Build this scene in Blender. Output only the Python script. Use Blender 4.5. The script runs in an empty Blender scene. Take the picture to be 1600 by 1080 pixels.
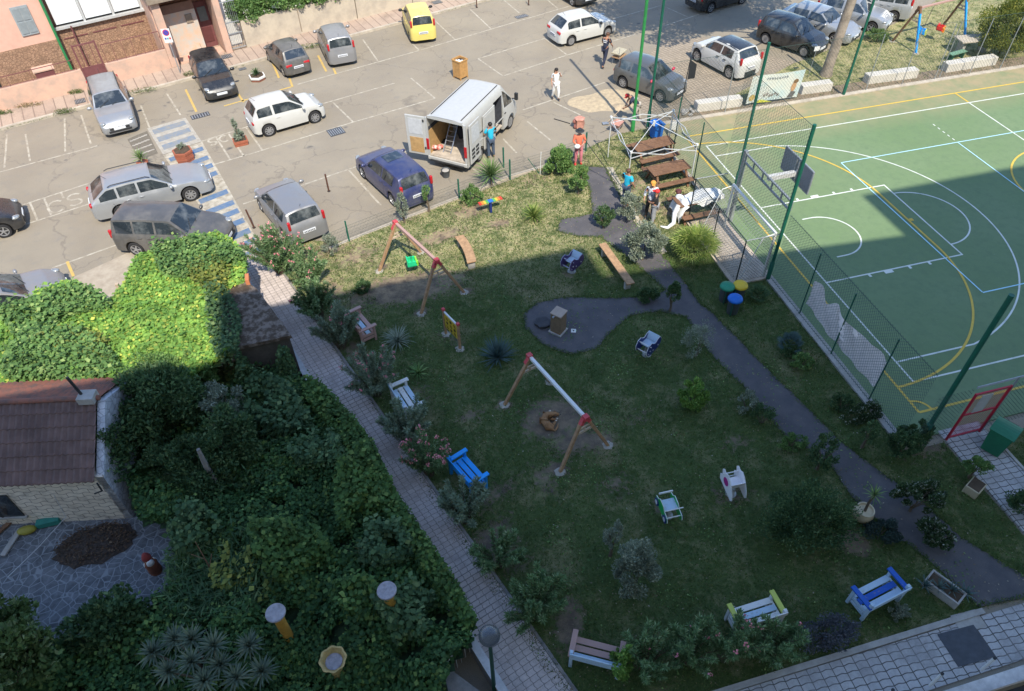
import bpy, bmesh, math, random
import numpy as np
from mathutils import Vector, Matrix
R_ = math.radians
sc = bpy.context.scene
# ------------------------------------------------------------------ camera
W_PX, H_PX = 1600.0, 1080.0
CF = 1147.52                       # focal length in pixels of a 1600 px wide frame
CR = np.array([[0.9646831, -0.2629059, -0.0163404], [-0.1990839, -0.6870685, -0.6987864], [0.1724881, 0.6773605, -0.7151437]])
CC = np.array([-16.2272, -11.7495, 17.8926])
cam = bpy.data.cameras.new('camera'); cam_o = bpy.data.objects.new('camera', cam)
sc.collection.objects.link(cam_o); sc.camera = cam_o
cam.sensor_width = 36.0; cam.lens = CF/1600*36.0; cam.clip_start = .05; cam.clip_end = 400
_m = Matrix(((CR[0][0], -CR[1][0], -CR[2][0], CC[0]), (CR[0][1], -CR[1][1], -CR[2][1], CC[1]),
             (CR[0][2], -CR[1][2], -CR[2][2], CC[2]), (0, 0, 0, 1)))
cam_o.matrix_world = _m
# ------------------------------------------------------------------ sky and sun
SUN_EL, SUN_AZ = 52.0, 92.5        # shadows fall towards SUN_AZ (degrees from +x)
wd = bpy.data.worlds.new('World'); sc.world = wd; wd.use_nodes = True
wn = wd.node_tree; sky = wn.nodes.new('ShaderNodeTexSky'); sky.sky_type = 'NISHITA'; sky.sun_disc = False
sky.sun_elevation = R_(SUN_EL)
# direction towards the sun is SUN_AZ+180; nishita rotation 0 is +y, clockwise
_a = SUN_AZ+180
sky.sun_rotation = R_((90-_a) % 360)
sky.air_density = 1.0; sky.dust_density = .3; sky.ozone_density = 3.0
wn.links.new(sky.outputs[0], wn.nodes['Background'].inputs[0]); wn.nodes['Background'].inputs[1].default_value = .15
sl = bpy.data.lights.new('sun', 'SUN'); sl.energy = 2.95; sl.angle = R_(.5); sl.color = (1, .925, .79)
so = bpy.data.objects.new('sun', sl); sc.collection.objects.link(so)
_d = Vector((math.cos(R_(SUN_AZ))*math.cos(R_(SUN_EL)), math.sin(R_(SUN_AZ))*math.cos(R_(SUN_EL)), -math.sin(R_(SUN_EL))))
so.rotation_euler = _d.to_track_quat('-Z', 'Y').to_euler(); so.location = (0, -30, 40)
sc.view_settings.view_transform = 'Standard'; sc.view_settings.look = 'None'
sc.view_settings.exposure = 1.14; sc.view_settings.gamma = 1
random.seed(7); rng = np.random.default_rng(11)

def G(u, v, z=0.0):                # point of the photograph -> place on the horizontal plane at height z
    d = CR.T @ np.array([(u-800)/CF, (v-540)/CF, 1.0]); t = (z-CC[2])/d[2]
    q = CC+t*d
    return float(q[0]), float(q[1])
def G3(u, v, z=0.0):
    x, y = G(u, v, z); return Vector((x, y, z))

# ------------------------------------------------------------------ materials
MC = {}
def M(name, col, rough=.75, metal=0., var=.12, scale=6., bump=0., bscale=40., col2=None, c2=(.45, .6), spec=.4, coat=0., trans=None):
    if name in MC: return MC[name]
    m = bpy.data.materials.new(name); m.use_nodes = True; nt = m.node_tree; N = nt.nodes; L = nt.links
    b = N['Principled BSDF']; b.inputs['Roughness'].default_value = rough; b.inputs['Metallic'].default_value = metal
    b.inputs['Specular IOR Level'].default_value = spec; b.inputs['Coat Weight'].default_value = coat
    tc = N.new('ShaderNodeTexCoord'); nz = N.new('ShaderNodeTexNoise'); nz.inputs['Scale'].default_value = scale
    nz.inputs['Detail'].default_value = 6; nz.inputs['Roughness'].default_value = .65
    L.new(tc.outputs['Object'], nz.inputs['Vector'])
    r = N.new('ShaderNodeValToRGB'); e = r.color_ramp.elements
    c = col; lo = tuple(max(0, x*(1-var)) for x in c); hi = tuple(min(1, x*(1+var)) for x in c)
    if col2 is None:
        e[0].position = .3; e[1].position = .7; e[0].color = (*lo, 1); e[1].color = (*hi, 1)
    else:
        e[0].position = c2[0]; e[1].position = c2[1]; e[0].color = (*c, 1); e[1].color = (*col2, 1)
    L.new(nz.outputs[0], r.inputs[0]); L.new(r.outputs[0], b.inputs['Base Color'])
    if bump > 0:
        n2 = N.new('ShaderNodeTexNoise'); n2.inputs['Scale'].default_value = bscale; n2.inputs['Detail'].default_value = 4
        L.new(tc.outputs['Object'], n2.inputs['Vector'])
        bp = N.new('ShaderNodeBump'); bp.inputs['Strength'].default_value = bump; bp.inputs['Distance'].default_value = .02
        L.new(n2.outputs[0], bp.inputs['Height']); L.new(bp.outputs[0], b.inputs['Normal'])
    m.diffuse_color = (*col, 1); MC[name] = m
    return m
def nd(nt, t, **k):
    n = nt.nodes.new(t)
    for a, b in k.items(): setattr(n, a, b)
    return n
def mixrgb(nt, fac, a, b, mode='MIX'):
    n = nt.nodes.new('ShaderNodeMix'); n.data_type = 'RGBA'; n.blend_type = mode
    for i, v in ((0, fac), (6, a), (7, b)):
        if hasattr(v, 'is_linked'): nt.links.new(v, n.inputs[i])
        elif isinstance(v, (int, float)): n.inputs[i].default_value = v
        else: n.inputs[i].default_value = (*v, 1)
    return n.outputs[2]
def noise(nt, vec, scale, detail=5, rough=.6, lo=.4, hi=.6):
    n = nd(nt, 'ShaderNodeTexNoise'); n.inputs['Scale'].default_value = scale; n.inputs['Detail'].default_value = detail
    n.inputs['Roughness'].default_value = rough; nt.links.new(vec, n.inputs['Vector'])
    mr = nd(nt, 'ShaderNodeMapRange'); mr.inputs[1].default_value = lo; mr.inputs[2].default_value = hi
    nt.links.new(n.outputs[0], mr.inputs[0]); return mr.outputs[0]
def newmat(name, rough=.8):
    m = bpy.data.materials.new(name); m.use_nodes = True; nt = m.node_tree; b = nt.nodes['Principled BSDF']
    b.inputs['Roughness'].default_value = rough; b.inputs['Specular IOR Level'].default_value = .3
    tc = nd(nt, 'ShaderNodeTexCoord'); MC[name] = m
    return m, nt, b, tc.outputs['Object']
def bump(nt, b, h, s=.4, d=.02):
    bp = nd(nt, 'ShaderNodeBump'); bp.inputs['Strength'].default_value = s; bp.inputs['Distance'].default_value = d
    nt.links.new(h, bp.inputs['Height']); nt.links.new(bp.outputs[0], b.inputs['Normal'])
def leafmat(name, a, b_, c=None, rough=.68, transl=.28):
    if name in MC: return MC[name]
    m, nt, b, oc = newmat(name, rough); L = nt.links
    g = nd(nt, 'ShaderNodeNewGeometry'); r = nd(nt, 'ShaderNodeValToRGB'); e = r.color_ramp.elements
    e[0].color = (*a, 1); e[1].color = (*b_, 1); e[0].position = 0; e[1].position = .8
    if c: q = e.new(.95); q.color = (*c, 1)
    L.new(g.outputs['Random Per Island'], r.inputs[0])
    n = noise(nt, oc, 1.3, 3, .5, .35, .65)
    col = mixrgb(nt, n, r.outputs[0], mixrgb(nt, .6, r.outputs[0], tuple(x*.6 for x in a)))
    L.new(col, b.inputs['Base Color'])
    t = nd(nt, 'ShaderNodeBsdfTranslucent'); L.new(col, t.inputs[0]); ms = nd(nt, 'ShaderNodeMixShader'); ms.inputs[0].default_value = transl
    L.new(b.outputs[0], ms.inputs[1]); L.new(t.outputs[0], ms.inputs[2]); L.new(ms.outputs[0], nt.nodes['Material Output'].inputs[0])
    return m
def glassmat(name='car_glass', col=(.02, .03, .035)):
    if name in MC: return MC[name]
    m = M(name, (.018, .024, .028), .05, 0, .3, 1.9, spec=.9, col2=(.12, .13, .13), c2=(.48, .68)); return m
# ------------------------------------------------------------------ mesh builder
class MB:
    def __init__(s): s.v = []; s.f = []
    def add(s, vs, fs):
        o = len(s.v); s.v += [tuple(map(float, q)) for q in vs]; s.f += [tuple(i+o for i in f) for f in fs]; return s
    def box(s, c, d, rz=0, mat=None):
        x, y, z = (q/2 for q in d)
        P = [Vector(q) for q in ((-x,-y,-z),(x,-y,-z),(x,y,-z),(-x,y,-z),(-x,-y,z),(x,-y,z),(x,y,z),(-x,y,z))]
        r = mat if mat is not None else Matrix.Rotation(rz, 3, 'Z')
        return s.add([r @ p+Vector(c) for p in P], [(0,3,2,1),(4,5,6,7),(0,1,5,4),(1,2,6,5),(2,3,7,6),(3,0,4,7)])
    def beam(s, a, b, w, h, up=(0, 0, 1)):
        a = Vector(a); b = Vector(b); d = b-a; L = d.length
        if L < 1e-6: return s
        x = d/L; u = Vector(up)
        if abs(x.dot(u)) > .98: u = Vector((0, 1, 0))
        y = u.cross(x).normalized(); z = x.cross(y)
        return s.box((a+b)/2, (L, w, h), mat=Matrix((x, y, z)).transposed())
    def cyl(s, a, b, r0, r1=None, n=10, cap=True):
        r1 = r0 if r1 is None else r1
        return s.tube([a, b], [r0, r1], n, cap)
    def tube(s, pts, rad, n=8, cap=True):
        P = [Vector(p) for p in pts]; k = len(P)
        if not hasattr(rad, '__len__'): rad = [rad]*k
        vs = []; ref = None
        for i, p in enumerate(P):
            t = (P[min(i+1, k-1)]-P[max(i-1, 0)])
            t = t.normalized() if t.length > 1e-9 else Vector((0, 0, 1))
            if ref is None: ref = Vector((1, 0, 0)) if abs(t.x) < .9 else Vector((0, 1, 0))
            a = (ref-t*ref.dot(t))
            a = a.normalized() if a.length > 1e-6 else t.orthogonal().normalized()
            ref = a; b = t.cross(a)
            for j in range(n):
                q = 2*math.pi*j/n; vs.append(p+a*math.cos(q)*rad[i]+b*math.sin(q)*rad[i])
        fs = []
        for i in range(k-1):
            for j in range(n):
                j2 = (j+1) % n; fs.append((i*n+j, i*n+j2, (i+1)*n+j2, (i+1)*n+j))
        if cap: fs += [tuple(range(n-1, -1, -1)), tuple(range((k-1)*n, k*n))]
        return s.add(vs, fs)
    def lathe(s, prof, c=(0, 0, 0), n=16, axis='z', wob=0):
        vs = []
        for k, (r, z) in enumerate(prof):
            for j in range(n):
                a = 2*math.pi*j/n; rr = r*(1+(wob*math.cos(a*8) if wob else 0)); x, y = rr*math.cos(a), rr*math.sin(a)
                p = (x, y, z) if axis == 'z' else ((x, z, y) if axis == 'y' else (z, x, y))
                vs.append((p[0]+c[0], p[1]+c[1], p[2]+c[2]))
        k = len(prof); fs = [(i*n+j, i*n+(j+1) % n, (i+1)*n+(j+1) % n, (i+1)*n+j) for i in range(k-1) for j in range(n)]
        if prof[0][0] > 1e-4: fs.append(tuple(range(n-1, -1, -1)))
        if prof[-1][0] > 1e-4: fs.append(tuple(range((k-1)*n, k*n)))
        return s.add(vs, fs)
    def ell(s, c, r, n=10, m=6, rz=0):
        vs = []; R = Matrix.Rotation(rz, 3, 'Z')
        for i in range(m+1):
            t = math.pi*i/m
            for j in range(n):
                a = 2*math.pi*j/n
                vs.append(R @ Vector((r[0]*math.sin(t)*math.cos(a), r[1]*math.sin(t)*math.sin(a), r[2]*math.cos(t)))+Vector(c))
        return s.add(vs, [(i*n+j, (i+1)*n+j, (i+1)*n+(j+1) % n, i*n+(j+1) % n) for i in range(m) for j in range(n)])
    def prism(s, poly, z0, z1, T=None):
        T = T or (lambda x, y, z: (x, y, z)); n = len(poly)
        return s.add([T(x, y, z0) for x, y in poly]+[T(x, y, z1) for x, y in poly],
                     [tuple(range(n-1, -1, -1)), tuple(range(n, 2*n))]+[(i, (i+1) % n, n+(i+1) % n, n+i) for i in range(n)])
    def grid(s, P):   # P[i][j] points
        a = len(P); b = len(P[0])
        return s.add([q for r in P for q in r], [(i*b+j, i*b+j+1, (i+1)*b+j+1, (i+1)*b+j) for i in range(a-1) for j in range(b-1)])
    def build(s, name, m, parent=None, smooth=None, loc=None, bev=0):
        me = bpy.data.meshes.new(name); me.from_pydata(s.v, [], s.f); me.validate()
        bm = bmesh.new(); bm.from_mesh(me); bmesh.ops.remove_doubles(bm, verts=bm.verts, dist=1e-5)
        bmesh.ops.recalc_face_normals(bm, faces=bm.faces)
        ng = [f for f in bm.faces if len(f.verts) > 4]
        if bev:
            try: bmesh.ops.bevel(bm, geom=[e for e in bm.edges if e.is_manifold and e.calc_face_angle(0) > .6], offset=bev, segments=2, affect='EDGES', profile=.5)
            except Exception: pass
        bm.to_mesh(me); bm.free()
        if smooth is not None:
            me.polygons.foreach_set('use_smooth', [True]*len(me.polygons)); me.set_sharp_from_angle(angle=R_(smooth))
        me.materials.append(m); o = bpy.data.objects.new(name, me); sc.collection.objects.link(o)
        if parent: o.parent = parent
        if loc is not None: o.location = loc
        return o
def npmesh(name, V, F, m, parent=None, loc=None, smooth=False):      # V (n,3), F (k,c) numpy
    me = bpy.data.meshes.new(name); V = np.asarray(V, np.float32); F = np.asarray(F, np.int32); k, c = F.shape
    me.vertices.add(len(V)); me.vertices.foreach_set('co', V.ravel()); me.loops.add(k*c); me.loops.foreach_set('vertex_index', F.ravel())
    me.polygons.add(k); me.polygons.foreach_set('loop_start', np.arange(0, k*c, c, dtype=np.int32))
    if smooth: me.polygons.foreach_set('use_smooth', np.ones(k, bool))
    me.update(calc_edges=True); me.materials.append(m)
    o = bpy.data.objects.new(name, me); sc.collection.objects.link(o)
    if parent: o.parent = parent
    if loc is not None: o.location = loc
    return o
def tag(o, label=None, cat=None, group=None, kind=None):
    if label: o['label'] = label
    if cat: o['category'] = cat
    if group: o['group'] = group
    if kind: o['kind'] = kind
    return o
def thing(name, label, cat, loc=(0, 0, 0), rz=0, group=None):
    o = bpy.data.objects.new(name, None); o.empty_display_size = .2; sc.collection.objects.link(o)
    o.location = (loc[0], loc[1], loc[2] if len(loc) > 2 else 0); o.rotation_euler = (0, 0, rz)
    return tag(o, label, cat, group)
def dup(r, loc, rz=0, label=None, group=None):
    def cp(o, par):
        c = o.copy(); sc.collection.objects.link(c); c.parent = par
        for ch in o.children: cp(ch, c)
        return c
    c = cp(r, None); c.location = (loc[0], loc[1], loc[2] if len(loc) > 2 else 0); c.rotation_euler = (0, 0, rz)
    if label: c['label'] = label
    if group: c['group'] = group
    return c
def ragged(poly, step=.16, j=.035):
    o = []
    for i in range(len(poly)):
        a, b = poly[i], poly[(i+1) % len(poly)]; L = math.hypot(b[0]-a[0], b[1]-a[1]); n = max(1, int(L/step))
        for k in range(n):
            t = k/n; w = j*(.35*math.sin(5*t*L+i)+.6*random.uniform(-1, 1)); o.append((a[0]+(b[0]-a[0])*t-(b[1]-a[1])/L*w, a[1]+(b[1]-a[1])*t+(b[0]-a[0])/L*w))
    return o
def poly_px(px, z=0): return [G(u, v, z) for u, v in px]
def sheet(name, poly, z, m, th=0, kind='structure', label=None, cat=None, group=None):
    bm = bmesh.new(); vs = [bm.verts.new((x, y, z)) for x, y in poly]; f = bm.faces.new(vs)
    if f.normal.z < 0: f.normal_flip()
    bm.normal_update()
    if f.normal.z < 0: f.normal_flip()
    if th:
        r = bmesh.ops.extrude_face_region(bm, geom=[f]); 
        bmesh.ops.translate(bm, verts=[q for q in r['geom'] if isinstance(q, bmesh.types.BMVert)], vec=(0, 0, -th))
        bmesh.ops.recalc_face_normals(bm, faces=bm.faces)
    bmesh.ops.triangulate(bm, faces=bm.faces)
    me = bpy.data.meshes.new(name); bm.to_mesh(me); bm.free(); me.materials.append(m)
    o = bpy.data.objects.new(name, me); sc.collection.objects.link(o)
    if kind: o['kind'] = kind
    return tag(o, label, cat, group)
def inpoly(x, y, poly):
    x = np.asarray(x, float); y = np.asarray(y, float); c = np.zeros(x.shape, bool); n = len(poly)
    for i in range(n):
        x0, y0 = poly[i]; x1, y1 = poly[i-1]
        with np.errstate(divide='ignore', invalid='ignore'):
            q = ((y0 > y) != (y1 > y)) & (x < (x1-x0)*(y-y0)/(y1-y0+1e-12)+x0)
        c ^= q
    return c
# ------------------------------------------------------------------ foliage
def unit(a): return a/np.maximum(np.linalg.norm(a, axis=-1, keepdims=True), 1e-9)
def leafquads(C, D, L, Wd, up=None, fold=.25, droop=0.):
    # C centres, D leaf directions, L lengths, Wd widths -> 4-vertex leaves
    n = len(C); D = unit(D)
    r = up if up is not None else rng.normal(size=(n, 3))
    S = unit(np.cross(D, r)); N = np.cross(S, D); L = np.broadcast_to(np.asarray(L, float), (n,))[:, None]; Wd = np.broadcast_to(np.asarray(Wd, float), (n,))[:, None]
    a = C-D*L*.5; b = C+D*L*.5-N*droop*L
    m1 = C+S*Wd*.5+N*fold*Wd*.5; m2 = C-S*Wd*.5+N*fold*Wd*.5
    V = np.stack([a, m1, b, m2], 1).reshape(-1, 3); F = np.arange(4*n).reshape(n, 4)
    return V, F
def cat_vf(lst):
    Vs = []; Fs = []; o = 0
    for V, F in lst: Vs.append(V); Fs.append(F+o); o += len(V)
    return np.concatenate(Vs), np.concatenate(Fs)
def ball(n, r=1.0):
    return unit(rng.normal(size=(n, 3)))*(rng.random((n, 1))**(1/3.))*r
def clumpy(n, rad, nc=14, cr=.35, shell=.55):
    # points in leaf clumps spread through an ellipsoid; uneven outline with gaps
    cc = unit(rng.normal(size=(nc, 3)))*(shell+(1-shell)*rng.random((nc, 1)))
    cc[:, 2] = np.where(cc[:, 2] < -.55, -cc[:, 2], cc[:, 2]); k = rng.integers(0, nc, n)
    sz = .6+.7*rng.random(nc); o = ball(n)*cr*sz[k][:, None]; P = (cc[k]+o)*np.asarray(rad); return P, unit(o+.25*cc[k]+1e-6)
def bush(name, label, cat, loc, rad, n=1500, leaf=(.09, .05), mat=None, group=None, nc=14, cr=.38, stems=5, trunk=0., fl=None, zc=None, stemm=None, upb=.4, flat=False):
    """bush or small tree: several stems and a crown of leaf-sized faces"""
    t = thing(name, label, cat, (loc[0], loc[1], 0), 0, group)
    rad = np.asarray(rad, float); zc = trunk+rad[2]*.95 if zc is None else zc
    P, O = clumpy(n, rad, nc, cr); P[:, 2] += zc; P[:, 2] = np.maximum(P[:, 2], .04)
    D = unit(O*.8+rng.normal(size=(n, 3))*.6+np.array([0, 0, upb])); s = .65+.7*rng.random(n)
    V, F = leafquads(P, D, leaf[0]*s, leaf[1]*s)
    npmesh('crown' if trunk else 'foliage', V, F, mat, t)
    mb = MB()
    if trunk: mb.tube([(0, 0, 0), (.03, .02, trunk*.6), (0, 0, trunk+rad[2]*.3)], [.045+.02*trunk, .035+.01*trunk, .02], 7)
    for i in range(stems):
        a = random.random()*6.28; e = (rad[0]*.6*math.cos(a), rad[1]*.6*math.sin(a), zc+rad[2]*(random.random()*.6-.1)); z0 = trunk*.8
        mb.tube([(0.02*math.cos(a), .02*math.sin(a), z0), (e[0]*.4, e[1]*.4, z0+(e[2]-z0)*.55), e], [.018, .012, .005], 5)
    mb.build('trunk' if trunk else 'stems', stemm or M('bark', (.13, .10, .07), .9, var=.3), t)
    if fl:
        k = fl[0]; Q, O2 = clumpy(k, rad*1.04, nc, .2, .85); Q[:, 2] = np.abs(Q[:, 2])+zc*.9
        vf = []
        for q in range(5):
            vf.append(leafquads(Q+rng.normal(size=Q.shape)*.02, rng.normal(size=Q.shape), .05, .045))
        V, F = cat_vf(vf); npmesh('flowers', V, F, fl[1], t)
    return t
def oleander(label, loc, rad, n=1400, fl=0, group='oleander shrubs along the paved walkway', h=None, pink=None, mat=None):
    t = thing('oleander', label, 'shrub', (loc[0], loc[1], 0), 0, group); rad = np.asarray(rad, float); H = rad[2]*2
    ns = max(10, int(26*rad[0]*rad[1]/.5)); mb = MB(); Cs = []; Ds = []; tips = []
    for i in range(ns):
        a = random.random()*6.283; r = math.sqrt(random.random()); hh = H*(.55+.45*random.random())*(1-.25*r*r)
        tip = Vector((rad[0]*r*math.cos(a), rad[1]*r*math.sin(a), hh)); b0 = Vector((.1*math.cos(a), .1*math.sin(a), 0)); mid = (b0+tip)*.5+Vector((-.1*math.cos(a), -.1*math.sin(a), .08*H))
        mb.tube([b0, mid, tip], [.014, .01, .005], 4); tips.append(tip)
        k = n//ns; u = .25+.75*rng.random(k)**.7; 
        p = np.outer((1-u)**2, b0)+np.outer(2*u*(1-u), mid)+np.outer(u*u, tip); d = unit(np.array(tip-mid))
        rad_ = unit(rng.normal(size=(k, 3))); dd = unit(rad_+d*.8+np.array([0, 0, .2])); L = .10+.07*rng.random(k)
        Cs.append(p+dd*L[:, None]*.5); Ds.append(np.c_[dd, L])
    C = np.concatenate(Cs); D = np.concatenate(Ds); V, F = leafquads(C, D[:, :3], D[:, 3], .028, fold=.1)
    npmesh('foliage', V, F, mat or MC['leaf_oleander'], t); mb.build('stems', M('bark', (.13, .10, .07), .9, var=.3), t)
    if fl:
        pts = np.array([tips[i % len(tips)] for i in range(fl)])+rng.normal(size=(fl, 3))*.04+np.array([0, 0, .05]); vf = []
        for q in range(7): vf.append(leafquads(pts+rng.normal(size=pts.shape)*.028, rng.normal(size=pts.shape), .055, .05))
        V, F = cat_vf(vf); npmesh('flowers', V, F, pink or MC['flower_pink'], t)
    return t
def rosette(name, label, cat, loc, r, n, w, mat, group=None, stem=0., bend=.5, upmin=.1, pet=3):
    """sword-leaved rosette (yucca, agave, cordyline): each blade a tapering bent strip"""
    t = thing(name, label, cat, loc, random.random()*6, group); V = []; F = []; o = 0
    for i in range(n):
        a = 2.399*i+random.random()*.3; e = upmin+(1.5-upmin)*(1-i/n)**.8+random.uniform(-.1, .1); L = r*(.75+.3*random.random())
        p = np.array([0, 0, stem]); h = np.array([math.cos(a), math.sin(a), 0]); sd = np.array([-math.sin(a), math.cos(a), 0])
        segs = 4
        for k in range(segs+1):
            ww = w*(.55, 1, .85, .5, .03)[k]; V += [p+sd*ww/2, p-sd*ww/2+np.array([0, 0, .004])]
            p = p+(h*math.cos(e)+np.array([0, 0, math.sin(e)]))*L/segs; e -= bend*(.2+k*.22)
        F += [(o+2*k, o+2*k+1, o+2*k+3, o+2*k+2) for k in range(segs)]; o += 2*(segs+1)
    npmesh('leaves', V, F, mat, t)
    if stem > .02: MB().tube([(0, 0, 0), (.03, .01, stem*.5), (0, 0, stem+.03)], [.04, .035, .04], 7).build('stem', M('bark', (.13, .10, .07), .9, var=.3), t)
    return t
def fanpalm(label, loc, r, nf, mat, h=.3):
    t = thing('fan_palm', label, 'palm', loc, 0, 'fan palms on the lawn'); V = []; F = []; o = 0; mb = MB()
    for i in range(nf):
        a = 2.399*i+random.random()*.4; e = .25+1.1*(1-i/nf); L = r*(.45+.25*random.random())
        hd = Vector((math.cos(a)*math.cos(e), math.sin(a)*math.cos(e), math.sin(e))); b0 = Vector((0, 0, h)); c = b0+hd*L
        mb.tube([b0, c], [.012, .008], 4); sd = hd.cross(Vector((0, 0, 1))).normalized(); up = sd.cross(hd)
        k = 16
        for j in range(k):
            q = (j/(k-1)-.5)*3.4; d = hd*math.cos(q)+sd*math.sin(q); d = (d+up*.08*(j % 2)).normalized(); LL = r*(.42+.1*math.cos(q)); s2 = d.cross(up).normalized()*.018
            m_ = c+d*LL*.55; tip = c+d*LL-Vector((0, 0, LL*.22))
            V += [c, m_+s2, tip, m_-s2]; F.append((o, o+1, o+2, o+3)); o += 4
    npmesh('fronds', np.array(V), F, mat, t); mb.tube([(0, 0, 0), (0, 0, h)], [.13, .1], 9)
    mb.build('stalks', M('palm_stalk', (.10, .13, .05), .8, var=.3), t); return t

# ================================================================== materials of the setting
def mat_asphalt():
    m, nt, b, oc = newmat('asphalt', .9)
    a = mixrgb(nt, noise(nt, oc, .35, 6, .6, .38, .62), (.205, .172, .126), (.252, .214, .156))
    a = mixrgb(nt, noise(nt, oc, 2.2, 6, .7, .52, .75), a, (.18, .16, .135))
    a = mixrgb(nt, noise(nt, oc, 45, 3, .7, .35, .7), a, mixrgb(nt, .5, a, (.40, .36, .30)))
    v = nd(nt, 'ShaderNodeTexNoise'); v.inputs['Scale'].default_value = 1.1; v.inputs['Detail'].default_value = 2; nt.links.new(oc, v.inputs['Vector'])
    s = nd(nt, 'ShaderNodeMapRange'); s.inputs[1].default_value = .7; s.inputs[2].default_value = .78; nt.links.new(v.outputs[0], s.inputs[0])
    a = mixrgb(nt, s.outputs[0], a, (.10, .095, .09)); vo = nd(nt, 'ShaderNodeTexVoronoi', feature='DISTANCE_TO_EDGE'); vo.inputs['Scale'].default_value = .28; wn_ = nd(nt, 'ShaderNodeTexNoise'); wn_.inputs['Scale'].default_value = 1.4; wn_.inputs['Detail'].default_value = 5; nt.links.new(oc, wn_.inputs['Vector']); av = nd(nt, 'ShaderNodeVectorMath', operation='MULTIPLY_ADD'); av.inputs[1].default_value = (1.6, 1.6, 0); nt.links.new(wn_.outputs['Color'], av.inputs[0]); nt.links.new(oc, av.inputs[2]); nt.links.new(av.outputs[0], vo.inputs['Vector'])
    cr = nd(nt, 'ShaderNodeMapRange'); cr.inputs[1].default_value = .0; cr.inputs[2].default_value = .012; cr.inputs[3].default_value = .45; cr.inputs[4].default_value = 0; nt.links.new(vo.outputs[0], cr.inputs[0]); a = mixrgb(nt, cr.outputs[0], a, (.12, .105, .09))
    nt.links.new(a, b.inputs['Base Color'])
    n = noise(nt, oc, 90, 3, .7, .2, .8); bump(nt, b, n, .35, .01); return m
def mat_lawn():
    m, nt, b, oc = newmat('lawn', .95)
    at = nd(nt, 'ShaderNodeAttribute', attribute_name='soil')
    g = mixrgb(nt, noise(nt, oc, 1.2, 6, .65, .35, .65), (.085, .135, .04), (.14, .19, .06))
    g = mixrgb(nt, noise(nt, oc, 22, 5, .7, .3, .7), g, (.055, .085, .027))
    g = mixrgb(nt, noise(nt, oc, .9, 6, .78, .50, .66), g, (.235, .225, .11))
    g = mixrgb(nt, noise(nt, oc, .23, 5, .6, .58, .70), g, (.27, .235, .13))
    dry = nd(nt, 'ShaderNodeAttribute', attribute_name='dry'); dm = nd(nt, 'ShaderNodeMath', operation='MULTIPLY'); nt.links.new(dry.outputs['Fac'], dm.inputs[0]); nt.links.new(noise(nt, oc, 1.6, 6, .75, .36, .56), dm.inputs[1]); g = mixrgb(nt, dm.outputs[0], g, mixrgb(nt, noise(nt, oc, 6, 4, .7, .35, .65), (.36, .36, .15), (.46, .38, .22)))  # paler straw on the sunlit side: dry grass with sunlight painted in
    s = mixrgb(nt, noise(nt, oc, 1.9, 6, .75, .42, .6), mixrgb(nt, noise(nt, oc, 9, 5, .7, .3, .7), (.44, .33, .2), (.31, .235, .15)), (.15, .115, .085)); s = mixrgb(nt, dry.outputs['Fac'], mixrgb(nt, .55, s, (.13, .105, .085)), s)  # soil darkened off the sunlit side: building shade painted into its colour
    ns = nd(nt, 'ShaderNodeMath', operation='MULTIPLY_ADD'); ns.inputs[1].default_value = 1.2; nt.links.new(noise(nt, oc, 5, 5, .7, .2, .8), ns.inputs[0]); 
    ns.inputs[2].default_value = -.6
    ad = nd(nt, 'ShaderNodeMath', operation='ADD', use_clamp=True); nt.links.new(at.outputs['Fac'], ad.inputs[0]); nt.links.new(ns.outputs[0], ad.inputs[1])
    mr = nd(nt, 'ShaderNodeMapRange'); mr.inputs[1].default_value = .28; mr.inputs[2].default_value = .62; nt.links.new(ad.outputs[0], mr.inputs[0])
    nt.links.new(mixrgb(nt, mr.outputs[0], g, s), b.inputs['Base Color']); bump(nt, b, noise(nt, oc, 35, 5, .75, .2, .8), .9, .04); return m
def mat_court():
    m, nt, b, oc = newmat('court_surface', .85)
    g = mixrgb(nt, noise(nt, oc, .25, 5, .6, .35, .65), (.142, .215, .102), (.164, .233, .122))
    g = mixrgb(nt, noise(nt, oc, 3, 6, .7, .45, .75), g, (.128, .19, .10))
    g = mixrgb(nt, noise(nt, oc, 11, 6, .8, .60, .74), g, (.24, .26, .19))
    sp = nd(nt, 'ShaderNodeSeparateXYZ'); nt.links.new(oc, sp.inputs[0])
    mr = nd(nt, 'ShaderNodeMapRange'); mr.inputs[1].default_value = 13.8; mr.inputs[2].default_value = 16.8; nt.links.new(sp.outputs[1], mr.inputs[0])
    mx = nd(nt, 'ShaderNodeMapRange'); mx.inputs[1].default_value = 5; mx.inputs[2].default_value = -2; nt.links.new(sp.outputs[0], mx.inputs[0])
    my = nd(nt, 'ShaderNodeMapRange'); my.inputs[1].default_value = 9; my.inputs[2].default_value = 16; nt.links.new(sp.outputs[1], my.inputs[0])
    q = nd(nt, 'ShaderNodeMath', operation='MULTIPLY'); nt.links.new(mx.outputs[0], q.inputs[0]); nt.links.new(my.outputs[0], q.inputs[1])
    mm = nd(nt, 'ShaderNodeMath', operation='MAXIMUM'); nt.links.new(mr.outputs[0], mm.inputs[0]); nt.links.new(q.outputs[0], mm.inputs[1])
    n = nd(nt, 'ShaderNodeMath', operation='MULTIPLY'); nt.links.new(mm.outputs[0], n.inputs[0]); nt.links.new(noise(nt, oc, 1.1, 6, .7, .2, .6), n.inputs[1])
    g = mixrgb(nt, n.outputs[0], g, (.33, .27, .16)); nt.links.new(g, b.inputs['Base Color']); bump(nt, b, noise(nt, oc, 80, 2, .6, .2, .8), .15, .006); return m
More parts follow.
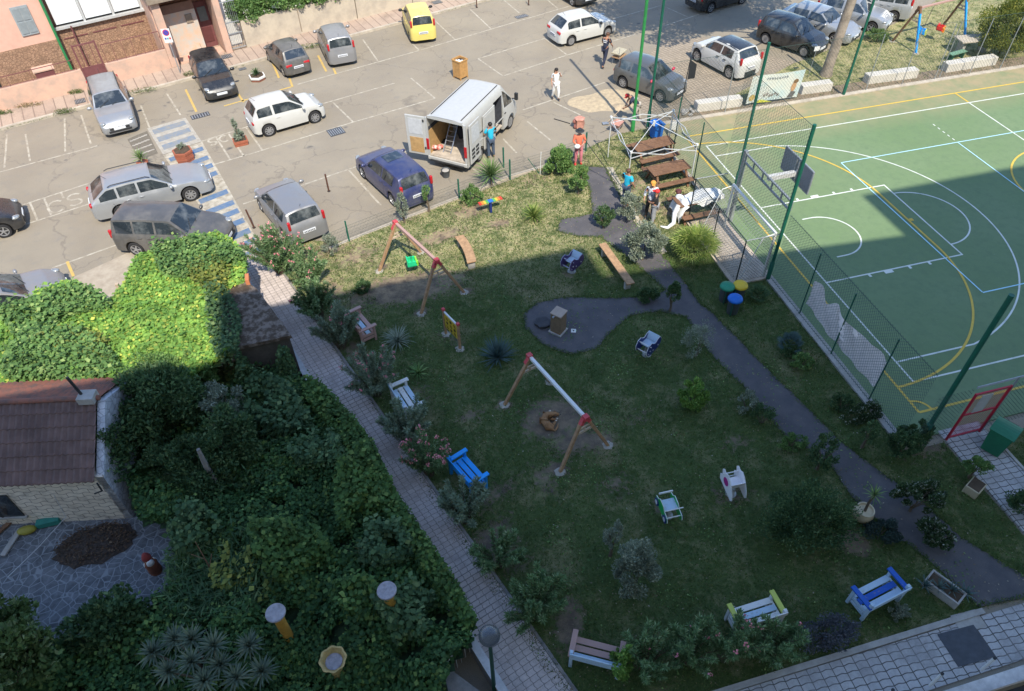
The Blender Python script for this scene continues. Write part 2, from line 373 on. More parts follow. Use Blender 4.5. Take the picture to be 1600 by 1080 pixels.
def mat_pavers(name, rz, bw, bh, c1, c2, joint, js=.012, wav=.02):
    m, nt, b, oc = newmat(name, .9)
    mp = nd(nt, 'ShaderNodeMapping'); mp.inputs['Rotation'].default_value = (0, 0, -rz); nt.links.new(oc, mp.inputs['Vector'])
    wv = nd(nt, 'ShaderNodeTexWave', wave_type='BANDS', bands_direction='X'); wv.inputs['Scale'].default_value = 1/(bw*2)*.32*2; nt.links.new(mp.outputs[0], wv.inputs['Vector'])
    ad = nd(nt, 'ShaderNodeVectorMath', operation='MULTIPLY_ADD'); ad.inputs[1].default_value = (wav, wav, 0); 
    nt.links.new(wv.outputs['Color'], ad.inputs[0]); nt.links.new(mp.outputs[0], ad.inputs[2])
    br = nd(nt, 'ShaderNodeTexBrick'); br.offset = 0.; br.inputs['Scale'].default_value = 1; br.inputs['Brick Width'].default_value = bw; br.inputs['Row Height'].default_value = bh
    br.inputs['Mortar Size'].default_value = js; br.inputs['Mortar Smooth'].default_value = .3; br.inputs['Color1'].default_value = (*c1, 1); br.inputs['Color2'].default_value = (*c2, 1); br.inputs['Mortar'].default_value = (*joint, 1)
    nt.links.new(ad.outputs[0], br.inputs['Vector'])
    c = mixrgb(nt, noise(nt, oc, .9, 6, .7, .5, .72), br.outputs['Color'], tuple(x*.6 for x in c1), 'MIX')
    c = mixrgb(nt, noise(nt, oc, 14, 4, .7, .3, .8), c, mixrgb(nt, .35, c, (.08, .075, .06)))
    nt.links.new(c, b.inputs['Base Color']); iv = nd(nt, 'ShaderNodeMath', operation='SUBTRACT'); iv.inputs[0].default_value = 1; nt.links.new(br.outputs['Fac'], iv.inputs[1]); bump(nt, b, iv.outputs[0], .5, .01); return m
def mat_cells(name, scale, cell, mortar, th=.06, rough=.85, ax=(1, 1, 1), v2=None):
    m, nt, b, oc = newmat(name, rough); mp = nd(nt, 'ShaderNodeMapping'); mp.inputs['Scale'].default_value = ax; nt.links.new(oc, mp.inputs['Vector'])
    vo = nd(nt, 'ShaderNodeTexVoronoi', feature='DISTANCE_TO_EDGE'); vo.inputs['Scale'].default_value = scale; nt.links.new(mp.outputs[0], vo.inputs['Vector'])
    mr = nd(nt, 'ShaderNodeMapRange'); mr.inputs[1].default_value = th; mr.inputs[2].default_value = th*1.8; nt.links.new(vo.outputs[0], mr.inputs[0])
    cc = mixrgb(nt, noise(nt, oc, 3, 5, .7, .35, .65), cell, v2 or tuple(x*.6 for x in cell))
    nt.links.new(mixrgb(nt, mr.outputs[0], mortar, cc), b.inputs['Base Color']); bump(nt, b, mr.outputs[0], .5, .015); return m
def mat_hex(name):
    # wave-edged stone courses of the small house
    m, nt, b, oc = newmat(name, .85)
    sp = nd(nt, 'ShaderNodeSeparateXYZ'); nt.links.new(oc, sp.inputs[0]); ad = nd(nt, 'ShaderNodeMath', operation='ADD'); nt.links.new(sp.outputs[0], ad.inputs[0]); nt.links.new(sp.outputs[1], ad.inputs[1])
    cb = nd(nt, 'ShaderNodeCombineXYZ'); nt.links.new(ad.outputs[0], cb.inputs[0]); nt.links.new(sp.outputs[2], cb.inputs[1])
    br = nd(nt, 'ShaderNodeTexBrick'); br.inputs['Scale'].default_value = 1; br.inputs['Brick Width'].default_value = .42; br.inputs['Row Height'].default_value = .17; br.inputs['Mortar Size'].default_value = .014; br.inputs['Mortar Smooth'].default_value = .6
    sn = nd(nt, 'ShaderNodeMath', operation='SINE'); mu = nd(nt, 'ShaderNodeMath', operation='MULTIPLY'); mu.inputs[1].default_value = 14.96; nt.links.new(ad.outputs[0], mu.inputs[0]); nt.links.new(mu.outputs[0], sn.inputs[0])
    m2 = nd(nt, 'ShaderNodeMath', operation='MULTIPLY_ADD'); m2.inputs[1].default_value = .034; nt.links.new(sn.outputs[0], m2.inputs[0]); nt.links.new(sp.outputs[2], m2.inputs[2]); nt.links.new(m2.outputs[0], cb.inputs[1])
    br.inputs['Color1'].default_value = (.74, .66, .55, 1); br.inputs['Color2'].default_value = (.64, .56, .46, 1); br.inputs['Mortar'].default_value = (.24, .20, .17, 1); nt.links.new(cb.outputs[0], br.inputs['Vector'])
    nt.links.new(mixrgb(nt, noise(nt, oc, 2.5, 5, .7, .5, .8), br.outputs[0], (.25, .22, .19)), b.inputs['Base Color']); bump(nt, b, br.outputs['Fac'], -.5, .02); return m
M_asph = mat_asphalt(); M_lawn = mat_lawn(); M_court = mat_court()
M_path = M('path_asphalt', (.082, .078, .084), .9, scale=1.6, bump=.6, bscale=60, col2=(.125, .115, .115), c2=(.42, .72))
PW = R_(-71.9)
M_pav = mat_pavers('walkway_pavers', PW, .155, .2, (.60, .515, .475), (.52, .445, .41), (.19, .17, .16), .009)
M_pav2 = mat_pavers('south_pavers', R_(-2), .30, .17, (.52, .50, .49), (.45, .435, .43), (.10, .095, .09), .013)
M_pavp = mat_pavers('parking_pavers', R_(15), .2, .2, (.40, .33, .25), (.34, .28, .21), (.22, .18, .14), .02, .0)
M_side = mat_pavers('sidewalk_pavers', R_(15), .5, 60., (.46, .35, .27), (.42, .31, .24), (.26, .19, .15), .03, .0)
M_conc = M('concrete', (.36, .34, .31), .9, var=.22, scale=3, bump=.3, bscale=30)
M_kerb = M('kerb_stone', (.42, .37, .30), .9, var=.25, scale=3, bump=.3, bscale=30)
M_wline = M('white_line_paint', (.46, .42, .34), .8, var=.15, scale=4, col2=(.27, .235, .18), c2=(.38, .64))
M_yline = M('yellow_line_paint', (.55, .37, .10), .8, var=.2, scale=8, col2=(.36, .28, .15), c2=(.45, .7))
M_bline = M('blue_line_paint', (.085, .155, .27), .8, var=.2, scale=4, col2=(.19, .215, .24), c2=(.42, .72))
M_bfade = M('worn_blue_paint', (.17, .21, .26), .85, var=.2, scale=4, col2=(.26, .25, .22), c2=(.4, .65))
M_wfade = M('worn_white_paint', (.40, .37, .31), .85, var=.2, scale=5, col2=(.28, .25, .21), c2=(.4, .7))
M_cw = M('court_white_paint', (.66, .68, .63), .7, scale=3, col2=(.45, .50, .42), c2=(.5, .75)); M_cy = M('court_yellow_paint', (.62, .42, .07), .7, var=.1, scale=10); M_cb = M('court_blue_paint', (.42, .68, .78), .7, var=.08)
# ================================================================== ground
bm_ = MB(); n_ = 61; gx = np.linspace(-170, 150, n_); gy = np.linspace(-110, 190, n_)
bm_.grid([[(x, y, 0) for y in gy] for x in gx]); tag(bm_.build('ground', M_asph), kind='structure')
def stripe(mb, pts, w, z):
    P = [Vector((p[0], p[1], 0)) for p in pts]
    for i in range(len(P)-1):
        d = (P[i+1]-P[i]); 
        if d.length < 1e-4: continue
        d.normalize(); s = Vector((-d.y, d.x, 0))*w/2; a = P[i]-d*(w*.0); b = P[i+1]+d*(w*.12 if i < len(P)-2 else 0)
        mb.add([(a-s+Vector((0, 0, z))), (b-s+Vector((0, 0, z))), (b+s+Vector((0, 0, z))), (a+s+Vector((0, 0, z)))], [(0, 1, 2, 3)])
def stripe2(mb, pts, w, z):       # mitred strip, no overlapping faces
    P = [Vector((p[0], p[1], 0)) for p in pts]; L = []; n = len(P)
    for i in range(n):
        d = (P[min(i+1, n-1)]-P[max(i-1, 0)]).normalized(); s = Vector((-d.y, d.x, 0))*w/2; L.append((P[i]-s+Vector((0, 0, z)), P[i]+s+Vector((0, 0, z))))
    for i in range(n-1): mb.add([L[i][0], L[i+1][0], L[i+1][1], L[i][1]], [(0, 1, 2, 3)])
pk = [[(0,269),(152,228)],[(465,132),(645,82),(750,51)],[(750,51),(872,15),(925,0)],[(11,210),(7,262)],[(40,210),(47,252)],[(101,185),(102,237)],[(127,180),(142,225)],[(220,165),(235,203)],[(260,145),(282,180)],
 [(567,62),(590,95)],[(645,69),(655,79)],[(677,30),(711,62)],[(735,15),(767,45)],[(787,0),(812,21)],[(855,0),(872,14)],
 [(312,222),(390,197)],[(505,162),(617,130)],[(747,92),(852,60)],[(335,257),(400,238),(552,191),(680,154)],[(786,119),(887,86),(992,54)],[(336,212),(360,250)],[(357,209),(381,244)],[(385,200),(410,235)],
 [(520,160),(552,191)],[(642,122),(680,154)],[(747,92),(786,119)],[(852,61),(886,86)],[(24,324),(147,284)],[(27,355),(145,317)],[(47,317),(59,345)],[(69,310),(80,336)],[(95,301),(100,310)],
 [(380,319),(405,311)],[(465,292),(567,257),(640,235)],[(545,266),(595,321)],[(640,250),(677,292)],[(730,257),(747,270)],[(786,217),(807,239)],[(817,172),(945,129)],[(824,190),(860,219)],[(865,160),(907,180)],
 [(82,419),(185,382)],[(1042,12),(1075,27)],[(1037,41),(1100,20)],[(957,30),(1032,9)],[(963,46),(977,55)]]
mb = MB()
for k, l in enumerate(pk): stripe2(mb, [G(*q) for q in l], .085, .004+.0012*(k % 3))
def letter(mb, c, h, rz, ch):
    A = {'C': [(45+a) for a in range(0, 271, 27)], 'O': list(range(0, 361, 30))}
    def T(x, y): return (c[0]+x*math.cos(rz)-y*math.sin(rz), c[1]+x*math.sin(rz)+y*math.cos(rz))
    if ch in A: pts = [T(.34*h*math.cos(R_(a)), .5*h*math.sin(R_(a))) for a in A[ch]]
    elif ch == 'S': pts = [T(.27*h*math.cos(R_(a)), .25*h+.25*h*math.sin(R_(a))) for a in range(30, 271, 30)]+[T(.27*h*math.cos(R_(a)), -.25*h+.25*h*math.sin(R_(a))) for a in range(60, -151, -30)]
    stripe2(mb, pts, .1, .005)
letter(mb, G(88, 323), .95, R_(15), 'C'); letter(mb, G(117, 312), .95, R_(15), 'S'); letter(mb, G(350, 217), .6, R_(15), 'C'); letter(mb, G(332, 222), .6, R_(15), 'S')
tag(mb.build('parking_lines', M_wline), kind='structure')
mb = MB()
for l in [[(290,140),(307,175)],[(372,147),(381,160)],[(425,96),(436,122)],[(452,122),(457,136)],[(497,87),(510,112)],[(521,107),(525,116)],[(350,166),(455,136)],[(105,409),(115,432)]]: stripe2(mb, [G(*q) for q in l], .11, .0075)
tag(mb.build('yellow_parking_lines', M_yline), kind='structure')
# crossing: blue bars on a white ground
def lerp2(a, b, t): return (a[0]+(b[0]-a[0])*t, a[1]+(b[1]-a[1])*t)
def quad_sheet(mb, a, b, c, d, z): mb.add([(*a, z), (*b, z), (*c, z), (*d, z)], [(0, 1, 2, 3)])
L0, L1, R0, R1 = G(255, 243), G(379, 414), G(316, 222), G(415, 398)
mb = MB(); quad_sheet(mb, L0, R0, R1, L1, .010); tag(mb.build('crossing_white_ground', M_wline), kind='structure')
mb = MB(); ys = [231, 245, 257, 269, 298, 315, 328, 343, 359, 374, 389]; 
def rt(y):
    best = min(range(0, 1001), key=lambda k: abs(ppx(lerp2(R0, R1, k/1000))[1]-y)); return best/1000
def ppx(q, z=0):
    p = CR @ (np.array([q[0], q[1], z])-CC); return 800+CF*p[0]/p[2], 540+CF*p[1]/p[2]
for y in ys:
    t = rt(y); dt = .019; i0 = .06; i1 = .94; f = lambda tt, s: lerp2(lerp2(L0, L1, tt), lerp2(R0, R1, tt), s)
    quad_sheet(mb, f(t-dt, i0), f(t-dt, i1), f(t+dt, i1), f(t+dt, i0), .014)
tag(mb.build('crossing_blue_bars', M_bline), kind='structure')
La, Lb, Ra, Rb = G(230, 201), G(255, 242), G(290, 184), G(315, 221)
mb = MB(); quad_sheet(mb, La, Ra, Rb, Lb, .010); tag(mb.build('crossing_worn_ground', M_wfade), kind='structure')
mb = MB()
for t in (.1, .4, .7):
    f = lambda tt, s: lerp2(lerp2(La, Lb, tt), lerp2(Ra, Rb, tt), s); quad_sheet(mb, f(t, .08), f(t, .92), f(t+.17, .92), f(t+.17, .08), .014)
tag(mb.build('crossing_worn_bars', M_bfade), kind='structure')
# worn mosaic patch beside the crossing
c4 = [G(199, 218), G(230, 205), G(247, 240), G(218, 250)]
sheet('mosaic_patch', c4, .012, M('patch_grey', (.15, .13, .10), .9, var=.2, scale=8)); mb = MB()
for i in range(4):
    for j in range(6):
        a = lerp2(lerp2(c4[0], c4[3], .14+.22*i), lerp2(c4[1], c4[2], .14+.22*i), .12+.145*j); mb.box((a[0], a[1], .0145), (.14, .10, .004), R_(15+random.uniform(-20, 20)))
tag(mb.build('mosaic_stones', M_wfade), kind='structure')
# kerb and pavement on the far side
Ka, Kb = G(0, 205), G(700, 18); kd = Vector((Kb[0]-Ka[0], Kb[1]-Ka[1], 0)).normalized()
k0 = (Ka[0]-kd.x*25, Ka[1]-kd.y*25); k1 = (Ka[0]+kd.x*60, Ka[1]+kd.y*60)
kn = Vector((-kd.y, kd.x, 0)); off = lambda p, d: (p[0]+kn.x*d, p[1]+kn.y*d)
sheet('kerb', [k0, k1, off(k1, .16), off(k0, .16)], .13, M_kerb, .13)
sheet('pavement', [off(k0, .16), off(k1, .16), off(k1, 30), off(k0, 30)], .128, M_side, .12)
sheet('dusty_verge', poly_px([(40,480),(100,440),(150,418),(215,388),(225,470),(120,500)]), .009, M('dusty_concrete', (.40, .345, .27), .95, scale=2, col2=(.30, .25, .19), c2=(.4, .65), bump=.4))
# sand spilled by the workers
def blob(c, rx, ry, rz, n=26, j=.2):
    o = []
    for i in range(n):
        a = 6.283*i/n; k = 1+random.uniform(-j, j); x, y = rx*k*math.cos(a), ry*k*math.sin(a); o.append((c[0]+x*math.cos(rz)-y*math.sin(rz), c[1]+x*math.sin(rz)+y*math.cos(rz)))
    return o
M_sand = M('sand', (.50, .40, .26), .95, var=.2, scale=5, col2=(.36, .29, .20), c2=(.35, .62), bump=.4)
mb = MB(); sc_ = G(948, 158); sv = []; 
for i in range(26):
    r_ = []
    for j in range(40):
        a = 6.283*j/39; rr = i/25; r_.append((sc_[0]+rr*1.9*math.cos(a)*(1+.12*math.sin(3*a)), sc_[1]+rr*1.1*math.sin(a)*(1+.15*math.cos(5*a)), .006+.05*(1-rr)**1.5+(0 if rr < .98 else -.008)))
    sv.append(r_)
mb.grid(sv); tag(mb.build('sand', M_sand, smooth=60), kind='stuff')
mb = MB(); sc_ = G(968, 168); sv = [[(sc_[0]+i/12*.45*math.cos(6.283*j/20), sc_[1]+i/12*.4*math.sin(6.283*j/20), .01+.16*(1-i/12)) for j in range(21)] for i in range(13)]
mb.grid(sv); tag(mb.build('sand_pile', M_sand, smooth=60), 'small pale sand heap beside the stooping worker', 'sand heap')
sheet('paver_parking', poly_px([(1030,64),(1100,58),(1170,78),(1243,99),(1190,119),(1080,165),(1010,178),(985,160),(1000,110)]), .008, M_pavp)
# ================================================================== lawn, with bare soil where children play
LP = [G(395,378), (-16.63, 12.56), (-11.75, 14.15), (-7.67, 15.45), (-3.45, 17.2), (-1.95, 17.3), (-1.95, -2.3), (-.62, -2.3), (-.62, -6.9), (-13.45, -6.95), (-14.1, -5.2), (-18.72, 9.55), (-19.6, 12.4)]
M_soils = [((640,450),1.9,.8,.0,1.15),((930,690),.5,.4,.3,.8),((1150,690),.6,.4,.3,.45),((960,760),.7,.5,.2,.5),((770,845),.5,.8,-.9,.8),((560,470),.6,.9,.2,.6),((690,370),1.3,.5,.3,.7),((560,400),1.3,.9,.2,.55),((520,390),1.2,.6,.2,.6),((650,335),1.2,.5,.3,.5),((735,330),.9,.6,.1,.75),((830,235),1.1,.5,.2,.6),((830,280),1.6,.8,.2,.45),((900,250),.6,.8,0,.6),((780,350),.6,.4,0,.7),((865,655),.95,.75,.1,1.1),((900,690),.9,.5,.2,.8),((788,634),.25,.2,0,1.1),((658,488),.3,.2,0,1),
 ((728,456),.25,.2,0,1),((872,734),.3,.25,0,1.1),((942,692),.35,.25,0,1),((598,418),.25,.2,0,.9),((740,650),.6,.35,0,.55),((850,750),.4,.8,.3,.55),((780,770),.35,.9,-1.1,.6),((1040,795),.4,.35,0,.7),((1140,775),.6,.4,0,.65),((890,430),.3,.3,0,.6),((1010,550),.3,.3,0,.5),((1330,845),.35,.5,.4,1.2),((890,975),.35,.7,-.6,.9),((705,530),.8,.3,-.8,.5),
 ((1000,650),.6,.4,.2,.45),((1030,240),1.5,1.2,0,.8),((1010,330),.6,1.5,-1.2,.75),((990,290),.8,1.2,-1.2,.6),((1060,330),.8,.8,0,.8),((1400,650),.9,.3,-1,.7),((1450,700),.8,.5,0,.6),((640,620),.5,.8,-1.1,.5),((1300,500),.3,2.,.1,.5),((800,870),.6,.8,0,.5),((560,560),.4,1.5,.3,.6),((520,450),.5,1,.3,.6)]
def soil_at(X, Y):
    s = np.zeros_like(X)
    for (px, rx, ry, rz, a) in M_soils:
        cx, cy = G(*px); dx = X-cx; dy = Y-cy; u = (dx*math.cos(rz)+dy*math.sin(rz))/rx; v = (-dx*math.sin(rz)+dy*math.cos(rz))/ry
        s = np.maximum(s, a*np.exp(-(u*u+v*v)*.9))
    return s
def lawn_sheet(name, poly, z, step=.14):
    P = np.array(poly); bm = bmesh.new(); f = bm.faces.new([bm.verts.new((x, y, z)) for x, y in poly]); bm.normal_update()
    if f.normal.z < 0: f.normal_flip()
    for ax, lo, hi in ((0, P[:, 0].min(), P[:, 0].max()), (1, P[:, 1].min(), P[:, 1].max())):
        for c in np.arange(lo+step, hi, step):
            co = [0, 0, 0]; no = [0, 0, 0]; co[ax] = c; no[ax] = 1
            bmesh.ops.bisect_plane(bm, geom=bm.verts[:]+bm.edges[:]+bm.faces[:], plane_co=co, plane_no=no)
    me = bpy.data.meshes.new(name); bm.to_mesh(me); bm.free(); me.materials.append(M_lawn)
    V = np.zeros(len(me.vertices)*3); me.vertices.foreach_get('co', V); V = V.reshape(-1, 3)
    V[:, 2] += .012*np.sin(V[:, 0]*1.7+V[:, 1])*np.sin(V[:, 1]*2.1); me.vertices.foreach_set('co', V.ravel())
    dr = me.attributes.new('dry', 'FLOAT', 'POINT'); dr.data.foreach_set('value', np.clip(.25+(V[:, 1]-8.5)/2.5, .0, 1.).astype(np.float32)); at = me.attributes.new('soil', 'FLOAT', 'POINT'); at.data.foreach_set('value', soil_at(V[:, 0], V[:, 1]).astype(np.float32))  # dry ramps across the long shadow's edge, painting sun and shade into the lawn
    o = bpy.data.objects.new(name, me); sc.collection.objects.link(o); return tag(o, kind='structure')
lawn_sheet('lawn', LP, .03)
NE = [(1.2, 18.0), G(1240, 100), G(1308, 74), G(1428, 26), (26, 29.5), (34, 30), (34, 17.75), (1.2, 17.75)]
lawn_sheet('far_lawn', NE, .03, .3)
SE = [(.92, -2.5), (30, -2.5), (30, -6.9), (.92, -6.9)]
lawn_sheet('east_lawn', SE, .03, .2)
# grey asphalt path through the lawn, with its round widening
PP = [(905,262),(945,262),(965,300),(990,345),(1028,392),(1062,432),(1095,478),(1112,490),(1157,535),(1200,580),(1240,618),(1275,652),(1312,690),(1352,722),(1395,752),(1440,785),(1500,840),(1560,877),(1612,910),(1600,934),(1530,949),(1490,915),(1440,868),(1400,838),(1358,805),(1325,770),(1293,722),(1225,680),(1195,647),(1168,612),(1132,577),(1107,550),(1072,497),(1030,487),(985,495),(955,520),(930,548),(890,555),(850,540),(822,515),(818,492),(840,474),(880,466),(960,467),(1020,466),(1040,455),(1010,428),(975,400),(940,372),(900,370),(870,362),(876,345),(925,335),(922,300)]
sheet('asphalt_path', ragged(poly_px(PP)), .047, M_path, .04)
sheet('path_edging', [G(*q) for q in [(947,263),(957,263),(1000,345),(1042,395),(1034,399),(990,347)]], .055, M_kerb, .04)
# paved walkway along the vines, paved path at the foot of the photograph, paved path to the gate
wa, wb = np.array([-20.84, 11.67]), np.array([-15.31, -5.56]); ra, rb = np.array([-18.71, 9.55]), np.array([-13.51, -6.06]); wd_ = (rb-ra)/np.linalg.norm(rb-ra)
WL0 = wa-wd_*1.2; WL1 = wa+wd_*21.5; WR0 = ra-wd_*3.4; WR1 = ra+wd_*17.3
WALK = [tuple(WL0), tuple(WR0), tuple(WR1), tuple(WR1+np.array([.5, -1.6])), tuple(WL1)]
sheet('paved_walkway', WALK, .05, M_pav, .05)
sheet('kerb_of_walkway', [tuple(WR0+[.004, 0]), tuple(WR1+[.004, 0]), tuple(WR1+[.09, .0]), tuple(WR0+[.09, .0])], .07, M('kerb_grey', (.22, .205, .19), .9, var=.3, scale=3), .06)
sheet('paved_path', [(-13.3, -7.10), (34, -7.08), (34, -8.1), (-14.6, -8.3), (-13.9, -7.6)], .046, M_pav2, .04)
sheet('kerb_of_path', [(-13.15, -7.09), (-3.1, -7.07), (-3.1, -6.93), (-13.15, -6.95)], .085, M_conc, .08)
sheet('gate_path', [(-.55, -1.9), (.86, -1.9), (.86, -7.06), (-.55, -7.06)], .052, M_pav2, .05)
sheet('kerb_of_gate_path', [(.864, -2.9), (.95, -2.9), (.95, -6.9), (.864, -6.9)], .085, M_conc, .08)
mb = MB(); a = G(1508, 1010); mb.box((a[0], a[1], .053), (1.0, .8, .012), R_(-2)); tag(mb.build('manhole_cover', M('cover_iron', (.07, .075, .085), .6, .3, var=.2)), 'dark square cover in the paved path near the posts', 'manhole cover')
mb = MB(); a = G(1512, 972); mb.box((a[0], a[1], .051), (.7, .45, .01), R_(-2)); tag(mb.build('cement_patch', M_conc), 'rough cement patch between the path pavers and lawn corner', 'cement patch')
# ================================================================== court
sheet('court', [(-1.72, -1.98), (34, -1.98), (34, 17.35), (-1.72, 17.35)], .05, M_court, .05)
sheet('court_kerb_side', [(-2.02, -2.0), (-1.72, -2.0), (-1.72, 5.85), (-2.02, 5.85)], .10, M_conc, .1)
sheet('court_kerb_corner', [(-3.35, 5.85), (-1.72, 5.85), (-1.72, 9.9), (-3.35, 9.9)], .095, M('goal_apron', (.45, .38, .31), .9, var=.2, scale=3), .09)
sheet('court_kerb_upper', [(-1.95, 9.9), (-1.72, 9.9), (-1.72, 17.35), (-1.95, 17.35)], .09, M_kerb, .08)
sheet('court_kerb_far', [(-1.95, 17.36), (34, 17.36), (34, 17.62), (-1.95, 17.62)], .09, M_kerb, .08)
sheet('soil_strip', [(-1.9, 17.63), (34, 17.63), (34, 18.5), (1.0, 18.5), (-1.9, 17.9)], .041, M('soil', (.26, .20, .14), .95, var=.25, scale=4, col2=(.16, .13, .09), c2=(.4, .65), bump=.5))
CZ = .054
def arc(cx, cy, r, a0, a1, n=40): return [(cx+r*math.cos(R_(a0+(a1-a0)*i/n)), cy+r*math.sin(R_(a0+(a1-a0)*i/n))) for i in range(n+1)]
W = MB(); LX = 14.04
for l in [[(0,0),(28,0)],[(0,15),(28,15)],[(LX,0.03),(LX,14.97)],[(28,0),(28,15)]]: stripe2(W, l, .06, CZ)
stripe2(W, [(0, -.03), (0, 15.03)], .06, CZ+.001)
ac = math.degrees(math.acos((2.99-1.575)/6.6)) if False else None
th = math.degrees(math.asin(6.6/6.75)); stripe2(W, [(0.03, .9), (1.575+6.75*math.cos(R_(th))-.0, .9)]+arc(1.575, 7.5, 6.75, -th, th, 60)+[(.03, 14.1)], .06, CZ+.0005)
for y in (5.05, 9.95):
    stripe2(W, [(.03, y), (5.8, y)], .06, CZ+.001); s = 1 if y > 7 else -1
    for x, w_ in ((1.75, .1), (2.55, .35), (3.45, .1), (4.3, .1)):
        W.box((x, y+s*.1, CZ+.001), (w_, .14, .002))
stripe2(W, [(5.8, 5.02), (5.8, 9.98)], .06, CZ+.002); stripe2(W, arc(5.8, 7.5, 1.8, -90, 90), .06, CZ+.003)
stripe2(W, [(1.2, 6.25)]+arc(1.575, 7.5, 1.25, -90, 90, 30)+[(1.2, 8.75)], .06, CZ+.001)
tag(W.build('court_lines', M_cw), kind='structure')
Yl = MB(); yc = G(1435, 646); yf = G(1070.6, 215.6); fx = -.55
YA = (G(1435, 646.3)); YB = G(1070.6, 215.6); HY = G(1489, 147)
stripe2(Yl, [YA, YB], .08, CZ+.004); stripe2(Yl, [YA, (34, YA[1])], .08, CZ+.005); stripe2(Yl, [YB, (34, YB[1]-.02)], .08, CZ+.005); stripe2(Yl, [(LX, HY[1]), (LX, 15.04)], .08, CZ+.006)
ca = G(1405, 606.3); gc = YA[0]; yA = ca[1]; R6 = 5.85; y0 = yA+R6; y1 = 14.9-R6+.1
y1 = G(1082, 228)[1]-R6
stripe2(Yl, arc(gc, y0, R6, -90, 0, 40)+arc(gc, y1, R6, 0, 90, 40), .08, CZ+.007)
stripe2(Yl, arc(YA[0], YA[1], .45, 0, 90, 14), .07, CZ+.007); stripe2(Yl, arc(LX, 7.5, 3.0, 0, 360, 60), .08, CZ+.006)
Yl.box((5.35, 7.5, CZ+.009), (.16, .16, .002))
tag(Yl.build('court_yellow_lines', M_cy), kind='structure')
B_ = MB()
for l in [[(LX-9,3),(LX+9,3)],[(LX-9,12),(LX+9,12)],[(LX-9,3.02),(LX-9,11.98)],[(LX-3,3.02),(LX-3,11.98)],[(LX+3,3.02),(LX+3,11.98)]]: stripe2(B_, l, .05, CZ+.0085)
tag(B_.build('court_blue_lines', M_cb), kind='structure')
D_ = MB()
for i in range(5): D_.box((LX-3, 12.28+i*.34, CZ+.002), (.05, .15, .002))
tag(D_.build('court_dashes', M_cw), kind='structure')

# ================================================================== cars
M_tyre = M('tyre', (.022, .022, .024), .85, var=.2); M_rim = M('rim_metal', (.42, .43, .45), .35, .7, var=.1); M_rimd = M('rim_dark', (.03, .03, .03), .5)
M_blk = M('black_plastic', (.025, .026, .028), .6, var=.2); M_plate = M('plate_white', (.62, .64, .66), .5, var=.03); M_glass = glassmat(); M_plateb = M('plate_ink', (.03, .03, .06), .6)
M_red = M('tail_lamp', (.42, .015, .02), .2, var=.25, scale=14, coat=.5); M_clear = M('head_lamp', (.33, .35, .36), .1, .35, var=.45, scale=18, coat=.6); M_chrome = M('chrome', (.55, .56, .57), .15, 1.)
def paint(name, col, rough=.32, metal=.0, dust=.25, coat=.5):
    if name in MC: return MC[name]
    m, nt, b, oc = newmat(name, rough); b.inputs['Metallic'].default_value = metal; b.inputs['Coat Weight'].default_value = coat; b.inputs['Coat Roughness'].default_value = .12; b.inputs['Specular IOR Level'].default_value = .5
    d = noise(nt, oc, 1.7, 7, .7, .42, .72); k = nd(nt, 'ShaderNodeMath', operation='MULTIPLY'); k.inputs[1].default_value = dust; nt.links.new(d, k.inputs[0])
    nt.links.new(mixrgb(nt, k.outputs[0], col, (.30, .27, .23)), b.inputs['Base Color'])
    r = nd(nt, 'ShaderNodeMapRange'); r.inputs[3].default_value = rough; r.inputs[4].default_value = rough+.3; nt.links.new(d, r.inputs[0]); nt.links.new(r.outputs[0], b.inputs['Roughness']); return m
def wheel(parent, c, r, w, side, style='alloy', dark=False):
    t = MB().lathe([(r*.6, -w/2+.045), (r*.72, -w/2+.004), (r*.93, -w/2+.006), (r, -w/2+.04), (r, w/2-.04), (r*.93, w/2-.006), (r*.72, w/2-.004), (r*.6, w/2-.045)], n=22, axis='y').build('wheel', M_tyre, parent, smooth=40, loc=c)
    k = MB(); y = side*(w/2-.012)
    k.lathe([(r*.68, y-.05*side), (r*.68, y), (r*.6, y-.005*side), (r*.57, y-.05*side)], n=22, axis='y')
    ns = {'alloy': 5, 'steel': 10, 'multi': 8}[style]
    k.lathe([(.001, y), (r*.15, y), (r*.17, y-.03*side)], n=10, axis='y')
    for i in range(ns):
        a = 6.283*i/ns; p = lambda q, yy: (q*math.cos(a), yy, q*math.sin(a)); k.beam(p(r*.1, y-.02*side), p(r*.6, y-.02*side), r*.17 if style != 'steel' else r*.26, .03, up=(0, 1, 0))
    o = k.build('rim', M_rim, t, smooth=40)
    d = MB().lathe([(.001, y-.055*side), (r*.66, y-.05*side)], n=18, axis='y').build('brake_disc', M_rimd, t)
    return t
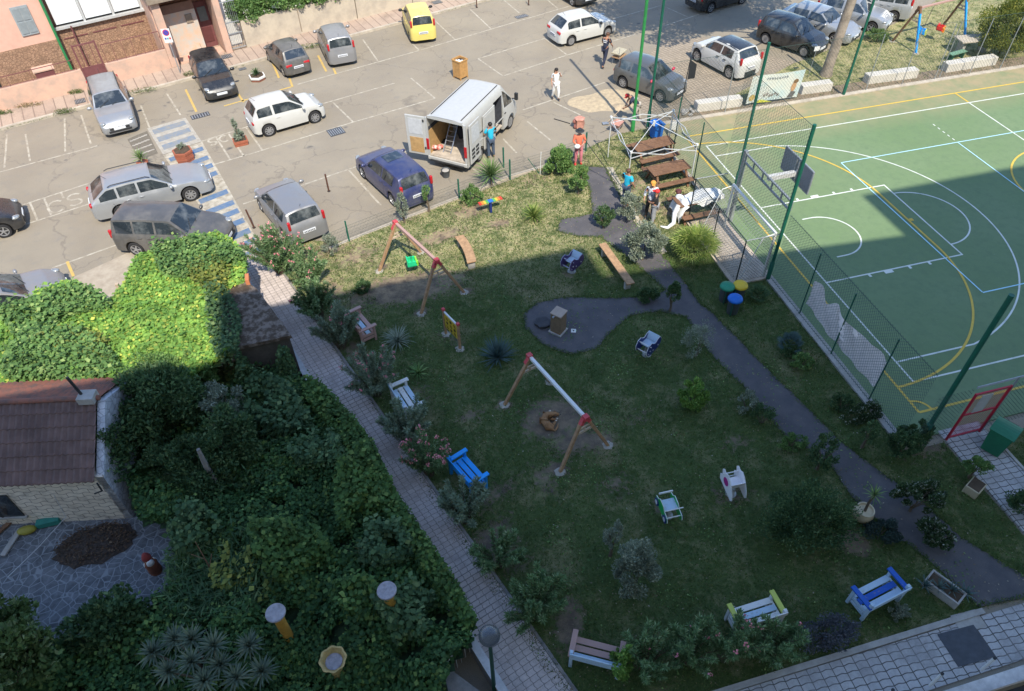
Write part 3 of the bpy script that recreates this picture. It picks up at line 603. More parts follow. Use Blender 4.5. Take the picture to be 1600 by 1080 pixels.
def car(label, pos, hd, L, Wd, H, body, name='parked_car', wb=2.5, xw=.30, xr=.47, xq=.12, xb=.035, hood=.96, nose=.72, zb0=.95, zf=None, deck=None, roofcol=None,
        win=None, rear='v', rimst='alloy', group='cars parked around the square', doors=2, tailz=.86, wr=.30, bumper=None, mirror=None, rails=False, sun=False, cat='car', ledge=None):
    """xw: windscreen base, xr: roof front, xq: roof rear, xb: rear glass base (fractions of L from the front / rear)"""
    t = thing(name, label, cat, (pos[0], pos[1], 0), hd, group)
    xF = L/2; xB = -L/2; m_ = .02*L
    Xw = xF-xw*L; Xr = xF-xr*L; Xq = xB+xq*L; Xb = xB+xb*L
    ax = (wb/2+.04, -wb/2+.04); zf = zf or hood
    prof = [(xB, .62), (xB+.06, zb0-.06), (Xb, zb0)] if deck is None else [(xB, .62), (xB+.05, deck-.07), (xB+.12, deck), (Xb, deck+.02)]
    prof += [(Xq, H-.045), ((Xq+Xr)/2, H), (Xr, H-.035), (Xw, hood), ((Xw+xF)/2+.05, (hood+nose)/2+.04), (xF-.28, nose+.01), (xF-.1, nose-.09), (xF, nose-.24)]
    px, pz = np.array(prof).T
    def top(x): 
        a = np.interp(x, px, pz); h = .03; return (np.interp(x-h, px, pz)+2*a+np.interp(x+h, px, pz))/4
    bl = lambda x: np.interp(x, [xB, Xw], [zb0 if deck is None else max(zb0, deck), zf])
    def half(x):
        u = (x-0)/(L/2); e = .13*abs(u)**4 if u > 0 else .10*abs(u)**5; c = max(0, abs(u)-.93)/.07; return Wd/2*(1-e)*(1-.16*c*c)
    def zb(x):
        z = .2
        for q in ax:
            d = abs(x-q); 
            if d < wr+.055: z = max(z, wr+math.sqrt(max(0, (wr+.055)**2-d*d)))
        if abs(x) > L/2-.12: z = max(z, .24)
        return z
    def sec(x):
        w = half(x); T = top(x); B = min(bl(x), T); h = max(T-B, 0); f = min(1, h/max(.05, H-B)); z0 = zb(x); wR = Wd/2*.76
        y4 = w*.95; y5 = y4-f*(y4-wR)-.03
        return [(w*.9, z0), (w*.985, z0+.03), (w, max(.52*B, z0+.05)), (w*.992, max(B-.10, z0+.06)), (y4, B-.005), (y5, B+h*.93+.012), (y5-.08-.03*f, B+h*.985+.022), (y5*.5, T+.028+.012*f), (0, T+.035+.016*f)]
    xs = sorted(set([xB, xB+.03, xF-.03, xF]+list(np.linspace(xB+.06, xF-.06, 46))+[Xw, Xr, Xq, Xb]+[q+s*(wr+.055)*k for q in ax for s in (-1, 1) for k in (1.001, .98, .9, .75, .5, .25, 0)]))
    S = [sec(x) for x in xs]; nk = 9
    mb = MB(); R = [[(x, y, z) for y, z in s]+[(x, -y, z) for y, z in s[-2::-1]] for x, s in zip(xs, S)]
    mb.grid(R); n2 = 2*nk-1
    mb.add(R[0], [tuple(range(n2))]); mb.add(R[-1], [tuple(range(n2))])
    bo = mb.build('body', body, t, smooth=38)
    MB().box((0, 0, .36), (L*.93, Wd*.70, .30)).box((0, 0, .27), (wb-2*wr-.14, Wd*.92, .16)).build('underbody', M_blk, t)
    def P(x, s, side, o=.008):      # on the window band: s 0..1 from belt to roof edge
        q = sec(x); a = Vector((x, q[4][0], q[4][1])); b = Vector((x, q[5][0], q[5][1])); p = a+(b-a)*s; p.y += o; p.z += o*.3
        return (p.x, p.y*side, p.z)
    def topP(x, yf, o=.012):
        q = sec(x); ye = q[5][0]-.02; y = abs(yf)*ye; ys = [q[8][0], q[7][0], q[6][0], q[5][0]]; zs = [q[8][1], q[7][1], q[6][1], q[5][1]]
        z = np.interp(y, ys, zs); sl = (top(x+.02)-top(x-.02))/.04; n = Vector((-sl, 0, 1)).normalized()*o
        return (x+n.x, math.copysign(y, yf), z+n.z)
    def patch(nm, xa, xb_, ya, m, par=t, o=.012, na=6):
        MB().grid([[topP(x, f, o) for f in np.linspace(-ya, ya, 9)] for x in np.linspace(xa, xb_, na)]).build(nm, m, par, smooth=50)
    patch('windscreen', Xw-.03*1, Xr+.05, .93, M_glass, o=.014)
    if deck is None: 
        patch('rear_window', Xb+.12*(Xq-Xb), Xq-.12*(Xq-Xb), .88, M_glass, o=.016)
    else: patch('rear_window', Xb+.04, Xq-.06, .86, M_glass)
    if roofcol: patch('roof', Xq+.02, Xr-.03, .99, roofcol, o=.008)
    if sun: patch('sunroof', Xr-.75, Xr-.12, .62, M_glass, o=.01)
    win = win or [(.40, .98), (.02, .36)]      # fractions of the cabin side, from the rear glass to the screen base
    c0 = Xb+.06; c1 = Xw-.12
    for side in (-1, 1):
        for k, (a, b) in enumerate(win):
            xa, xb_ = c0+(c1-c0)*a, c0+(c1-c0)*b; g = []
            for x in np.linspace(xa, xb_, 9):
                q = sec(x); f = (q[5][1]-q[4][1])
                if f < .07: continue
                g.append([P(x, s_, side) for s_ in (.08, .5, .88)])
            if len(g) > 1: MB().grid(g).build('side_window', M_glass, t, smooth=60)
        # doors: panels standing 3 mm proud, so that their seams read
        spans = [(ax[0]-wr-.14, ax[1]+wr+.1)] if doors == 1 else [(ax[0]-wr-.14, (Xw+Xq)/2-.22), ((Xw+Xq)/2-.26, ax[1]+wr*.75)]
        for xa, xb_ in spans:
            g = []
            for x in np.linspace(xa, xb_, 8):
                q = sec(x); zz = [q[1], q[2], q[3], q[4]]; g.append([(x, (y+.005)*side, (z+(.05 if i == 0 else 0)) if i < 3 else z-.02) for i, (y, z) in enumerate(zz)])
            d = MB().grid(g).build('door', body, t, smooth=50); q = sec(xb_+.16)
            MB().box((xb_+.16, (q[3][0]+.02)*side, q[3][1]-.02), (.17, .03, .03)).build('handle', bumper or body, d)
        mx = Xw-.12; MB().ell((mx, (half(mx)+.11)*side, zf+.06), (.07, .12, .085), 10, 6).beam((mx, half(mx)*.9*side, zf+.0), (mx, (half(mx)+.06)*side, zf+.04), .05, .04).build('mirror', mirror or body, t, smooth=60)
        MB().ell((xF-.20, (half(xF-.2)-.13)*side, nose-.04), (.18, .12, .085), 12, 8, rz=-.5*side).build('headlight', M_clear, t, smooth=60)
        if rear == 'v': MB().box((xB+.085, (half(xB+.12)-.085)*side, tailz+.10), (.13, .11, .36)).build('taillight', M_red, t, smooth=50, bev=.03)
        elif rear == 'h': MB().box((xB+.065, (half(xB+.12)-.22)*side, tailz-.08), (.12, .34, .14)).build('taillight', M_red, t, smooth=50, bev=.03)
        else: MB().ell((xB+.07, (half(xB+.12)-.15)*side, tailz-.06), (.07, .13, .11), 12, 8).build('taillight', M_red, t, smooth=60)
        if rails: MB().tube([(Xq+.1, side*.74*Wd/2, H+.0), (Xq+.25, side*.74*Wd/2, H+.055), (Xr-.15, side*.74*Wd/2, H+.05), (Xr, side*.74*Wd/2, H-.02)], .018, 6).build('roof_rail', M_blk, t, smooth=60)
        for q in ax: wheel(t, (q, side*(Wd/2-.115), wr), wr, .19, side, rimst)
    g = MB()
    zg = .44
    MB().box((xF-.03, 0, nose-.30), (.09, Wd*.52, .10)).box((xF-.02, 0, .34), (.09, Wd*.6, .1)).build('grille', M_blk, t, bev=.01)
    MB().box((xF+.015, 0, .46), (.03, .52, .11)).build('number_plate', M_plate, t)
    pl = MB().box((xB-.012, 0, .66 if rear != 'h' else .60), (.03, .52, .12)).build('number_plate', M_plate, t)
    mk = MB()
    for i in range(7): mk.box((xB-.029, -.19+.064*i, .66 if rear != 'h' else .60), (.004, .035, .06))
    mk.build('plate_marks', M_plateb, pl)
    if bumper: 
        for xx, s_ in ((xB, -1), (xF, 1)):
            g = [[(xx*(1-.0)+s_*.035-s_*(.34*abs(f)**4), f*(half(xx)+.05), z) for z in (.26, .33, .44, .5)] for f in np.linspace(-1, 1, 15)]
            MB().grid(g).build('bumper', bumper, t, smooth=60)
    if deck is None: MB().tube([(Xq+.12, 0, H+.03), (Xq-.05, 0, H+.22)], .008, 5).build('aerial', M_blk, t)
    MB().beam((Xw+.02, .05, hood+.05), (Xw-.22, .55, hood+.20), .02, .015).beam((Xw+.02, -.5, hood+.05), (Xw-.22, 0.0, hood+.24), .02, .015).build('wiper', M_blk, t)
    if rear != 'h': MB().beam((Xb+.02, 0, zb0+.05), (Xb+.55*(Xq-Xb), .28, zb0+.6*(H-zb0)), .02, .015, up=(1, 0, 0)).build('rear_wiper', M_blk, t)
    return t
def pw(rear_px, front_px, side, Wd, Lc=0):     # from the two visible wheel contact points
    a = Vector(G(*rear_px)); b = Vector(G(*front_px)); d = (b-a).normalized(); n = Vector((-d.y, d.x))*(1 if side == 'R' else -1)
    c = (a+b)/2+n*(Wd/2-.1); return (c.x, c.y), math.atan2(d.y, d.x)
def pc(tail, nose, L):                          # from tail and nose points (u, v, z); the nose or tail end kept
    a = Vector(G(*tail)); b = Vector(G(*nose)); d = (b-a).normalized(); return a, b, d, math.atan2(d.y, d.x)
P_white = paint('paint_white', (.50, .50, .475), .35, 0, .12); P_sil = paint('paint_silver', (.36, .375, .39), .35, .55, .35); P_sil2 = paint('paint_silver_clean', (.36, .375, .39), .3, .45, .15)
P_blk = paint('paint_black', (.018, .019, .021), .25, 0, .12); P_dgr = paint('paint_dark_grey', (.10, .098, .095), .4, .3, .4); P_ltg = paint('paint_mid_grey', (.26, .262, .27), .35, .4, .3)
P_yel = paint('paint_yellow', (.62, .50, .13), .35, 0, .1); P_blue = paint('paint_navy', (.035, .045, .13), .3, .2, .25); P_gr2 = paint('paint_slate', (.12, .125, .125), .3, .4, .2); P_pgrey = paint('paint_dusty', (.27, .27, .28), .5, .3, .7)
P_redm = paint('paint_red', (.45, .02, .06), .3)
hd15 = math.atan2(kd.y, kd.x)
# white two-door city car in the middle row
p_, h_ = pw((421,213), (493,192), 'R', 1.63)
car('small rounded white two-door city car in the middle parking row', p_, h_, 3.57, 1.63, 1.49, P_white, wb=2.3, xw=.27, xr=.46, xq=.12, xb=.03, hood=.95, nose=.80, zb0=.98, doors=1, win=[(.42, .99), (.08, .37)], rear='o', tailz=.82, rimst='multi', mirror=P_white)
p_, h_ = pw((890,72), (948,57), 'R', 1.64)
car('older white four-door hatchback with black side strips near the trolley worker', p_, h_, 3.88, 1.64, 1.42, P_white, wb=2.45, xw=.30, xr=.45, xq=.17, xb=.03, hood=.90, nose=.72, zb0=.93, doors=2, win=[(.52, .97), (.16, .48)], rear='h', tailz=.88, rimst='steel', wr=.28, bumper=P_white, mirror=M_blk)
def nosecar(nose_px, tail_px, L, z=.25):
    b = Vector(G(*nose_px, z)); a = Vector(G(*tail_px[:2], tail_px[2])); d = (b-a).normalized(); c = b-d*L/2; return (c.x, c.y), math.atan2(d.y, d.x)
def tailcar(tail_px, nose_px, L, z=.25):
    a = Vector(G(*tail_px, z)); b = Vector(G(*nose_px[:2], nose_px[2])); d = (b-a).normalized(); c = a+d*L/2; return (c.x, c.y), math.atan2(d.y, d.x)
p_, h_ = nosecar((190,206), (157,120,1.45), 4.45)
car('dusty silver estate car parked nose-out against the pink wall', p_, h_, 4.45, 1.71, 1.46, P_sil, wb=2.61, xw=.31, xr=.44, xq=.06, xb=.02, hood=.95, nose=.76, zb0=.95, win=[(.60, .97), (.31, .57), (.05, .28)], rails=True)
p_, h_ = nosecar((349,152), (317,80,1.45), 3.8)
car('shiny black hatchback with bright grille parked nose-out by the doorway', p_, h_, 3.8, 1.7, 1.5, P_blk, wb=2.39, xw=.28, xr=.46, xq=.1, xb=.03, hood=.98, nose=.76, zb0=1.0, win=[(.5, .97), (.14, .46)])
p_, h_ = tailcar((469,114), (442,66,1.25), 3.35)
car('small dark grey two-door car with a yellow cloth behind its rear window', p_, h_, 3.35, 1.51, 1.43, P_dgr, wb=2.2, xw=.26, xr=.44, xq=.12, xb=.03, hood=.92, nose=.72, zb0=.95, doors=1, win=[(.42, .98), (.06, .38)], rear='h', tailz=.80, wr=.27, rimst='steel', bumper=P_dgr)
p_, h_ = tailcar((534,99), (523,52,1.4), 3.65)
car('light grey boxy hatchback with tall red tail lamps beside the dark grey one', p_, h_+R_(4), 3.65, 1.64, 1.55, P_ltg, wb=2.3, xw=.24, xr=.40, xq=.07, xb=.02, hood=1.02, nose=.82, zb0=1.02, win=[(.56, .97), (.29, .53), (.06, .26)], tailz=1.06, wr=.29)
p_, h_ = tailcar((658,63), (652,14,1.4), 3.54)
car('yellow boxy hatchback with tall red tail lamps', p_, h_+R_(6), 3.54, 1.58, 1.54, P_yel, wb=2.3, xw=.24, xr=.40, xq=.07, xb=.02, hood=1.0, nose=.82, zb0=1.0, win=[(.56, .97), (.29, .53), (.06, .26)], tailz=1.06, wr=.28, rimst='steel', bumper=P_yel, mirror=M_blk)
p_, h_ = pw((193,342), (302,313), 'R', 1.82)
car('long silver estate car driving over the blue crossing', p_, h_, 4.8, 1.84, 1.47, P_sil2, wb=2.72, xw=.31, xr=.47, xq=.17, xb=.035, hood=.93, nose=.72, zb0=.98, win=[(.60, .97), (.33, .57), (.08, .30)], rails=True, rear='o', tailz=.92, wr=.33, rimst='multi', mirror=P_sil2)
c_ = G(270, 352, .8)
car('dark grey dusty people carrier half under the vines beside the crossing', (c_[0], c_[1]-.15), R_(-19), 4.35, 1.75, 1.62, P_dgr, wb=2.69, xw=.27, xr=.42, xq=.06, xb=.03, hood=1.05, nose=.80, zb0=1.0, win=[(.62, .99), (.32, .59), (.05, .29)], wr=.31, mirror=P_dgr)
p_, h_ = tailcar((487,373), (432,300,.6), 4.0)
car('silver hatchback parked nose-out beside the oleander at the lawn fence', p_, h_, 4.0, 1.72, 1.5, P_ltg, wb=2.51, xw=.27, xr=.44, xq=.09, xb=.03, hood=.98, nose=.74, zb0=.99, win=[(.52, .97), (.16, .48)], tailz=.98)
p_, h_ = tailcar((657,319), (592,252,.6), 4.4)
car('navy blue hatchback with a dark sunroof behind the lawn fence', p_, h_, 4.25, 1.72, 1.49, P_blue, wb=2.6, xw=.30, xr=.44, xq=.09, xb=.03, hood=.95, nose=.74, zb0=.95, win=[(.55, .97), (.2, .52)], tailz=.98, sun=True)
p_, h_ = pw((970,136), (1032,160), 'R', 1.63)
car('slate grey two-door city car with red mirrors by the green poles', p_, h_, 3.66, 1.63, 1.49, P_gr2, wb=2.3, xw=.27, xr=.46, xq=.12, xb=.03, hood=.95, nose=.80, zb0=.98, doors=1, win=[(.42, .99), (.08, .37)], rear='o', tailz=.82, rimst='multi', mirror=P_redm)
p_, h_ = pw((1140,124), (1088,96), 'L', 1.74)
tw = car('white compact car with black roof and tail on the paved bay', p_, h_, 3.7, 1.74, 1.51, P_white, wb=2.43, xw=.25, xr=.42, xq=.14, xb=.06, hood=1.0, nose=.82, zb0=1.02, roofcol=P_blk, win=[(.52, .97), (.18, .49)], tailz=.98, wr=.33, rimst='multi', bumper=M_blk)
p_, h_ = pw((1196,69), (1251,88), 'R', 1.66)
car('black hatchback parked between the paved bay and the silver sedan', p_, h_, 3.72, 1.66, 1.52, P_blk, wb=2.39, xw=.28, xr=.46, xq=.1, xb=.03, hood=.98, nose=.76, zb0=1.0, win=[(.5, .97), (.14, .46)], rimst='steel')
p_, h_ = nosecar((1337,58), (1236,5,1.2), 4.4, .4)
car('silver grey sedan parked behind the leaning tree trunk', p_, h_, 4.4, 1.72, 1.42, P_sil2, wb=2.6, xw=.31, xr=.45, xq=.19, xb=.1, hood=.92, nose=.72, zb0=.92, deck=.98, win=[(.55, .97), (.15, .5)], rear='h', tailz=.92)
p_, h_ = nosecar((1390,38), (1300,-5,1.2), 4.1, .4)
car('white-silver hatchback, second from the far swing', p_, h_, 4.1, 1.72, 1.45, P_sil2, wb=2.5, xw=.30, xr=.45, xq=.1, xb=.03, hood=.92, nose=.72, zb0=.95, win=[(.55, .97), (.15, .5)])
a_ = Vector(G(1428, 26, .3)); h_ = math.atan2(.62, -.78); d_ = Vector((math.cos(h_), math.sin(h_)))
car('silver people carrier with tall red tail lamp next to the far swing', (a_.x+d_.x*2.1, a_.y+d_.y*2.1+.5), h_, 4.3, 1.8, 1.65, P_sil2, wb=2.65, xw=.27, xr=.42, xq=.06, xb=.03, hood=1.05, nose=.80, zb0=1.0, win=[(.62, .99), (.32, .59), (.05, .29)], tailz=1.05)
c_ = G(1122, -6, .5)
car('dark car in the tree shade at the far edge of the square', c_, R_(15), 4.0, 1.7, 1.45, P_blk, wb=2.5)
c_ = G(893, -12, .3)
car('black car in the far row beyond the white hatchback', c_, R_(-75), 3.8, 1.65, 1.45, P_blk, wb=2.4)
c_ = G(46, 452, .9)
car('dust-covered grey car half hidden by the vines, nearest the left edge', (c_[0]-.95, c_[1]-.15), R_(22), 4.2, 1.75, 1.5, P_pgrey, wb=2.5, xw=.29, xr=.46, mirror=P_pgrey)
c_ = G(-42, 347, .6)
car('black car mostly cut off by the left edge of the view', (c_[0]-.35, c_[1]-.05), R_(13), 4.2, 1.75, 1.45, P_blk, wb=2.5)
# ------------------------------------------------------------------ white delivery van with its doors open
def van():
    b = Vector(G(731, 262, .4)); f = Vector(G(807, 192, 0)); d = (f-b).normalized(); hd = math.atan2(d.y, d.x); n = Vector((-d.y, d.x)); Wd = 1.98; L = 5.4
    tail = b+n*(Wd/2-.0); c = tail+d*L/2; t = thing('delivery_van', 'white high-roof delivery van with its rear and side doors open', 'van', (c.x, c.y, 0), hd, None)
    xB = -L/2; H = 2.5; Wh = Wd/2; wh = M('van_white', (.44, .44, .42), .4, var=.05, coat=.3); inn = M('van_inside', (.05, .055, .07), .8, var=.3); xc = .95; wr = .34; wb = 3.2; ax = (1.75, -1.45)
    def zb(x):
        z = .34
        for q in ax:
            if abs(x-q) < wr+.06: z = max(z, wr+math.sqrt((wr+.06)**2-(x-q)**2))
        return z
    def side(s, x0, x1, hole=None, th=.045):
        xs = sorted(set([x0, x1]+[q+k*(wr+.06)*f for q in ax for f in (-1, 1) for k in (1, .92, .7, .35, 0) if x0 < q+k*(wr+.06)*f < x1]+(list(hole[:2]) if hole else [])))
        lv = lambda x: [(Wh-.0, zb(x)), (Wh, max(.95, zb(x)+.05)), (Wh-.01, 1.25), (Wh-.05, 2.1), (Wh-.10, 2.36), (Wh-.17, 2.46)]
        mb = MB()
        for i in range(len(xs)-1):
            xa, xb_ = xs[i], xs[i+1]; A = lv(xa); B = lv(xb_)
            for j in range(5):
                if hole and xa >= hole[0]-1e-6 and xb_ <= hole[1]+1e-6 and j < 3: continue
                for w, (o) in enumerate((0, th)):
                    mb.add([(xa, s*(A[j][0]-o), A[j][1]), (xb_, s*(B[j][0]-o), B[j][1]), (xb_, s*(B[j+1][0]-o), B[j+1][1]), (xa, s*(A[j+1][0]-o), A[j+1][1])], [(0, 1, 2, 3)])
        return mb
    hole = (-.02+.05, .93)
    side(-1, xB, xc+.0, hole).build('side_panel', wh, t, smooth=30); side(1, xB, xc).build('side_panel', wh, t, smooth=30)
    # roof with ribs
    ys = np.linspace(-1, 1, 11); mb = MB()
    mb.grid([[(x, y*(Wh-.17), 2.46+.055*(1-y**4)) for y in ys] for x in np.linspace(xB, .95, 8)]); mb.grid([[(x, y*(Wh-.19), 2.43+.05*(1-y**4)) for y in ys] for x in np.linspace(xB, .95, 8)])
    rf = mb.build('roof', wh, t, smooth=40)
    for y in (-.72, .72): MB().beam((xB+.15, y, 2.50), (.9, y, 2.50), .03, .022).build('roof_gutter', M_blk, rf)
    # floor, bulkhead, wheel boxes, plywood lining
    MB().box((-.9, 0, .56), (3.6, Wd-.12, .08)).build('load_floor', M('van_floor', (.42, .36, .29), .9, var=.3, scale=4), t)
    MB().box((.93, 0, 1.45), (.04, Wd-.18, 1.75)).build('bulkhead', inn, t)
    MB().box((-1.55, Wh-.09, 1.15), (2.1, .02, 1.1)).build('plywood_lining', M('plywood', (.42, .26, .11), .8, var=.2), t)
    MB().box((-.9, Wh-.075, 1.83), (3.55, .02, .4)).box((-1.35, -Wh+.075, 1.33), (2.6, .02, 1.4)).build('inner_lining', inn, t)
    MB().box((xB+.02, 0, .46), (.12, Wd-.04, .16)).build('bumper', wh, t, bev=.02); MB().box((xB-.05, 0, .40), (.12, Wd-.3, .05)).build('step', M_blk, t)
    mb = MB()
    for s in (-1, 1): mb.box((xB+.03, s*(Wh-.06), 1.45), (.07, .1, 1.85))
    mb.box((xB+.03, 0, 2.42), (.07, Wd-.3, .12)); mb.build('door_frame', wh, t)
    for s in (-1, 1): MB().box((xB-.005, s*(Wh-.06), 1.12), (.05, .12, .52)).build('taillight', M_red, t, bev=.01)
    MB().box((-.2, 0, .42), (4.3, 1.5, .2)).build('underbody', M_blk, t)
    # cab
    cab = [(.95, 2.47), (1.15, 2.40), (1.45, 2.05), (1.8, 1.62), (2.12, 1.28), (2.3, 1.16), (2.55, 1.0), (2.66, .82), (2.7, .45)]
    cx, cz = np.array(cab).T; xs = sorted(set(list(np.linspace(.95, 2.7, 26))+[ax[0]+k*(wr+.06) for k in (-1.001, -.9, -.6, -.3, 0, .3, .6, .9, 1.001)])); G_ = []
    def cs(x):
        T = np.interp(x, cx, cz); w = Wh*(1-.16*max(0, (x-1.6)/1.1)**2.2); z0 = zb(x); B = min(1.28, T-.02); f = (T-B)/1.2
        return [(w*.95, z0), (w, z0+.03), (w, max(.75, z0+.05)), (w, max(B-.08, z0+.06)), (w*.99, B), (w-.02-.15*f, B+(T-B)*.9), (w-.10-.15*f, T-.0), (w*.5, T+.04), (0, T+.05)]
    for x in xs: s_ = cs(x); G_.append([(x, y, z) for y, z in s_]+[(x, -y, z) for y, z in s_[-2::-1]])
    mb = MB(); mb.grid(G_); mb.add(G_[-1], [tuple(range(17))]); mb.add(G_[0], [tuple(range(17))]); mb.build('cab', wh, t, smooth=38)
    MB().grid([[(x+.012, f*(cs(x)[6][0]-.03), cs(x)[8][1]+.012-.05*abs(f)**3) for f in np.linspace(-1, 1, 9)] for x in np.linspace(1.24, 2.1, 5)]).build('windscreen', M_glass, t, smooth=60)
    for s in (-1, 1):
        g = []
        for x in np.linspace(1.08, 1.86, 7):
            q = cs(x); a, b_ = Vector((q[4][0], q[4][1])), Vector((q[5][0], q[5][1])); k1 = min(.86, .86)
            g.append([(x, s*((a+(b_-a)*k).x+.01), (a+(b_-a)*k).y) for k in (.1, .5, k1)])
        dr = []
        for x in np.linspace(1.02, 1.42, 4): q = cs(x); dr.append([(x, s*(q[i][0]+.006), q[i][1]+(.04 if i == 1 else 0)) for i in (1, 2, 3, 4)])
        d = MB().grid(dr).build('cab_door', wh, t, smooth=60); MB().box((1.1, s*(Wh+.015), 1.12), (.14, .03, .04)).build('handle', M_blk, d)
        MB().grid(g).build('side_window', M_glass, t, smooth=60)
        MB().box((2.0, s*(Wh+.16), 1.55), (.12, .16, .34)).beam((1.98, s*(Wh-.12), 1.4), (1.98, s*(Wh+.12), 1.45), .05, .05).build('mirror', M_blk, t, bev=.02)
        MB().ell((2.5, s*.66, .93), (.14, .2, .17), 10, 6).build('headlight', M_clear, t, smooth=60)
        for q in ax: wheel(t, (q, s*(Wh-.13), wr), wr, .2, s, 'steel')
    MB().box((2.66, 0, .55), (.12, 1.5, .22)).build('front_bumper', M_blk, t, bev=.02); MB().box((-.75, -Wh-.006, 1.02), (3.3, .02, .06)).build('side_strip', wh, t)
    # sliding door pushed back along the right side
    mb = MB(); mb.box((-.62, -Wh-.045, 1.28), (1.12, .05, 1.62)); mb.box((-.62, -Wh-.075, 1.75), (.95, .02, .5)); sd = mb.build('sliding_door', wh, t, bev=.015)
    MB().box((-.1, -Wh-.08, 1.15), (.05, .03, .16)).build('handle', M_blk, sd); MB().box((-1.35, -Wh-.012, 1.42), (2.3, .02, .03)).build('door_rail', M_blk, t)
    # rear doors: left swung out sideways, right folded back along the side
    def rdoor(hinge, ang, sgn):
        R = Matrix.Rotation(ang, 3, 'Z'); e = MB(); w = .92
        def bx(c, dd): e.box(Vector((hinge[0], hinge[1], 0))+R @ Vector(c), dd, ang)
        bx((w/2, 0, 1.45), (w, .06, 1.85)); o = e.build('rear_door', wh, t, bev=.02)
        for (c, dd, m, nm) in (((w/2, sgn*.036, 1.88), (w*.7, .012, .72), M('door_recess', (.48, .49, .50), .5), 'window_panel'), ((w/2, sgn*.036, 1.0), (w*.7, .014, .72), MC['plywood'], 'lining'), ((.06, sgn*.05, 2.2), (.06, .03, .1), M_blk, 'hinge'), ((.06, sgn*.05, .9), (.06, .03, .1), M_blk, 'hinge')):
            f = MB(); f.box(Vector((hinge[0], hinge[1], 0))+R @ Vector(c), dd, ang); f.build(nm, m, o)
    rdoor((xB+.02, Wh-.0), R_(97), 1)
    e = MB(); w = .92; e.box((xB+.08+w/2, -Wh-.13, 1.45), (w, .06, 1.85)); o = e.build('rear_door', wh, t, bev=.02); r = M('door_recess', (.48, .49, .50), .5)
    MB().box((xB+.08+w/2, -Wh-.168, 1.85), (w*.72, .012, .75)).build('window_panel', r, o)
    mb = MB()
    for i, z in enumerate((.8, .98, 1.16)): mb.box((xB+.30, -Wh-.17, z), (.26, .014, .1)); mb.box((xB+.68, -Wh-.17, z), (.26, .014, .1))
    mb.build('vent_panel', M_blk, o)
    # things in the load space
    R = Matrix.Rotation(hd, 3, 'Z'); wp = lambda x, y, z: R @ Vector((x, y, z))+Vector((c.x, c.y, 0))
    mb = MB(); q = thing('folding_ladder', 'grey folded metal ladder leaning inside the open van', 'ladder', wp(xB+.75, .25, .6), hd)
    for s in (-.19, .19): mb.beam((-.35, s, 0), (.45, s, 1.0), .04, .025)
    mb.build('rail', M('alu_dull', (.32, .33, .35), .4, .6), q); mb = MB()
    for i in range(6): mb.beam((-.35+.8*(i+.5)/6, -.19, (i+.5)/6), (-.35+.8*(i+.5)/6, .19, (i+.5)/6), .03, .02)
    mb.build('rung', MC['alu_dull'], q)
    mb = MB(); random.seed(5)
    for i in range(3): mb.ell((0+random.uniform(-.14, .14), random.uniform(-.14, .14), .1+.05*i), (.16, .13, .09), 9, 6, random.random()*3)
    tag(mb.build('rag_bundle', M('rag_red_white', (.55, .12, .09), .9, col2=(.6, .55, .5), c2=(.45, .55), scale=7), smooth=60, loc=wp(xB+.42, .72, .6)), 'red and white bundle of rags on the van floor', 'rags')
    tag(MB().box((0, 0, .25), (.7, .5, .5)).ell((.1, 0, .55), (.3, .22, .16)).build('dark_sack', inn, loc=wp(-.6, .2, .6), smooth=40), 'dark sack and crate deep inside the van', 'sack')
    return t
van_t = van()

# ================================================================== playground, benches, court furniture
M_wood = M('weathered_wood', (.36, .22, .12), .85, var=.3, scale=7, bump=.3, bscale=30); M_wood2 = M('pale_wood', (.46, .36, .26), .85, var=.25, scale=8); M_woodd = M('dark_wood', (.17, .09, .05), .8, var=.3, scale=6, bump=.2)
M_wredc = M('red_cap_paint', (.50, .06, .07), .5, scale=13, col2=(0.41, 0.141, 0.12), c2=(.56, .70), bump=.15); M_green = M('green_post_paint', (.012, .10, .065), .45, var=.15); M_green2 = M('bright_green_paint', (.03, .22, .06), .45, var=.15); M_steel = M('galvanised', (.36, .38, .40), .45, .5, var=.2)
M_whitep = M('white_board_paint', (.66, .66, .64), .55, scale=13, col2=(0.498, 0.471, 0.433), c2=(.56, .70), bump=.15); M_bluep = M('blue_board_paint', (.01, .30, .78), .5, scale=13, col2=(0.143, 0.229, 0.444), c2=(.56, .70), bump=.15); M_navy = M('navy_board_paint', (.015, .03, .16), .45, var=.2); M_purp = M('purple_board_paint', (.055, .03, .12), .45, var=.25); M_spring = M('spring_metal', (.45, .45, .43), .4, .5)
M_skyb = M('pale_blue_paint', (.42, .55, .66), .6, scale=13, col2=(0.366, 0.411, 0.444), c2=(.56, .70), bump=.15); M_pinkp = M('dusty_pink_paint', (.42, .26, .22), .65, scale=13, col2=(0.366, 0.251, 0.202), c2=(.56, .70), bump=.15); M_yelp = M('yellow_board_paint', (.62, .42, .04), .5, scale=13, col2=(0.476, 0.339, 0.103), c2=(.56, .70), bump=.15); M_limep = M('lime_yellow_paint', (.45, .50, .10), .6, scale=13, col2=(0.383, 0.383, 0.136), c2=(.56, .70), bump=.15); M_cem = M('footing_cement', (.34, .31, .26), .95, var=.2, bump=.3)
M_navyb = M('royal_blue_paint', (.01, .09, .42), .5, scale=13, col2=(0.141, 0.158, 0.312), c2=(.56, .70), bump=.15); M_chain = M('chain_steel', (.2, .2, .2), .4, .8)
def footing(x, y, r=.2, name='concrete_footing'):
    return MB().lathe([(r, -.02), (r*.95, .012), (r*.6, .03), (.001, .035)], (x, y, .03), 13, wob=.13)
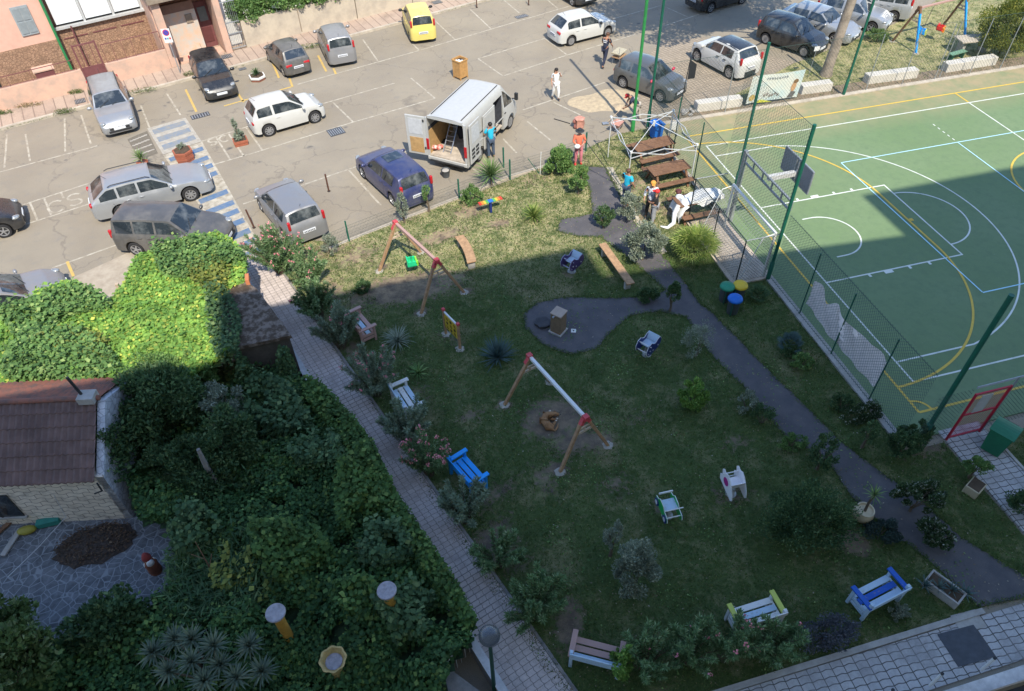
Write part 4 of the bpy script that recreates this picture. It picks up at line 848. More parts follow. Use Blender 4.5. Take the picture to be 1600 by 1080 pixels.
def swing(label, A, B, spread, H, seat=None, cap=M_wredc, bar=M_wood2, legm=M_wood, cross=None, legs=None, nfoot=4):
    A = Vector(A); B = Vector(B); c = (A+B)/2; d = (B-A); Lb = d.length; d.normalize(); t = thing('swing_frame', label, 'swing', (c.x, c.y, .03), math.atan2(d.y, d.x), 'swing frames on the grass')
    MB().beam((-Lb/2-.08, 0, H), (Lb/2+.08, 0, H), .10, .10).build('crossbar', bar, t, bev=.012)
    for s in (-1, 1):
        x = s*Lb/2
        for k in (-1, 1):
            MB().beam((x+s*.16, k*spread/2, 0), (x, k*.04, H-.02), .095, .095, up=(1, 0, 0)).build('leg', legs[0 if k < 0 else 1] if legs else legm, t, bev=.01)
            q = footing(x+s*.16, k*spread/2, .17); [None]; o = q.build('footing', M_cem, t, smooth=40); o.location.z = -.03
        z1 = H*.68; y1 = spread/2*.34
        MB().beam((x+s*.05, -y1, z1), (x+s*.05, y1, z1), .05, .07).beam((x+s*.04, -y1*.75, z1+.16), (x+s*.04, y1*.75, z1+.16), .04, .05).beam((x+s*.045, 0, z1), (x+s*.045, 0, z1+.16), .05, .04, up=(1, 0, 0)).build('brace', M_wood2, t)
        mb = MB(); mb.box((x+s*.06, 0, H+.01), (.16, .16, .16))
        for k in (-1, 1): mb.beam((x+s*.02, k*.02, H), (x+s*.05, k*(.04+spread/2*.12), H*.88), .115, .115, up=(1, 0, 0))
        mb.build('cap', cap, t)
    return t, c, d
def bucket(label, pos, H, drop, col1, col2, rz, sw=0):
    t = thing('baby_swing_seat', label, 'swing seat', (pos[0], pos[1], H-drop), rz)
    mb = MB(); mb.box((0, 0, .02), (.34, .32, .05)).box((-.16, 0, .16), (.05, .32, .3)).box((0, .16, .14), (.3, .04, .2)).box((0, -.16, .14), (.3, .04, .2)); mb.build('seat', col1, t, bev=.015)
    MB().box((.17, 0, .18), (.06, .36, .09)).box((.19, 0, .02), (.1, .1, .22)).build('front_guard', col2, t, bev=.015)
    for s in (-1, 1): MB().tube([(0, s*.17, .2), (sw*.3, s*.19, drop*.5), (sw, s*.2, drop)], .009, 5).build('chain', M_chain, t)
    return t
gA, gB = G(619, 350, 1.9), G(681, 407, 1.9)
sw1, c1, d1 = swing('wooden swing frame with one green baby seat, half in sunlight', gA, gB, 1.86, 1.88, bar=M_pinkp)
p = Vector(gA)+(Vector(gB)-Vector(gA))*.30; bucket('green baby seat hanging from the half-sunlit wooden swing frame', p, 1.88, 1.35, M('green_seat', (.02, .50, .22), .4), M('lime_seat', (.25, .62, .05), .4), math.atan2(d1.y, d1.x)+R_(70))
gC, gD = G(829, 560, 1.8), G(913, 652, 1.8)
swing('wooden swing frame with a white bar and red ends above the sleeping dog', gC, gD, 1.75, 1.8, bar=M_whitep)
gE, gF = G(1427, 22, 2.1), G(1484, 15, 2.1)
e0, e1 = Vector(G(1418, 78)), Vector(G(1487, 55)); 
sw3, c3, d3 = swing('swing frame with blue legs on the far grass', (e0.x+.1, e0.y+.3), (e1.x-.1, e1.y+.0), 1.7, 2.1, bar=M_pinkp, cap=M_woodd, legm=M_woodd, legs=(M_bluep, M_woodd))
bucket('blue and yellow baby seat on the far swing frame', (e0.x+.95, e0.y+.45), 2.1, 1.5, M_bluep, M_limep, R_(-50), .1); bucket('red and orange baby seat on the far swing frame', (e0.x+2.1, e0.y+.45), 2.1, 1.45, M('red_seat', (.65, .03, .03), .4), M('orange_seat', (.7, .25, .03), .4), R_(-60), .1)
# yellow play panel
a, b = G(694, 528), G(719, 545); a = Vector(a); b = Vector(b); a, b = Vector(G(697, 523)), Vector(G(719, 546)); c = (a+b)/2; d = (b-a).normalized(); Lp = (b-a).length
t = thing('play_panel', 'yellow noughts-and-crosses play panel between two wooden posts', 'play panel', (c.x, c.y, .03), math.atan2(d.y, d.x))
for s in (-1, 1):
    MB().beam((s*Lp/2, 0, 0), (s*Lp/2, 0, 1.12), .08, .08).build('post', M_wood, t, bev=.01); MB().box((s*Lp/2, 0, 1.16), (.1, .1, .09)).build('post_cap', M_wredc, t)
    o = footing(s*Lp/2, 0, .17).build('footing', M_cem, t, smooth=40); o.location.z = -.03
MB().box((0, 0, 1.08), (Lp-.08, .05, .06)).build('top_rail', M_whitep, t)
pan = MB().box((0, 0, .70), (Lp-.09, .03, .62)).build('panel', M_yelp, t); ins = M('panel_black', (.05, .03, .01), .6)
for i in range(3):
    for j in range(3):
        o = MB(); x, z = (i-1)*(Lp-.2)/3, .70+(j-1)*.19
        for s in (-1, 1):
            if (i+j) % 2: o.lathe([(.035, s*.018), (.06, s*.018), (.06, s*.022), (.035, s*.022)], (0, 0, 0), 12, 'y')
            else:
                for q in (-1, 1): o.beam((-.05, s*.02, -.05*q), (.05, s*.02, .05*q), .008, .02, up=(0, 1, 0))
        o.build('game_mark', ins, pan, loc=(x, 0, z))
# simple benches
def plank_bench(label, A, B, w=.34, h=.44, mat=M_wood, seg=1, bow=0., name='wooden_bench', group='plain wooden benches'):
    A = Vector(A); B = Vector(B); c = (A+B)/2; d = B-A; L = d.length; t = thing(name, label, 'bench', (c.x, c.y, .03), math.atan2(d.y, d.x), group)
    n = 9; g0 = []; mb = MB(); P = lambda u, v: (u*L/2, v*w/2+bow*(1-u*u), h)
    us = np.linspace(-1, 1, n); poly = [P(u, -1)[:2] for u in us]+[P(u, 1)[:2] for u in us[::-1]]
    mb.prism(poly, h-.06, h); mb.build('seat', mat, t, bev=.008)
    for s in (-.8, .8): x, y, _ = P(s, 0); MB().box((x, y, (h-.06)/2), (.12, w*.75, h-.06)).build('leg', M_conc, t, bev=.01)
    return t
plank_bench('short curved wooden bench in the sun beside the first swing', G(717, 369, .44), G(737, 410, .44), bow=.08, w=.36)
plank_bench('long wooden bench under the bushes by the asphalt path', G(941, 381, .44), G(986, 444, .44), w=.30, mat=M_wood)
t = thing('rainbow_seat', 'small rainbow striped seat on a single dark post', 'bench', (*G(768, 333), .03), 0)
a, b = Vector(G(748, 319, .6)), Vector(G(784, 309, .6)); d = b-a; c = Vector(t.location[:2]); L = d.length; t.rotation_euler.z = math.atan2(d.y, d.x); loc = (a+b)/2; t.location = (loc.x, loc.y, .03)
cols = [(.55,.05,.03),(.6,.22,.04),(.6,.42,.05),(.1,.35,.08),(.03,.14,.45),(.03,.14,.45),(.1,.38,.1),(.6,.45,.05),(.6,.2,.04),(.55,.05,.03)]
for i, c_ in enumerate(cols): MB().box((-L/2+L*(i+.5)/10, 0, .57), (L/10-.004, .2, .045)).build('slat', M('slat_%d%d%d' % tuple(int(x*99) for x in c_), c_, .6, var=.12), t, bev=.006)
MB().box((0, 0, .27), (.09, .1, .55)).build('post', M_navy, t); MB().box((0, 0, .53), (.5, .07, .03)).build('bearer', M_navy, t)
# painted benches with arm rests
def park_bench(label, c, rz, mats, L=1.5, group='painted benches around the garden'):
    mseat, mframe, marm = mats; t = thing('park_bench', label, 'bench', (c[0], c[1], .03), rz, group)
    for i in range(3): MB().box((0, -.22+.19*i, .43), (L-.1, .15, .035)).build('seat_slat', mseat[i], t, bev=.006)
    for s in (-1, 1):
        MB().box((s*(L/2-.06), -.25, .33), (.08, .08, .66)).box((s*(L/2-.06), .25, .42), (.08, .08, .84)).box((s*(L/2-.06), 0, .36), (.06, .46, .1)).box((s*(L/2-.06), 0, .2), (.05, .46, .09)).build('side_frame', mframe, t, bev=.006)
        MB().box((s*(L/2-.05), -.02, .68), (.13, .66, .05)).build('armrest', marm, t, bev=.008)
    for i, z in enumerate((.58, .78)): MB().box((0, .285+.03*i, z), (L-.06, .03, .13)).build('back_slat', mseat[2] if i else mframe, t, bev=.006)
    return t
def pbpx(a, b, z=.68):      # direction along the bench from the two armrest centres
    a = Vector(G(*a, z)); b = Vector(G(*b, z)); c = (a+b)/2; d = b-a; return c, math.atan2(d.y, d.x), d.length+.12
c, r, L = pbpx((550, 487), (573, 514)); park_bench('pink-framed bench with pale blue seat boards, furthest up the walkway', c, r+math.pi, ((M_pinkp, M_skyb, M_pinkp), M_pinkp, M_pinkp), L)
c, r, L = pbpx((622, 600), (646, 636)); park_bench('white and pale blue bench behind the oleanders', c, r+math.pi, ((M_skyb, M_whitep, M_skyb), M_whitep, M_whitep), L)
c, r, L = pbpx((714, 713), (747, 750)); park_bench('bright blue bench beside the pink oleander', c, r+math.pi, ((M_bluep, M_bluep, M_bluep), M_bluep, M_bluep), L)
c, r, L = pbpx((896, 1007), (970, 1026)); park_bench('brown and pale blue bench at the walkway corner, back to the viewer', c, r+math.pi, ((M_pinkp, M_pinkp, M_skyb), M_skyb, M_pinkp), L)
c, r, L = pbpx((1150, 965), (1216, 944)); park_bench('white bench with a lime yellow armrest behind the oleander hedge', c, r+math.pi, ((M_whitep, M_skyb, M_whitep), M_whitep, M_limep), L)
c, r, L = pbpx((1348, 936), (1404, 907)); park_bench('grey and royal blue bench in the lower right of the lawn', c, r+math.pi, ((M_skyb, M_navyb, M_skyb), M_skyb, M_navyb), L)
# spring riders
def rider(label, px, rz, body, trim, seat, shape='pony', s=1.):
    x, y = G(*px); t = thing('spring_rider', label, 'spring rider', (x, y, .03), rz, 'spring riders on the grass')
    pr = {'wave': [(-.42, .38), (-.30, .28), (.2, .26), (.40, .40), (.44, .62), (.34, .78), (.18, .80), (.05, .68), (-.08, .62), (-.2, .70), (-.34, .72), (-.44, .58)],
          'car': [(-.45, .32), (.4, .30), (.5, .42), (.44, .56), (.2, .60), (.08, .72), (-.2, .74), (-.3, .60), (-.46, .56)],
          'pony': [(-.36, .34), (.15, .26), (.34, .22), (.40, .30), (.34, .48), (.22, .66), (.08, .80), (-.06, .88), (-.18, .80), (-.3, .84), (-.36, .76), (-.30, .6), (-.40, .5)]}[shape]
    for sd in (-1, 1):
        T = lambda a, b, z: (a*s, z, b*s); p = MB(); p.prism(pr, sd*.21-.014, sd*.21+.014, T=T); o = p.build('side_board', body, t)
        e = MB(); cx = sum(q[0] for q in pr)/len(pr); cz = sum(q[1] for q in pr)/len(pr); q2 = [((a-cx)*1.0+cx, (b-cz)*1.0+cz) for a, b in pr]
        e.tube([(a*s, sd*.21, b*s) for a, b in q2+[q2[0]]], .012, 5, cap=False); e.build('rim', trim, o)
        if shape == 'pony': MB().lathe([(.001, sd*.228), (.13, sd*.228), (.13, sd*.235), (.001, sd*.235)], (-.06, 0, .58), 16, 'y').build('emblem', M('magenta_paint', (.42, .03, .22), .5), o)
        if shape == 'car':
            for x_ in (-.28, .28): MB().lathe([(.001, sd*.226), (.12, sd*.226), (.12, sd*.25), (.001, sd*.25)], (x_, 0, .34), 14, 'y').build('wheel', M_navy, o); MB().lathe([(.001, sd*.252), (.07, sd*.252), (.07, sd*.258), (.001, sd*.258)], (x_, 0, .34), 14, 'y').build('hub', M_whitep, o)
        elif shape == 'wave':
            for x_, z_ in ((-.25, .42), (.05, .4), (.25, .5)): MB().lathe([(.001, sd*.226), (.025, sd*.226), (.025, sd*.24), (.001, sd*.24)], (x_, 0, z_), 8, 'y').build('bolt', M_whitep, o)
    MB().box((-.03, 0, .50), (.34, .40, .03)).build('seat', seat, t, bev=.008); 
    if shape != 'car': MB().beam((.13 if shape == 'pony' else -.2, 0, .52), (.2 if shape == 'pony' else -.32, 0, .76), .40, .025).build('backrest', seat, t, bev=.006)
    else: MB().box((-.32, 0, .66), (.03, .40, .06)).build('backrest', M_whitep, t)
    xh = .26 if shape != 'pony' else -.24
    MB().tube([(xh, -.26, .70), (xh, .26, .70)], .018, 6).build('handlebar', trim, t, smooth=50); MB().tube([(xh+.06*(1 if xh > 0 else -1), -.24, .42), (xh+.06*(1 if xh > 0 else -1), .24, .42)], .018, 6).build('footrest', trim, t, smooth=50)
    h = [(.09*math.cos(a/8*6.283), .09*math.sin(a/8*6.283), .02+.26*a/40) for a in range(41)]; MB().tube(h, .015, 5).build('spring', M_spring, t, smooth=60); MB().lathe([(.16, 0), (.16, .02), (.001, .025)], n=14).build('base_plate', M_spring, t)
    return t
rider('purple spring rider with white bars at the edge of the shadow', (893, 425), R_(215), M_purp, M('lilac_trim', (.38, .36, .48), .5), M_skyb, 'wave')
rider('navy blue spring rider with a pale seat near the round asphalt', (1010, 555), R_(215), M_navy, M_whitep, M_skyb, 'wave')
rider('green spring rider shaped like a small car', (1042, 806), R_(-92), M('rider_green', (.02, .36, .08), .5), M_whitep, M_skyb, 'car', .85)
rider('white spring rider with a round magenta emblem', (1141, 772), R_(-92), M('rider_white', (.80, .78, .79), .45, var=.05), M_whitep, MC['rider_white'], 'pony')
# brown utility box on the round asphalt
x, y = G(872, 518); t = thing('utility_pillar', 'tall brown box with a pale lid on the round asphalt', 'utility box', (x, y, .047), R_(40))
MB().box((0, 0, .42), (.40, .40, .84)).build('box_body', M('brown_box', (.20, .14, .085), .8, var=.2, bump=.3), t, bev=.01); MB().box((0, 0, .865), (.44, .44, .05)).build('lid', M('box_lid', (.36, .28, .22), .8), t, bev=.006); MB().box((0, 0, .02), (.5, .5, .04)).build('plinth', M_conc, t)
MB().box((-.25, .05, .82), (.12, .06, .04)).build('tap', M_steel, t)
x, y = G(896, 519); t = thing('drain_plate', 'small white square drain plate by the brown box', 'drain plate', (x, y, .049), R_(-20)); MB().box((0, 0, .012), (.17, .17, .02)).build('plate', M_whitep, t); MB().lathe([(.03, .0), (.03, .026), (.001, .026)], n=10).build('hole_rim', M_blk, t)
mb = MB(); random.seed(3); x, y = G(848, 508)
tag(MB().lathe([(.26, 0), (.28, .12), (.22, .13), (.001, .08)], n=14, wob=.1).build('rubber_tub', M('tub_dark', (.05, .05, .055), .8, var=.2), loc=(x, y, .05)), 'dark low tub lying against the brown box', 'tub')
# ------------------------------------------------------------------ planters and pots
M_terr = M('terracotta_wood', (.32, .10, .055), .8, var=.2, scale=9); M_soil = M('pot_soil', (.08, .055, .035), .95, var=.3, bump=.5)
def hexplanter(label, px, r, h, mat, rz=0, n=6, stretch=1., stripe=None):
    x, y = G(*px); t = thing('planter', label, 'planter', (x, y, 0), rz, 'wooden planters on the square')
    k = max(2, int(h/.13))
    for i in range(k):
        z0 = i*h/k; p = [(r*(1+.06*i/k+(.05 if i % 2 else 0))*math.cos(6.283*(j+.5)/n)*stretch, r*(1+.06*i/k+(.05 if i % 2 else 0))*math.sin(6.283*(j+.5)/n)) for j in range(n)]
        MB().prism(p, z0+.004, z0+h/k-.008).build('board_ring', stripe if (stripe and i % 2) else mat, t, bev=.006)
    MB().prism([(r*.9*math.cos(6.283*(j+.5)/n)*stretch, r*.9*math.sin(6.283*(j+.5)/n)) for j in range(n)], h-.01, h+.012).build('soil', M_soil, t)
    return x, y, h
hx = hexplanter('large red hexagonal wooden planter standing on the blue crossing', (290, 250), .42, .52, M_terr, .3)
hx2 = hexplanter('low rectangular wooden planter beside the white city car', (377, 225), .33, .26, M_terr, R_(10), 4, 1.3)
hx3 = hexplanter('low red and white hexagonal planter between the parked cars at the pavement', (403, 124), .42, .24, M('terr_dark', (.23, .09, .06), .8), .2, 6, 1., M_whitep)
x, y = G(226, 262); MBp = thing('round_pot', 'round pot behind the silver estate car', 'pot', (x, y, 0)); MB().lathe([(.2, 0), (.26, .3), (.24, .31), (.001, .28)], n=14).build('pot_body', M_terr, MBp, smooth=40)
# round cream pot with a young cordyline
def potlathe(label, px, prof, mat, cat='pot', wob=0, rimm=None, ribs=False):
    x, y = G(*px); t = thing('flower_pot', label, cat, (x, y, .04)); MB().lathe(prof, n=24, wob=wob).build('pot_body', mat, t, smooth=45)
    r, z = prof[-1]; MB().lathe([(r*.98, z-.05), (.001, z-.03)], n=18).build('soil', M_soil, t); return x, y, t
M_cream = M('cream_pot', (.50, .42, .28), .7, var=.15, scale=5)
px_, py_, _ = potlathe('round cream pot holding a thin palm beside the asphalt path', (1343, 812), [(.13, 0), (.24, .15), (.27, .3), (.22, .44), (.24, .48), (.21, .48), (.19, .42)], M_cream)
x, y = G(1518, 768); t = thing('trough_planter', 'square pale stone trough with a leafy shrub at the gate path', 'planter', (x, y, .03), R_(25), 'stone troughs')
MB().prism([(-.24, -.19), (.24, -.19), (.24, .19), (-.24, .19)], 0, .3).build('trough', M_cream, t, bev=.02); MB().box((0, 0, .302), (.42, .32, .02)).build('soil', M_soil, t)
a, b = Vector(G(1455, 905, .2)), Vector(G(1496, 935, .2)); c = (a+b)/2; d = b-a; t = thing('trough_planter', 'long stone trough of pointed leaves beside the path corner', 'planter', (c.x, c.y, .03), math.atan2(d.y, d.x), 'stone troughs'); L = d.length+.2
TRG = (c.x, c.y)
for s in (-1, 1): MB().box((0, s*.2, .14), (L, .05, .28)).build('side', M_conc, t, bev=.01); MB().box((s*(L/2-.025), 0, .139), (.046, .35, .276)).build('end', M_conc, t)
MB().box((0, 0, .12), (L-.06, .34, .22)).build('soil', M_soil, t)
# wooden litter box by the van, bollards, buckets
x, y = G(720, 121); t = thing('wooden_bin', 'tall slatted wooden litter bin behind the van', 'litter bin', (x, y, 0), R_(32)); M_pl = M('pallet_wood', (.45, .25, .09), .8, var=.2, scale=8)
for s in (0, 1, 2, 3):
    R = Matrix.Rotation(s*math.pi/2, 3, 'Z')
    mb = MB()
    for i in range(5):
        c = R @ Vector((.275, -.22+.11*i, .55)); mb.box(c, (.025, .1, .9), s*math.pi/2)
    mb.build('slatted_side', M_pl, t); c = R @ Vector((.29, 0, .98)); MB().box(c, (.05, .6, .06), s*math.pi/2).build('top_rail', M_pl, t)
    MB().box(R @ Vector((.25, .25, .5)), (.06, .06, 1.0)).build('corner_post', M_pl, t)
MB().box((0, 0, .5), (.5, .5, .8)).build('liner', M_blk, t); mb = MB(); [mb.ell((random.uniform(-.15, .15), random.uniform(-.15, .15), .92), (.09, .07, .06), 7, 5) for _ in range(5)]; mb.build('rubbish', M_whitep, t)
def bollard(label, px, h, lean=(0, 0), r=.035, m=None):
    x, y = G(*px); t = thing('bollard', label, 'bollard', (x, y, 0), 0, 'thin metal bollards on the square'); MB().tube([(0, 0, 0), (lean[0]*h, lean[1]*h, h)], r, 8).build('post', m or M('bollard_brown', (.10, .045, .03), .6, var=.2), t, smooth=50); MB().lathe([(.07, 0), (.07, .02), (.001, .022)], n=10).build('foot_plate', M_blk, t)
bollard('brown bollard between the silver hatchback and navy car bays', (514, 299), .85); bollard('brown bollard at the blue crossing', (397, 356), .85, (-.12, .1)); bollard('brown bollard by the oleander and crossing end', (416, 383), .6, (-.1, .1)); bollard('thin leaning bollard at the van front bay', (745, 12), .6); bollard('tipped bollard at the far parking bays', (826, 8), .7)
x, y = G(697, 276); t = thing('bucket', 'grey builder bucket on the ground behind the van', 'bucket', (x, y, 0)); MB().lathe([(.15, 0), (.2, .34), (.21, .35), (.19, .34), (.14, .05), (.001, .05)], n=16).build('bucket_body', M('bucket_grey', (.08, .09, .10), .6), t, smooth=40); MB().ell((0, 0, .3), (.17, .17, .08), 9, 5).build('contents', M_conc, t)
def grate(label, px, w, d, rz=R_(15), z=.006, m=None, name='drain_grate', cat='drain grate'):
    x, y = G(*px); t = thing(name, label, cat, (x, y, z), rz); f = MB().box((0, 0, .004), (w, d, .008)).build('frame', MC['cover_iron'], t); mb = MB()
    for i in range(7): mb.box((-w*.42+w*.84*i/6, 0, .010), (w*.05, d*.8, .006))
    mb.build('bars', m or M_steel, t)
grate('rusty rectangular drain grate by the black hatchback', (313, 181), .9, .45); grate('dark square drain grate in the lane beside the white city car', (525, 206), .75, .7); grate('drain grate in the far parking row', (815, 26), .8, .4)
grate('iron cover in the pavement behind the silver estate car', (127, 162), .5, .5, z=.134); grate('iron cover in the pavement beside the doorway', (355, 92), .6, .5, z=.134); grate('iron cover in the pavement behind the yellow car', (683, 7), .6, .5, z=.134); grate('small drain at the planter between the cars', (379, 108), .4, .3)
def patchb(px, r, col): pass
# ------------------------------------------------------------------ bins
def roundbin(label, px, lid):
    x, y = G(*px); t = thing('round_bin', label, 'litter bin', (x, y, .03), random.random(), 'round recycling bins with coloured lids'); MB().lathe([(.19, 0), (.22, .6), (.2, .6), (.18, .1), (.001, .08)], n=16).build('bin_body', M('bin_dark', (.05, .06, .06), .6), t, smooth=40); MB().lathe([(.25, .6), (.27, .63), (.24, .70), (.12, .75), (.001, .76)], n=20).build('lid', lid, t, smooth=60)
    for s in (-1, 1): MB().beam((s*.24, 0, 0), (s*.24, 0, .6), .04, .03).build('bin_leg', M_green, t)
roundbin('round bin with a green lid beside the goal corner', (1131, 470), M('lid_green', (.02, .22, .12), .5)); roundbin('round bin with a yellow lid beside the goal corner', (1151, 468), M('lid_yellow', (.60, .42, .03), .5)); roundbin('round bin with a blue lid, nearest of the three', (1143, 489), M('lid_blue', (.01, .13, .50), .5))
def wheelie(label, px, rz, m, h=1.0, w=.55):
    x, y = G(*px); t = thing('wheeled_bin', label, 'wheelie bin', (x, y, .05), rz, 'wheeled bins'); k = w/2
    V = [(-k*.8, -k*.85, .05), (k*.8, -k*.85, .05), (k*.8, k*.85, .05), (-k*.8, k*.85, .05), (-k, -k, h-.06), (k, -k, h-.06), (k, k, h-.06), (-k, k, h-.06)]; MB().add(V, [(0,3,2,1),(4,5,6,7),(0,1,5,4),(1,2,6,5),(2,3,7,6),(3,0,4,7)]).build('bin_body', m, t, bev=.02)
    MB().grid([[(u*(k+.03), v*(k+.03), h-.04+.07*(1-v*v)) for u in (-1, -.9, 0, .9, 1)] for v in np.linspace(-1, 1, 7)]).prism([(-k-.03, -k-.03), (k+.03, -k-.03), (k+.03, k+.03), (-k-.03, k+.03)], h-.07, h-.035).build('lid', m, t, bev=.01)
    MB().tube([(-k*.7, k+.06, h-.08), (k*.7, k+.06, h-.08)], .018, 6).build('handle', M_blk, t)
    for s in (-1, 1): MB().lathe([(.1, -.025), (.1, .025)], (s*k*.8, k*.8, .1), 12, 'x').build('wheel', M_blk, t)
wheelie('green wheelie bin with closed lid by the red court gate', (1548, 703), R_(-62), M('bin_green', (.015, .15, .075), .5), 1.0, .62)
wheelie('blue wheelie bin behind the picnic tables', (1024, 217), R_(100), M('bin_blue', (.01, .12, .45), .5), .8, .5)
# ------------------------------------------------------------------ picnic tables
def picnic(label, a, b, m=M_woodd):
    a = Vector(a); b = Vector(b); c = (a+b)/2; d = b-a; t = thing('picnic_table', label, 'picnic table', (c.x, c.y, .04), math.atan2(d.y, d.x), 'brown picnic tables by the court'); L = d.length
    for i in range(5): MB().box((0, -.30+.15*i, .73), (L, .14, .04)).build('top_board', m, t, bev=.006)
    for s in (-1, 1):
        for k in (0, 1): MB().box((0, s*(.62+.14*k), .42), (L, .13, .04)).build('seat_board', m, t, bev=.006)
        MB().beam((s*(L/2-.22), -.7, .39), (s*(L/2-.22), .7, .39), .05, .09).beam((s*(L/2-.22), -.32, .70), (s*(L/2-.22), .32, .70), .05, .07).build('bearer', m, t)
        for k in (-1, 1): MB().beam((s*(L/2-.2), k*.62, 0), (s*(L/2-.2), k*.22, .70), .05, .09, up=(1, 0, 0)).build('leg', m, t)
    return c, math.atan2(d.y, d.x)
picnic('brown picnic table nearest the green poles, under the bare gazebo frame', G(990, 232, .76), G(1050, 218, .76))
picnic('brown picnic table in the middle with an empty top', G(1016, 269, .76), G(1074, 256, .76))
pt3 = picnic('brown picnic table covered by a crumpled white tarpaulin', G(1056, 317, .76), G(1118, 304, .76))
for i, (px, s_) in enumerate((((1066, 308), 1),)):
    pass
mb = MB(); c, r = pt3; R = Matrix.Rotation(r, 2)
g = []
for i in range(26):
    u = -1.0+2.2*i/25; row = []
    for j in range(16):
        v = -.46+.92*j/15; f = .035*math.sin(7*u+3*v)+.03*math.sin(13*v-5*u)+.02*math.sin(23*u+9*v); z = .89+f+.03*math.sin(3*u)
        if abs(v) > .38: z -= (abs(v)-.38)*2.2+.05*math.sin(9*u)
        if u < -.75: z -= (-.75-u)*2.3
        q = R @ Vector((u*.9, v*(.9+.15*math.sin(5*u)))); row.append((c.x+q.x, c.y+q.y, z))
    g.append(row)
mb.grid(g)
q0 = R @ Vector((-.85, -.2)); pts = [(c.x+q0.x, c.y+q0.y, .76), (c.x+q0.x-.2, c.y+q0.y-.12, .5), (c.x+q0.x-.3, c.y+q0.y-.35, .2), (c.x+q0.x-.6, c.y+q0.y-.45, .1), (c.x+q0.x-.8, c.y+q0.y-.25, .08)]
mb.tube(pts, [.12, .1, .09, .07, .03], 9); tag(mb.build('tarpaulin', M('tarp_white', (.66, .67, .66), .5, var=.1, bump=.3, bscale=12), smooth=70), 'crumpled white tarpaulin thrown over the lower picnic table, one corner trailing', 'tarpaulin')
q = G(1092, 322, .46); mb = MB(); [mb.ell((random.uniform(-.12, .12), random.uniform(-.1, .1), .04+random.random()*.06), (.14, .1, .06), 8, 5, random.random()*3) for _ in range(6)]; tag(mb.build('green_bag', M('bag_green', (.05, .45, .10), .5, var=.2), loc=(*q, .46), smooth=60), 'bright green plastic bag on the picnic table seat', 'bag')
q = G(1062, 300, .8); mb = MB(); [mb.ell((random.uniform(-.08, .08), random.uniform(-.08, .08), .06), (.12, .08, .09), 8, 5) for _ in range(3)]; tag(mb.build('dark_bag', M('bag_maroon', (.10, .03, .03), .7), loc=(*q, .76), smooth=60), 'dark maroon bag beside the white tarpaulin', 'bag')
# trolley / folded chairs frame by the blue bin
q = G(1050, 215, 0); t = thing('folded_chairs', 'stack of folded pale chairs leaning by the blue bin', 'folding chairs', (*q, .04), R_(-30))
for i in range(4): MB().tube([(-.2, .05*i, 0), (-.15, .05*i+.1, .8), (.2, .05*i+.1, .82), (.22, .05*i, .0)], .014, 5).build('frame', M_steel, t, smooth=60); MB().box((.02, .05*i+.06, .5), (.34, .02, .34)).build('panel', M_whitep, t)
# ------------------------------------------------------------------ bare gazebo frame
cor = [G3(986, 240, 1.95), G3(1089, 228, 1.95), G3(1052, 175, 1.95), G3(955, 185, 1.95)]; c = sum(cor, Vector())/4; t = thing('gazebo_frame', 'white folding gazebo frame without its canopy, over the picnic tables', 'gazebo', (c.x, c.y, .04)); M_gz = M('gazebo_white', (.62, .63, .62), .4, .2)
cl = [v-Vector((c.x, c.y, 0)) for v in cor]
for i, v in enumerate(cl):
    MB().beam((v.x, v.y, 0), (v.x, v.y, 1.95), .035, .035).build('leg', M_gz, t); MB().box((v.x, v.y, 1.97), (.09, .09, .08)).build('bracket', M_whitep, t); w = cl[(i+1) % 4]; m1 = (v+w)/2
    lo = lambda q, z: Vector((q.x, q.y, z))
    MB().beam(lo(v, 1.95), lo(m1, 1.68), .022, .03).beam(lo(v, 1.68), lo(m1, 1.95), .022, .03).beam(lo(w, 1.95), lo(m1, 1.68), .022, .03).beam(lo(w, 1.68), lo(m1, 1.95), .022, .03).build('scissor_bar', M_gz, t)
    MB().tube([lo(v, 1.97), lo(v*.5, 2.15), (0, 0, 2.35)], .014, 6).build('roof_rib', M_gz, t)
MB().lathe([(.05, 2.2), (.05, 2.42), (.001, 2.43)], n=8).build('hub', M_gz, t)
# ------------------------------------------------------------------ court: goal, basket, cage
Z0 = .05
def pole(label, px, h, r, m, name='fence_pole', lean=(0, 0), cat='pole', group=None, extra=None):
    x, y = (px if isinstance(px[0], float) else G(*px)); t = thing(name, label, cat, (x, y, 0), 0, group); MB().tube([(0, 0, 0), (lean[0]*h, lean[1]*h, h)], r, 12).build('shaft', m, t, smooth=50); MB().lathe([(r*1.35, 0), (r*1.35, .85), (r, .88)], n=12).build('sleeve', m, t, smooth=50); return t
a, b = G(1145, 291, 2.), G(1213, 366, 2.); gx = (a[0]+b[0])/2; ya, yb = a[1], b[1]; t = thing('goal', 'white football goal with a sagging net under the basket', 'goal', (gx, (ya+yb)/2, Z0), 0); hw = abs(ya-yb)/2
M_gw = M('goal_white', (.66, .67, .64), .5, var=.06)
for s in (-1, 1): MB().box((0, s*hw, 1.0), (.08, .08, 2.0)).build('goalpost', M_gw, t, bev=.01); MB().tube([(0, s*hw, 1.98), (-.45, s*hw, 1.9), (-1.0, s*hw, .02), (0, s*hw, .02)], .02, 6).build('stanchion', M_gw, t)
MB().box((0, 0, 2.0), (.08, 2*hw+.08, .08)).build('crossbar', M_gw, t, bev=.01)
net = MB(); P = lambda u, v: ((-.45*min(1, v*4)-.55*max(0, (v-.25)/.75)-.25*math.sin(3.14*v)*math.cos(u*1.5))*1, u*hw, 1.98-1.94*max(0, (v-.12)/.88)**1.1-.15*math.cos(u*1.57)*math.sin(3.14*v))
for i in range(25): net.tube([P(-1+2*i/24, v/12) for v in range(13)], .0045, 3, cap=False)
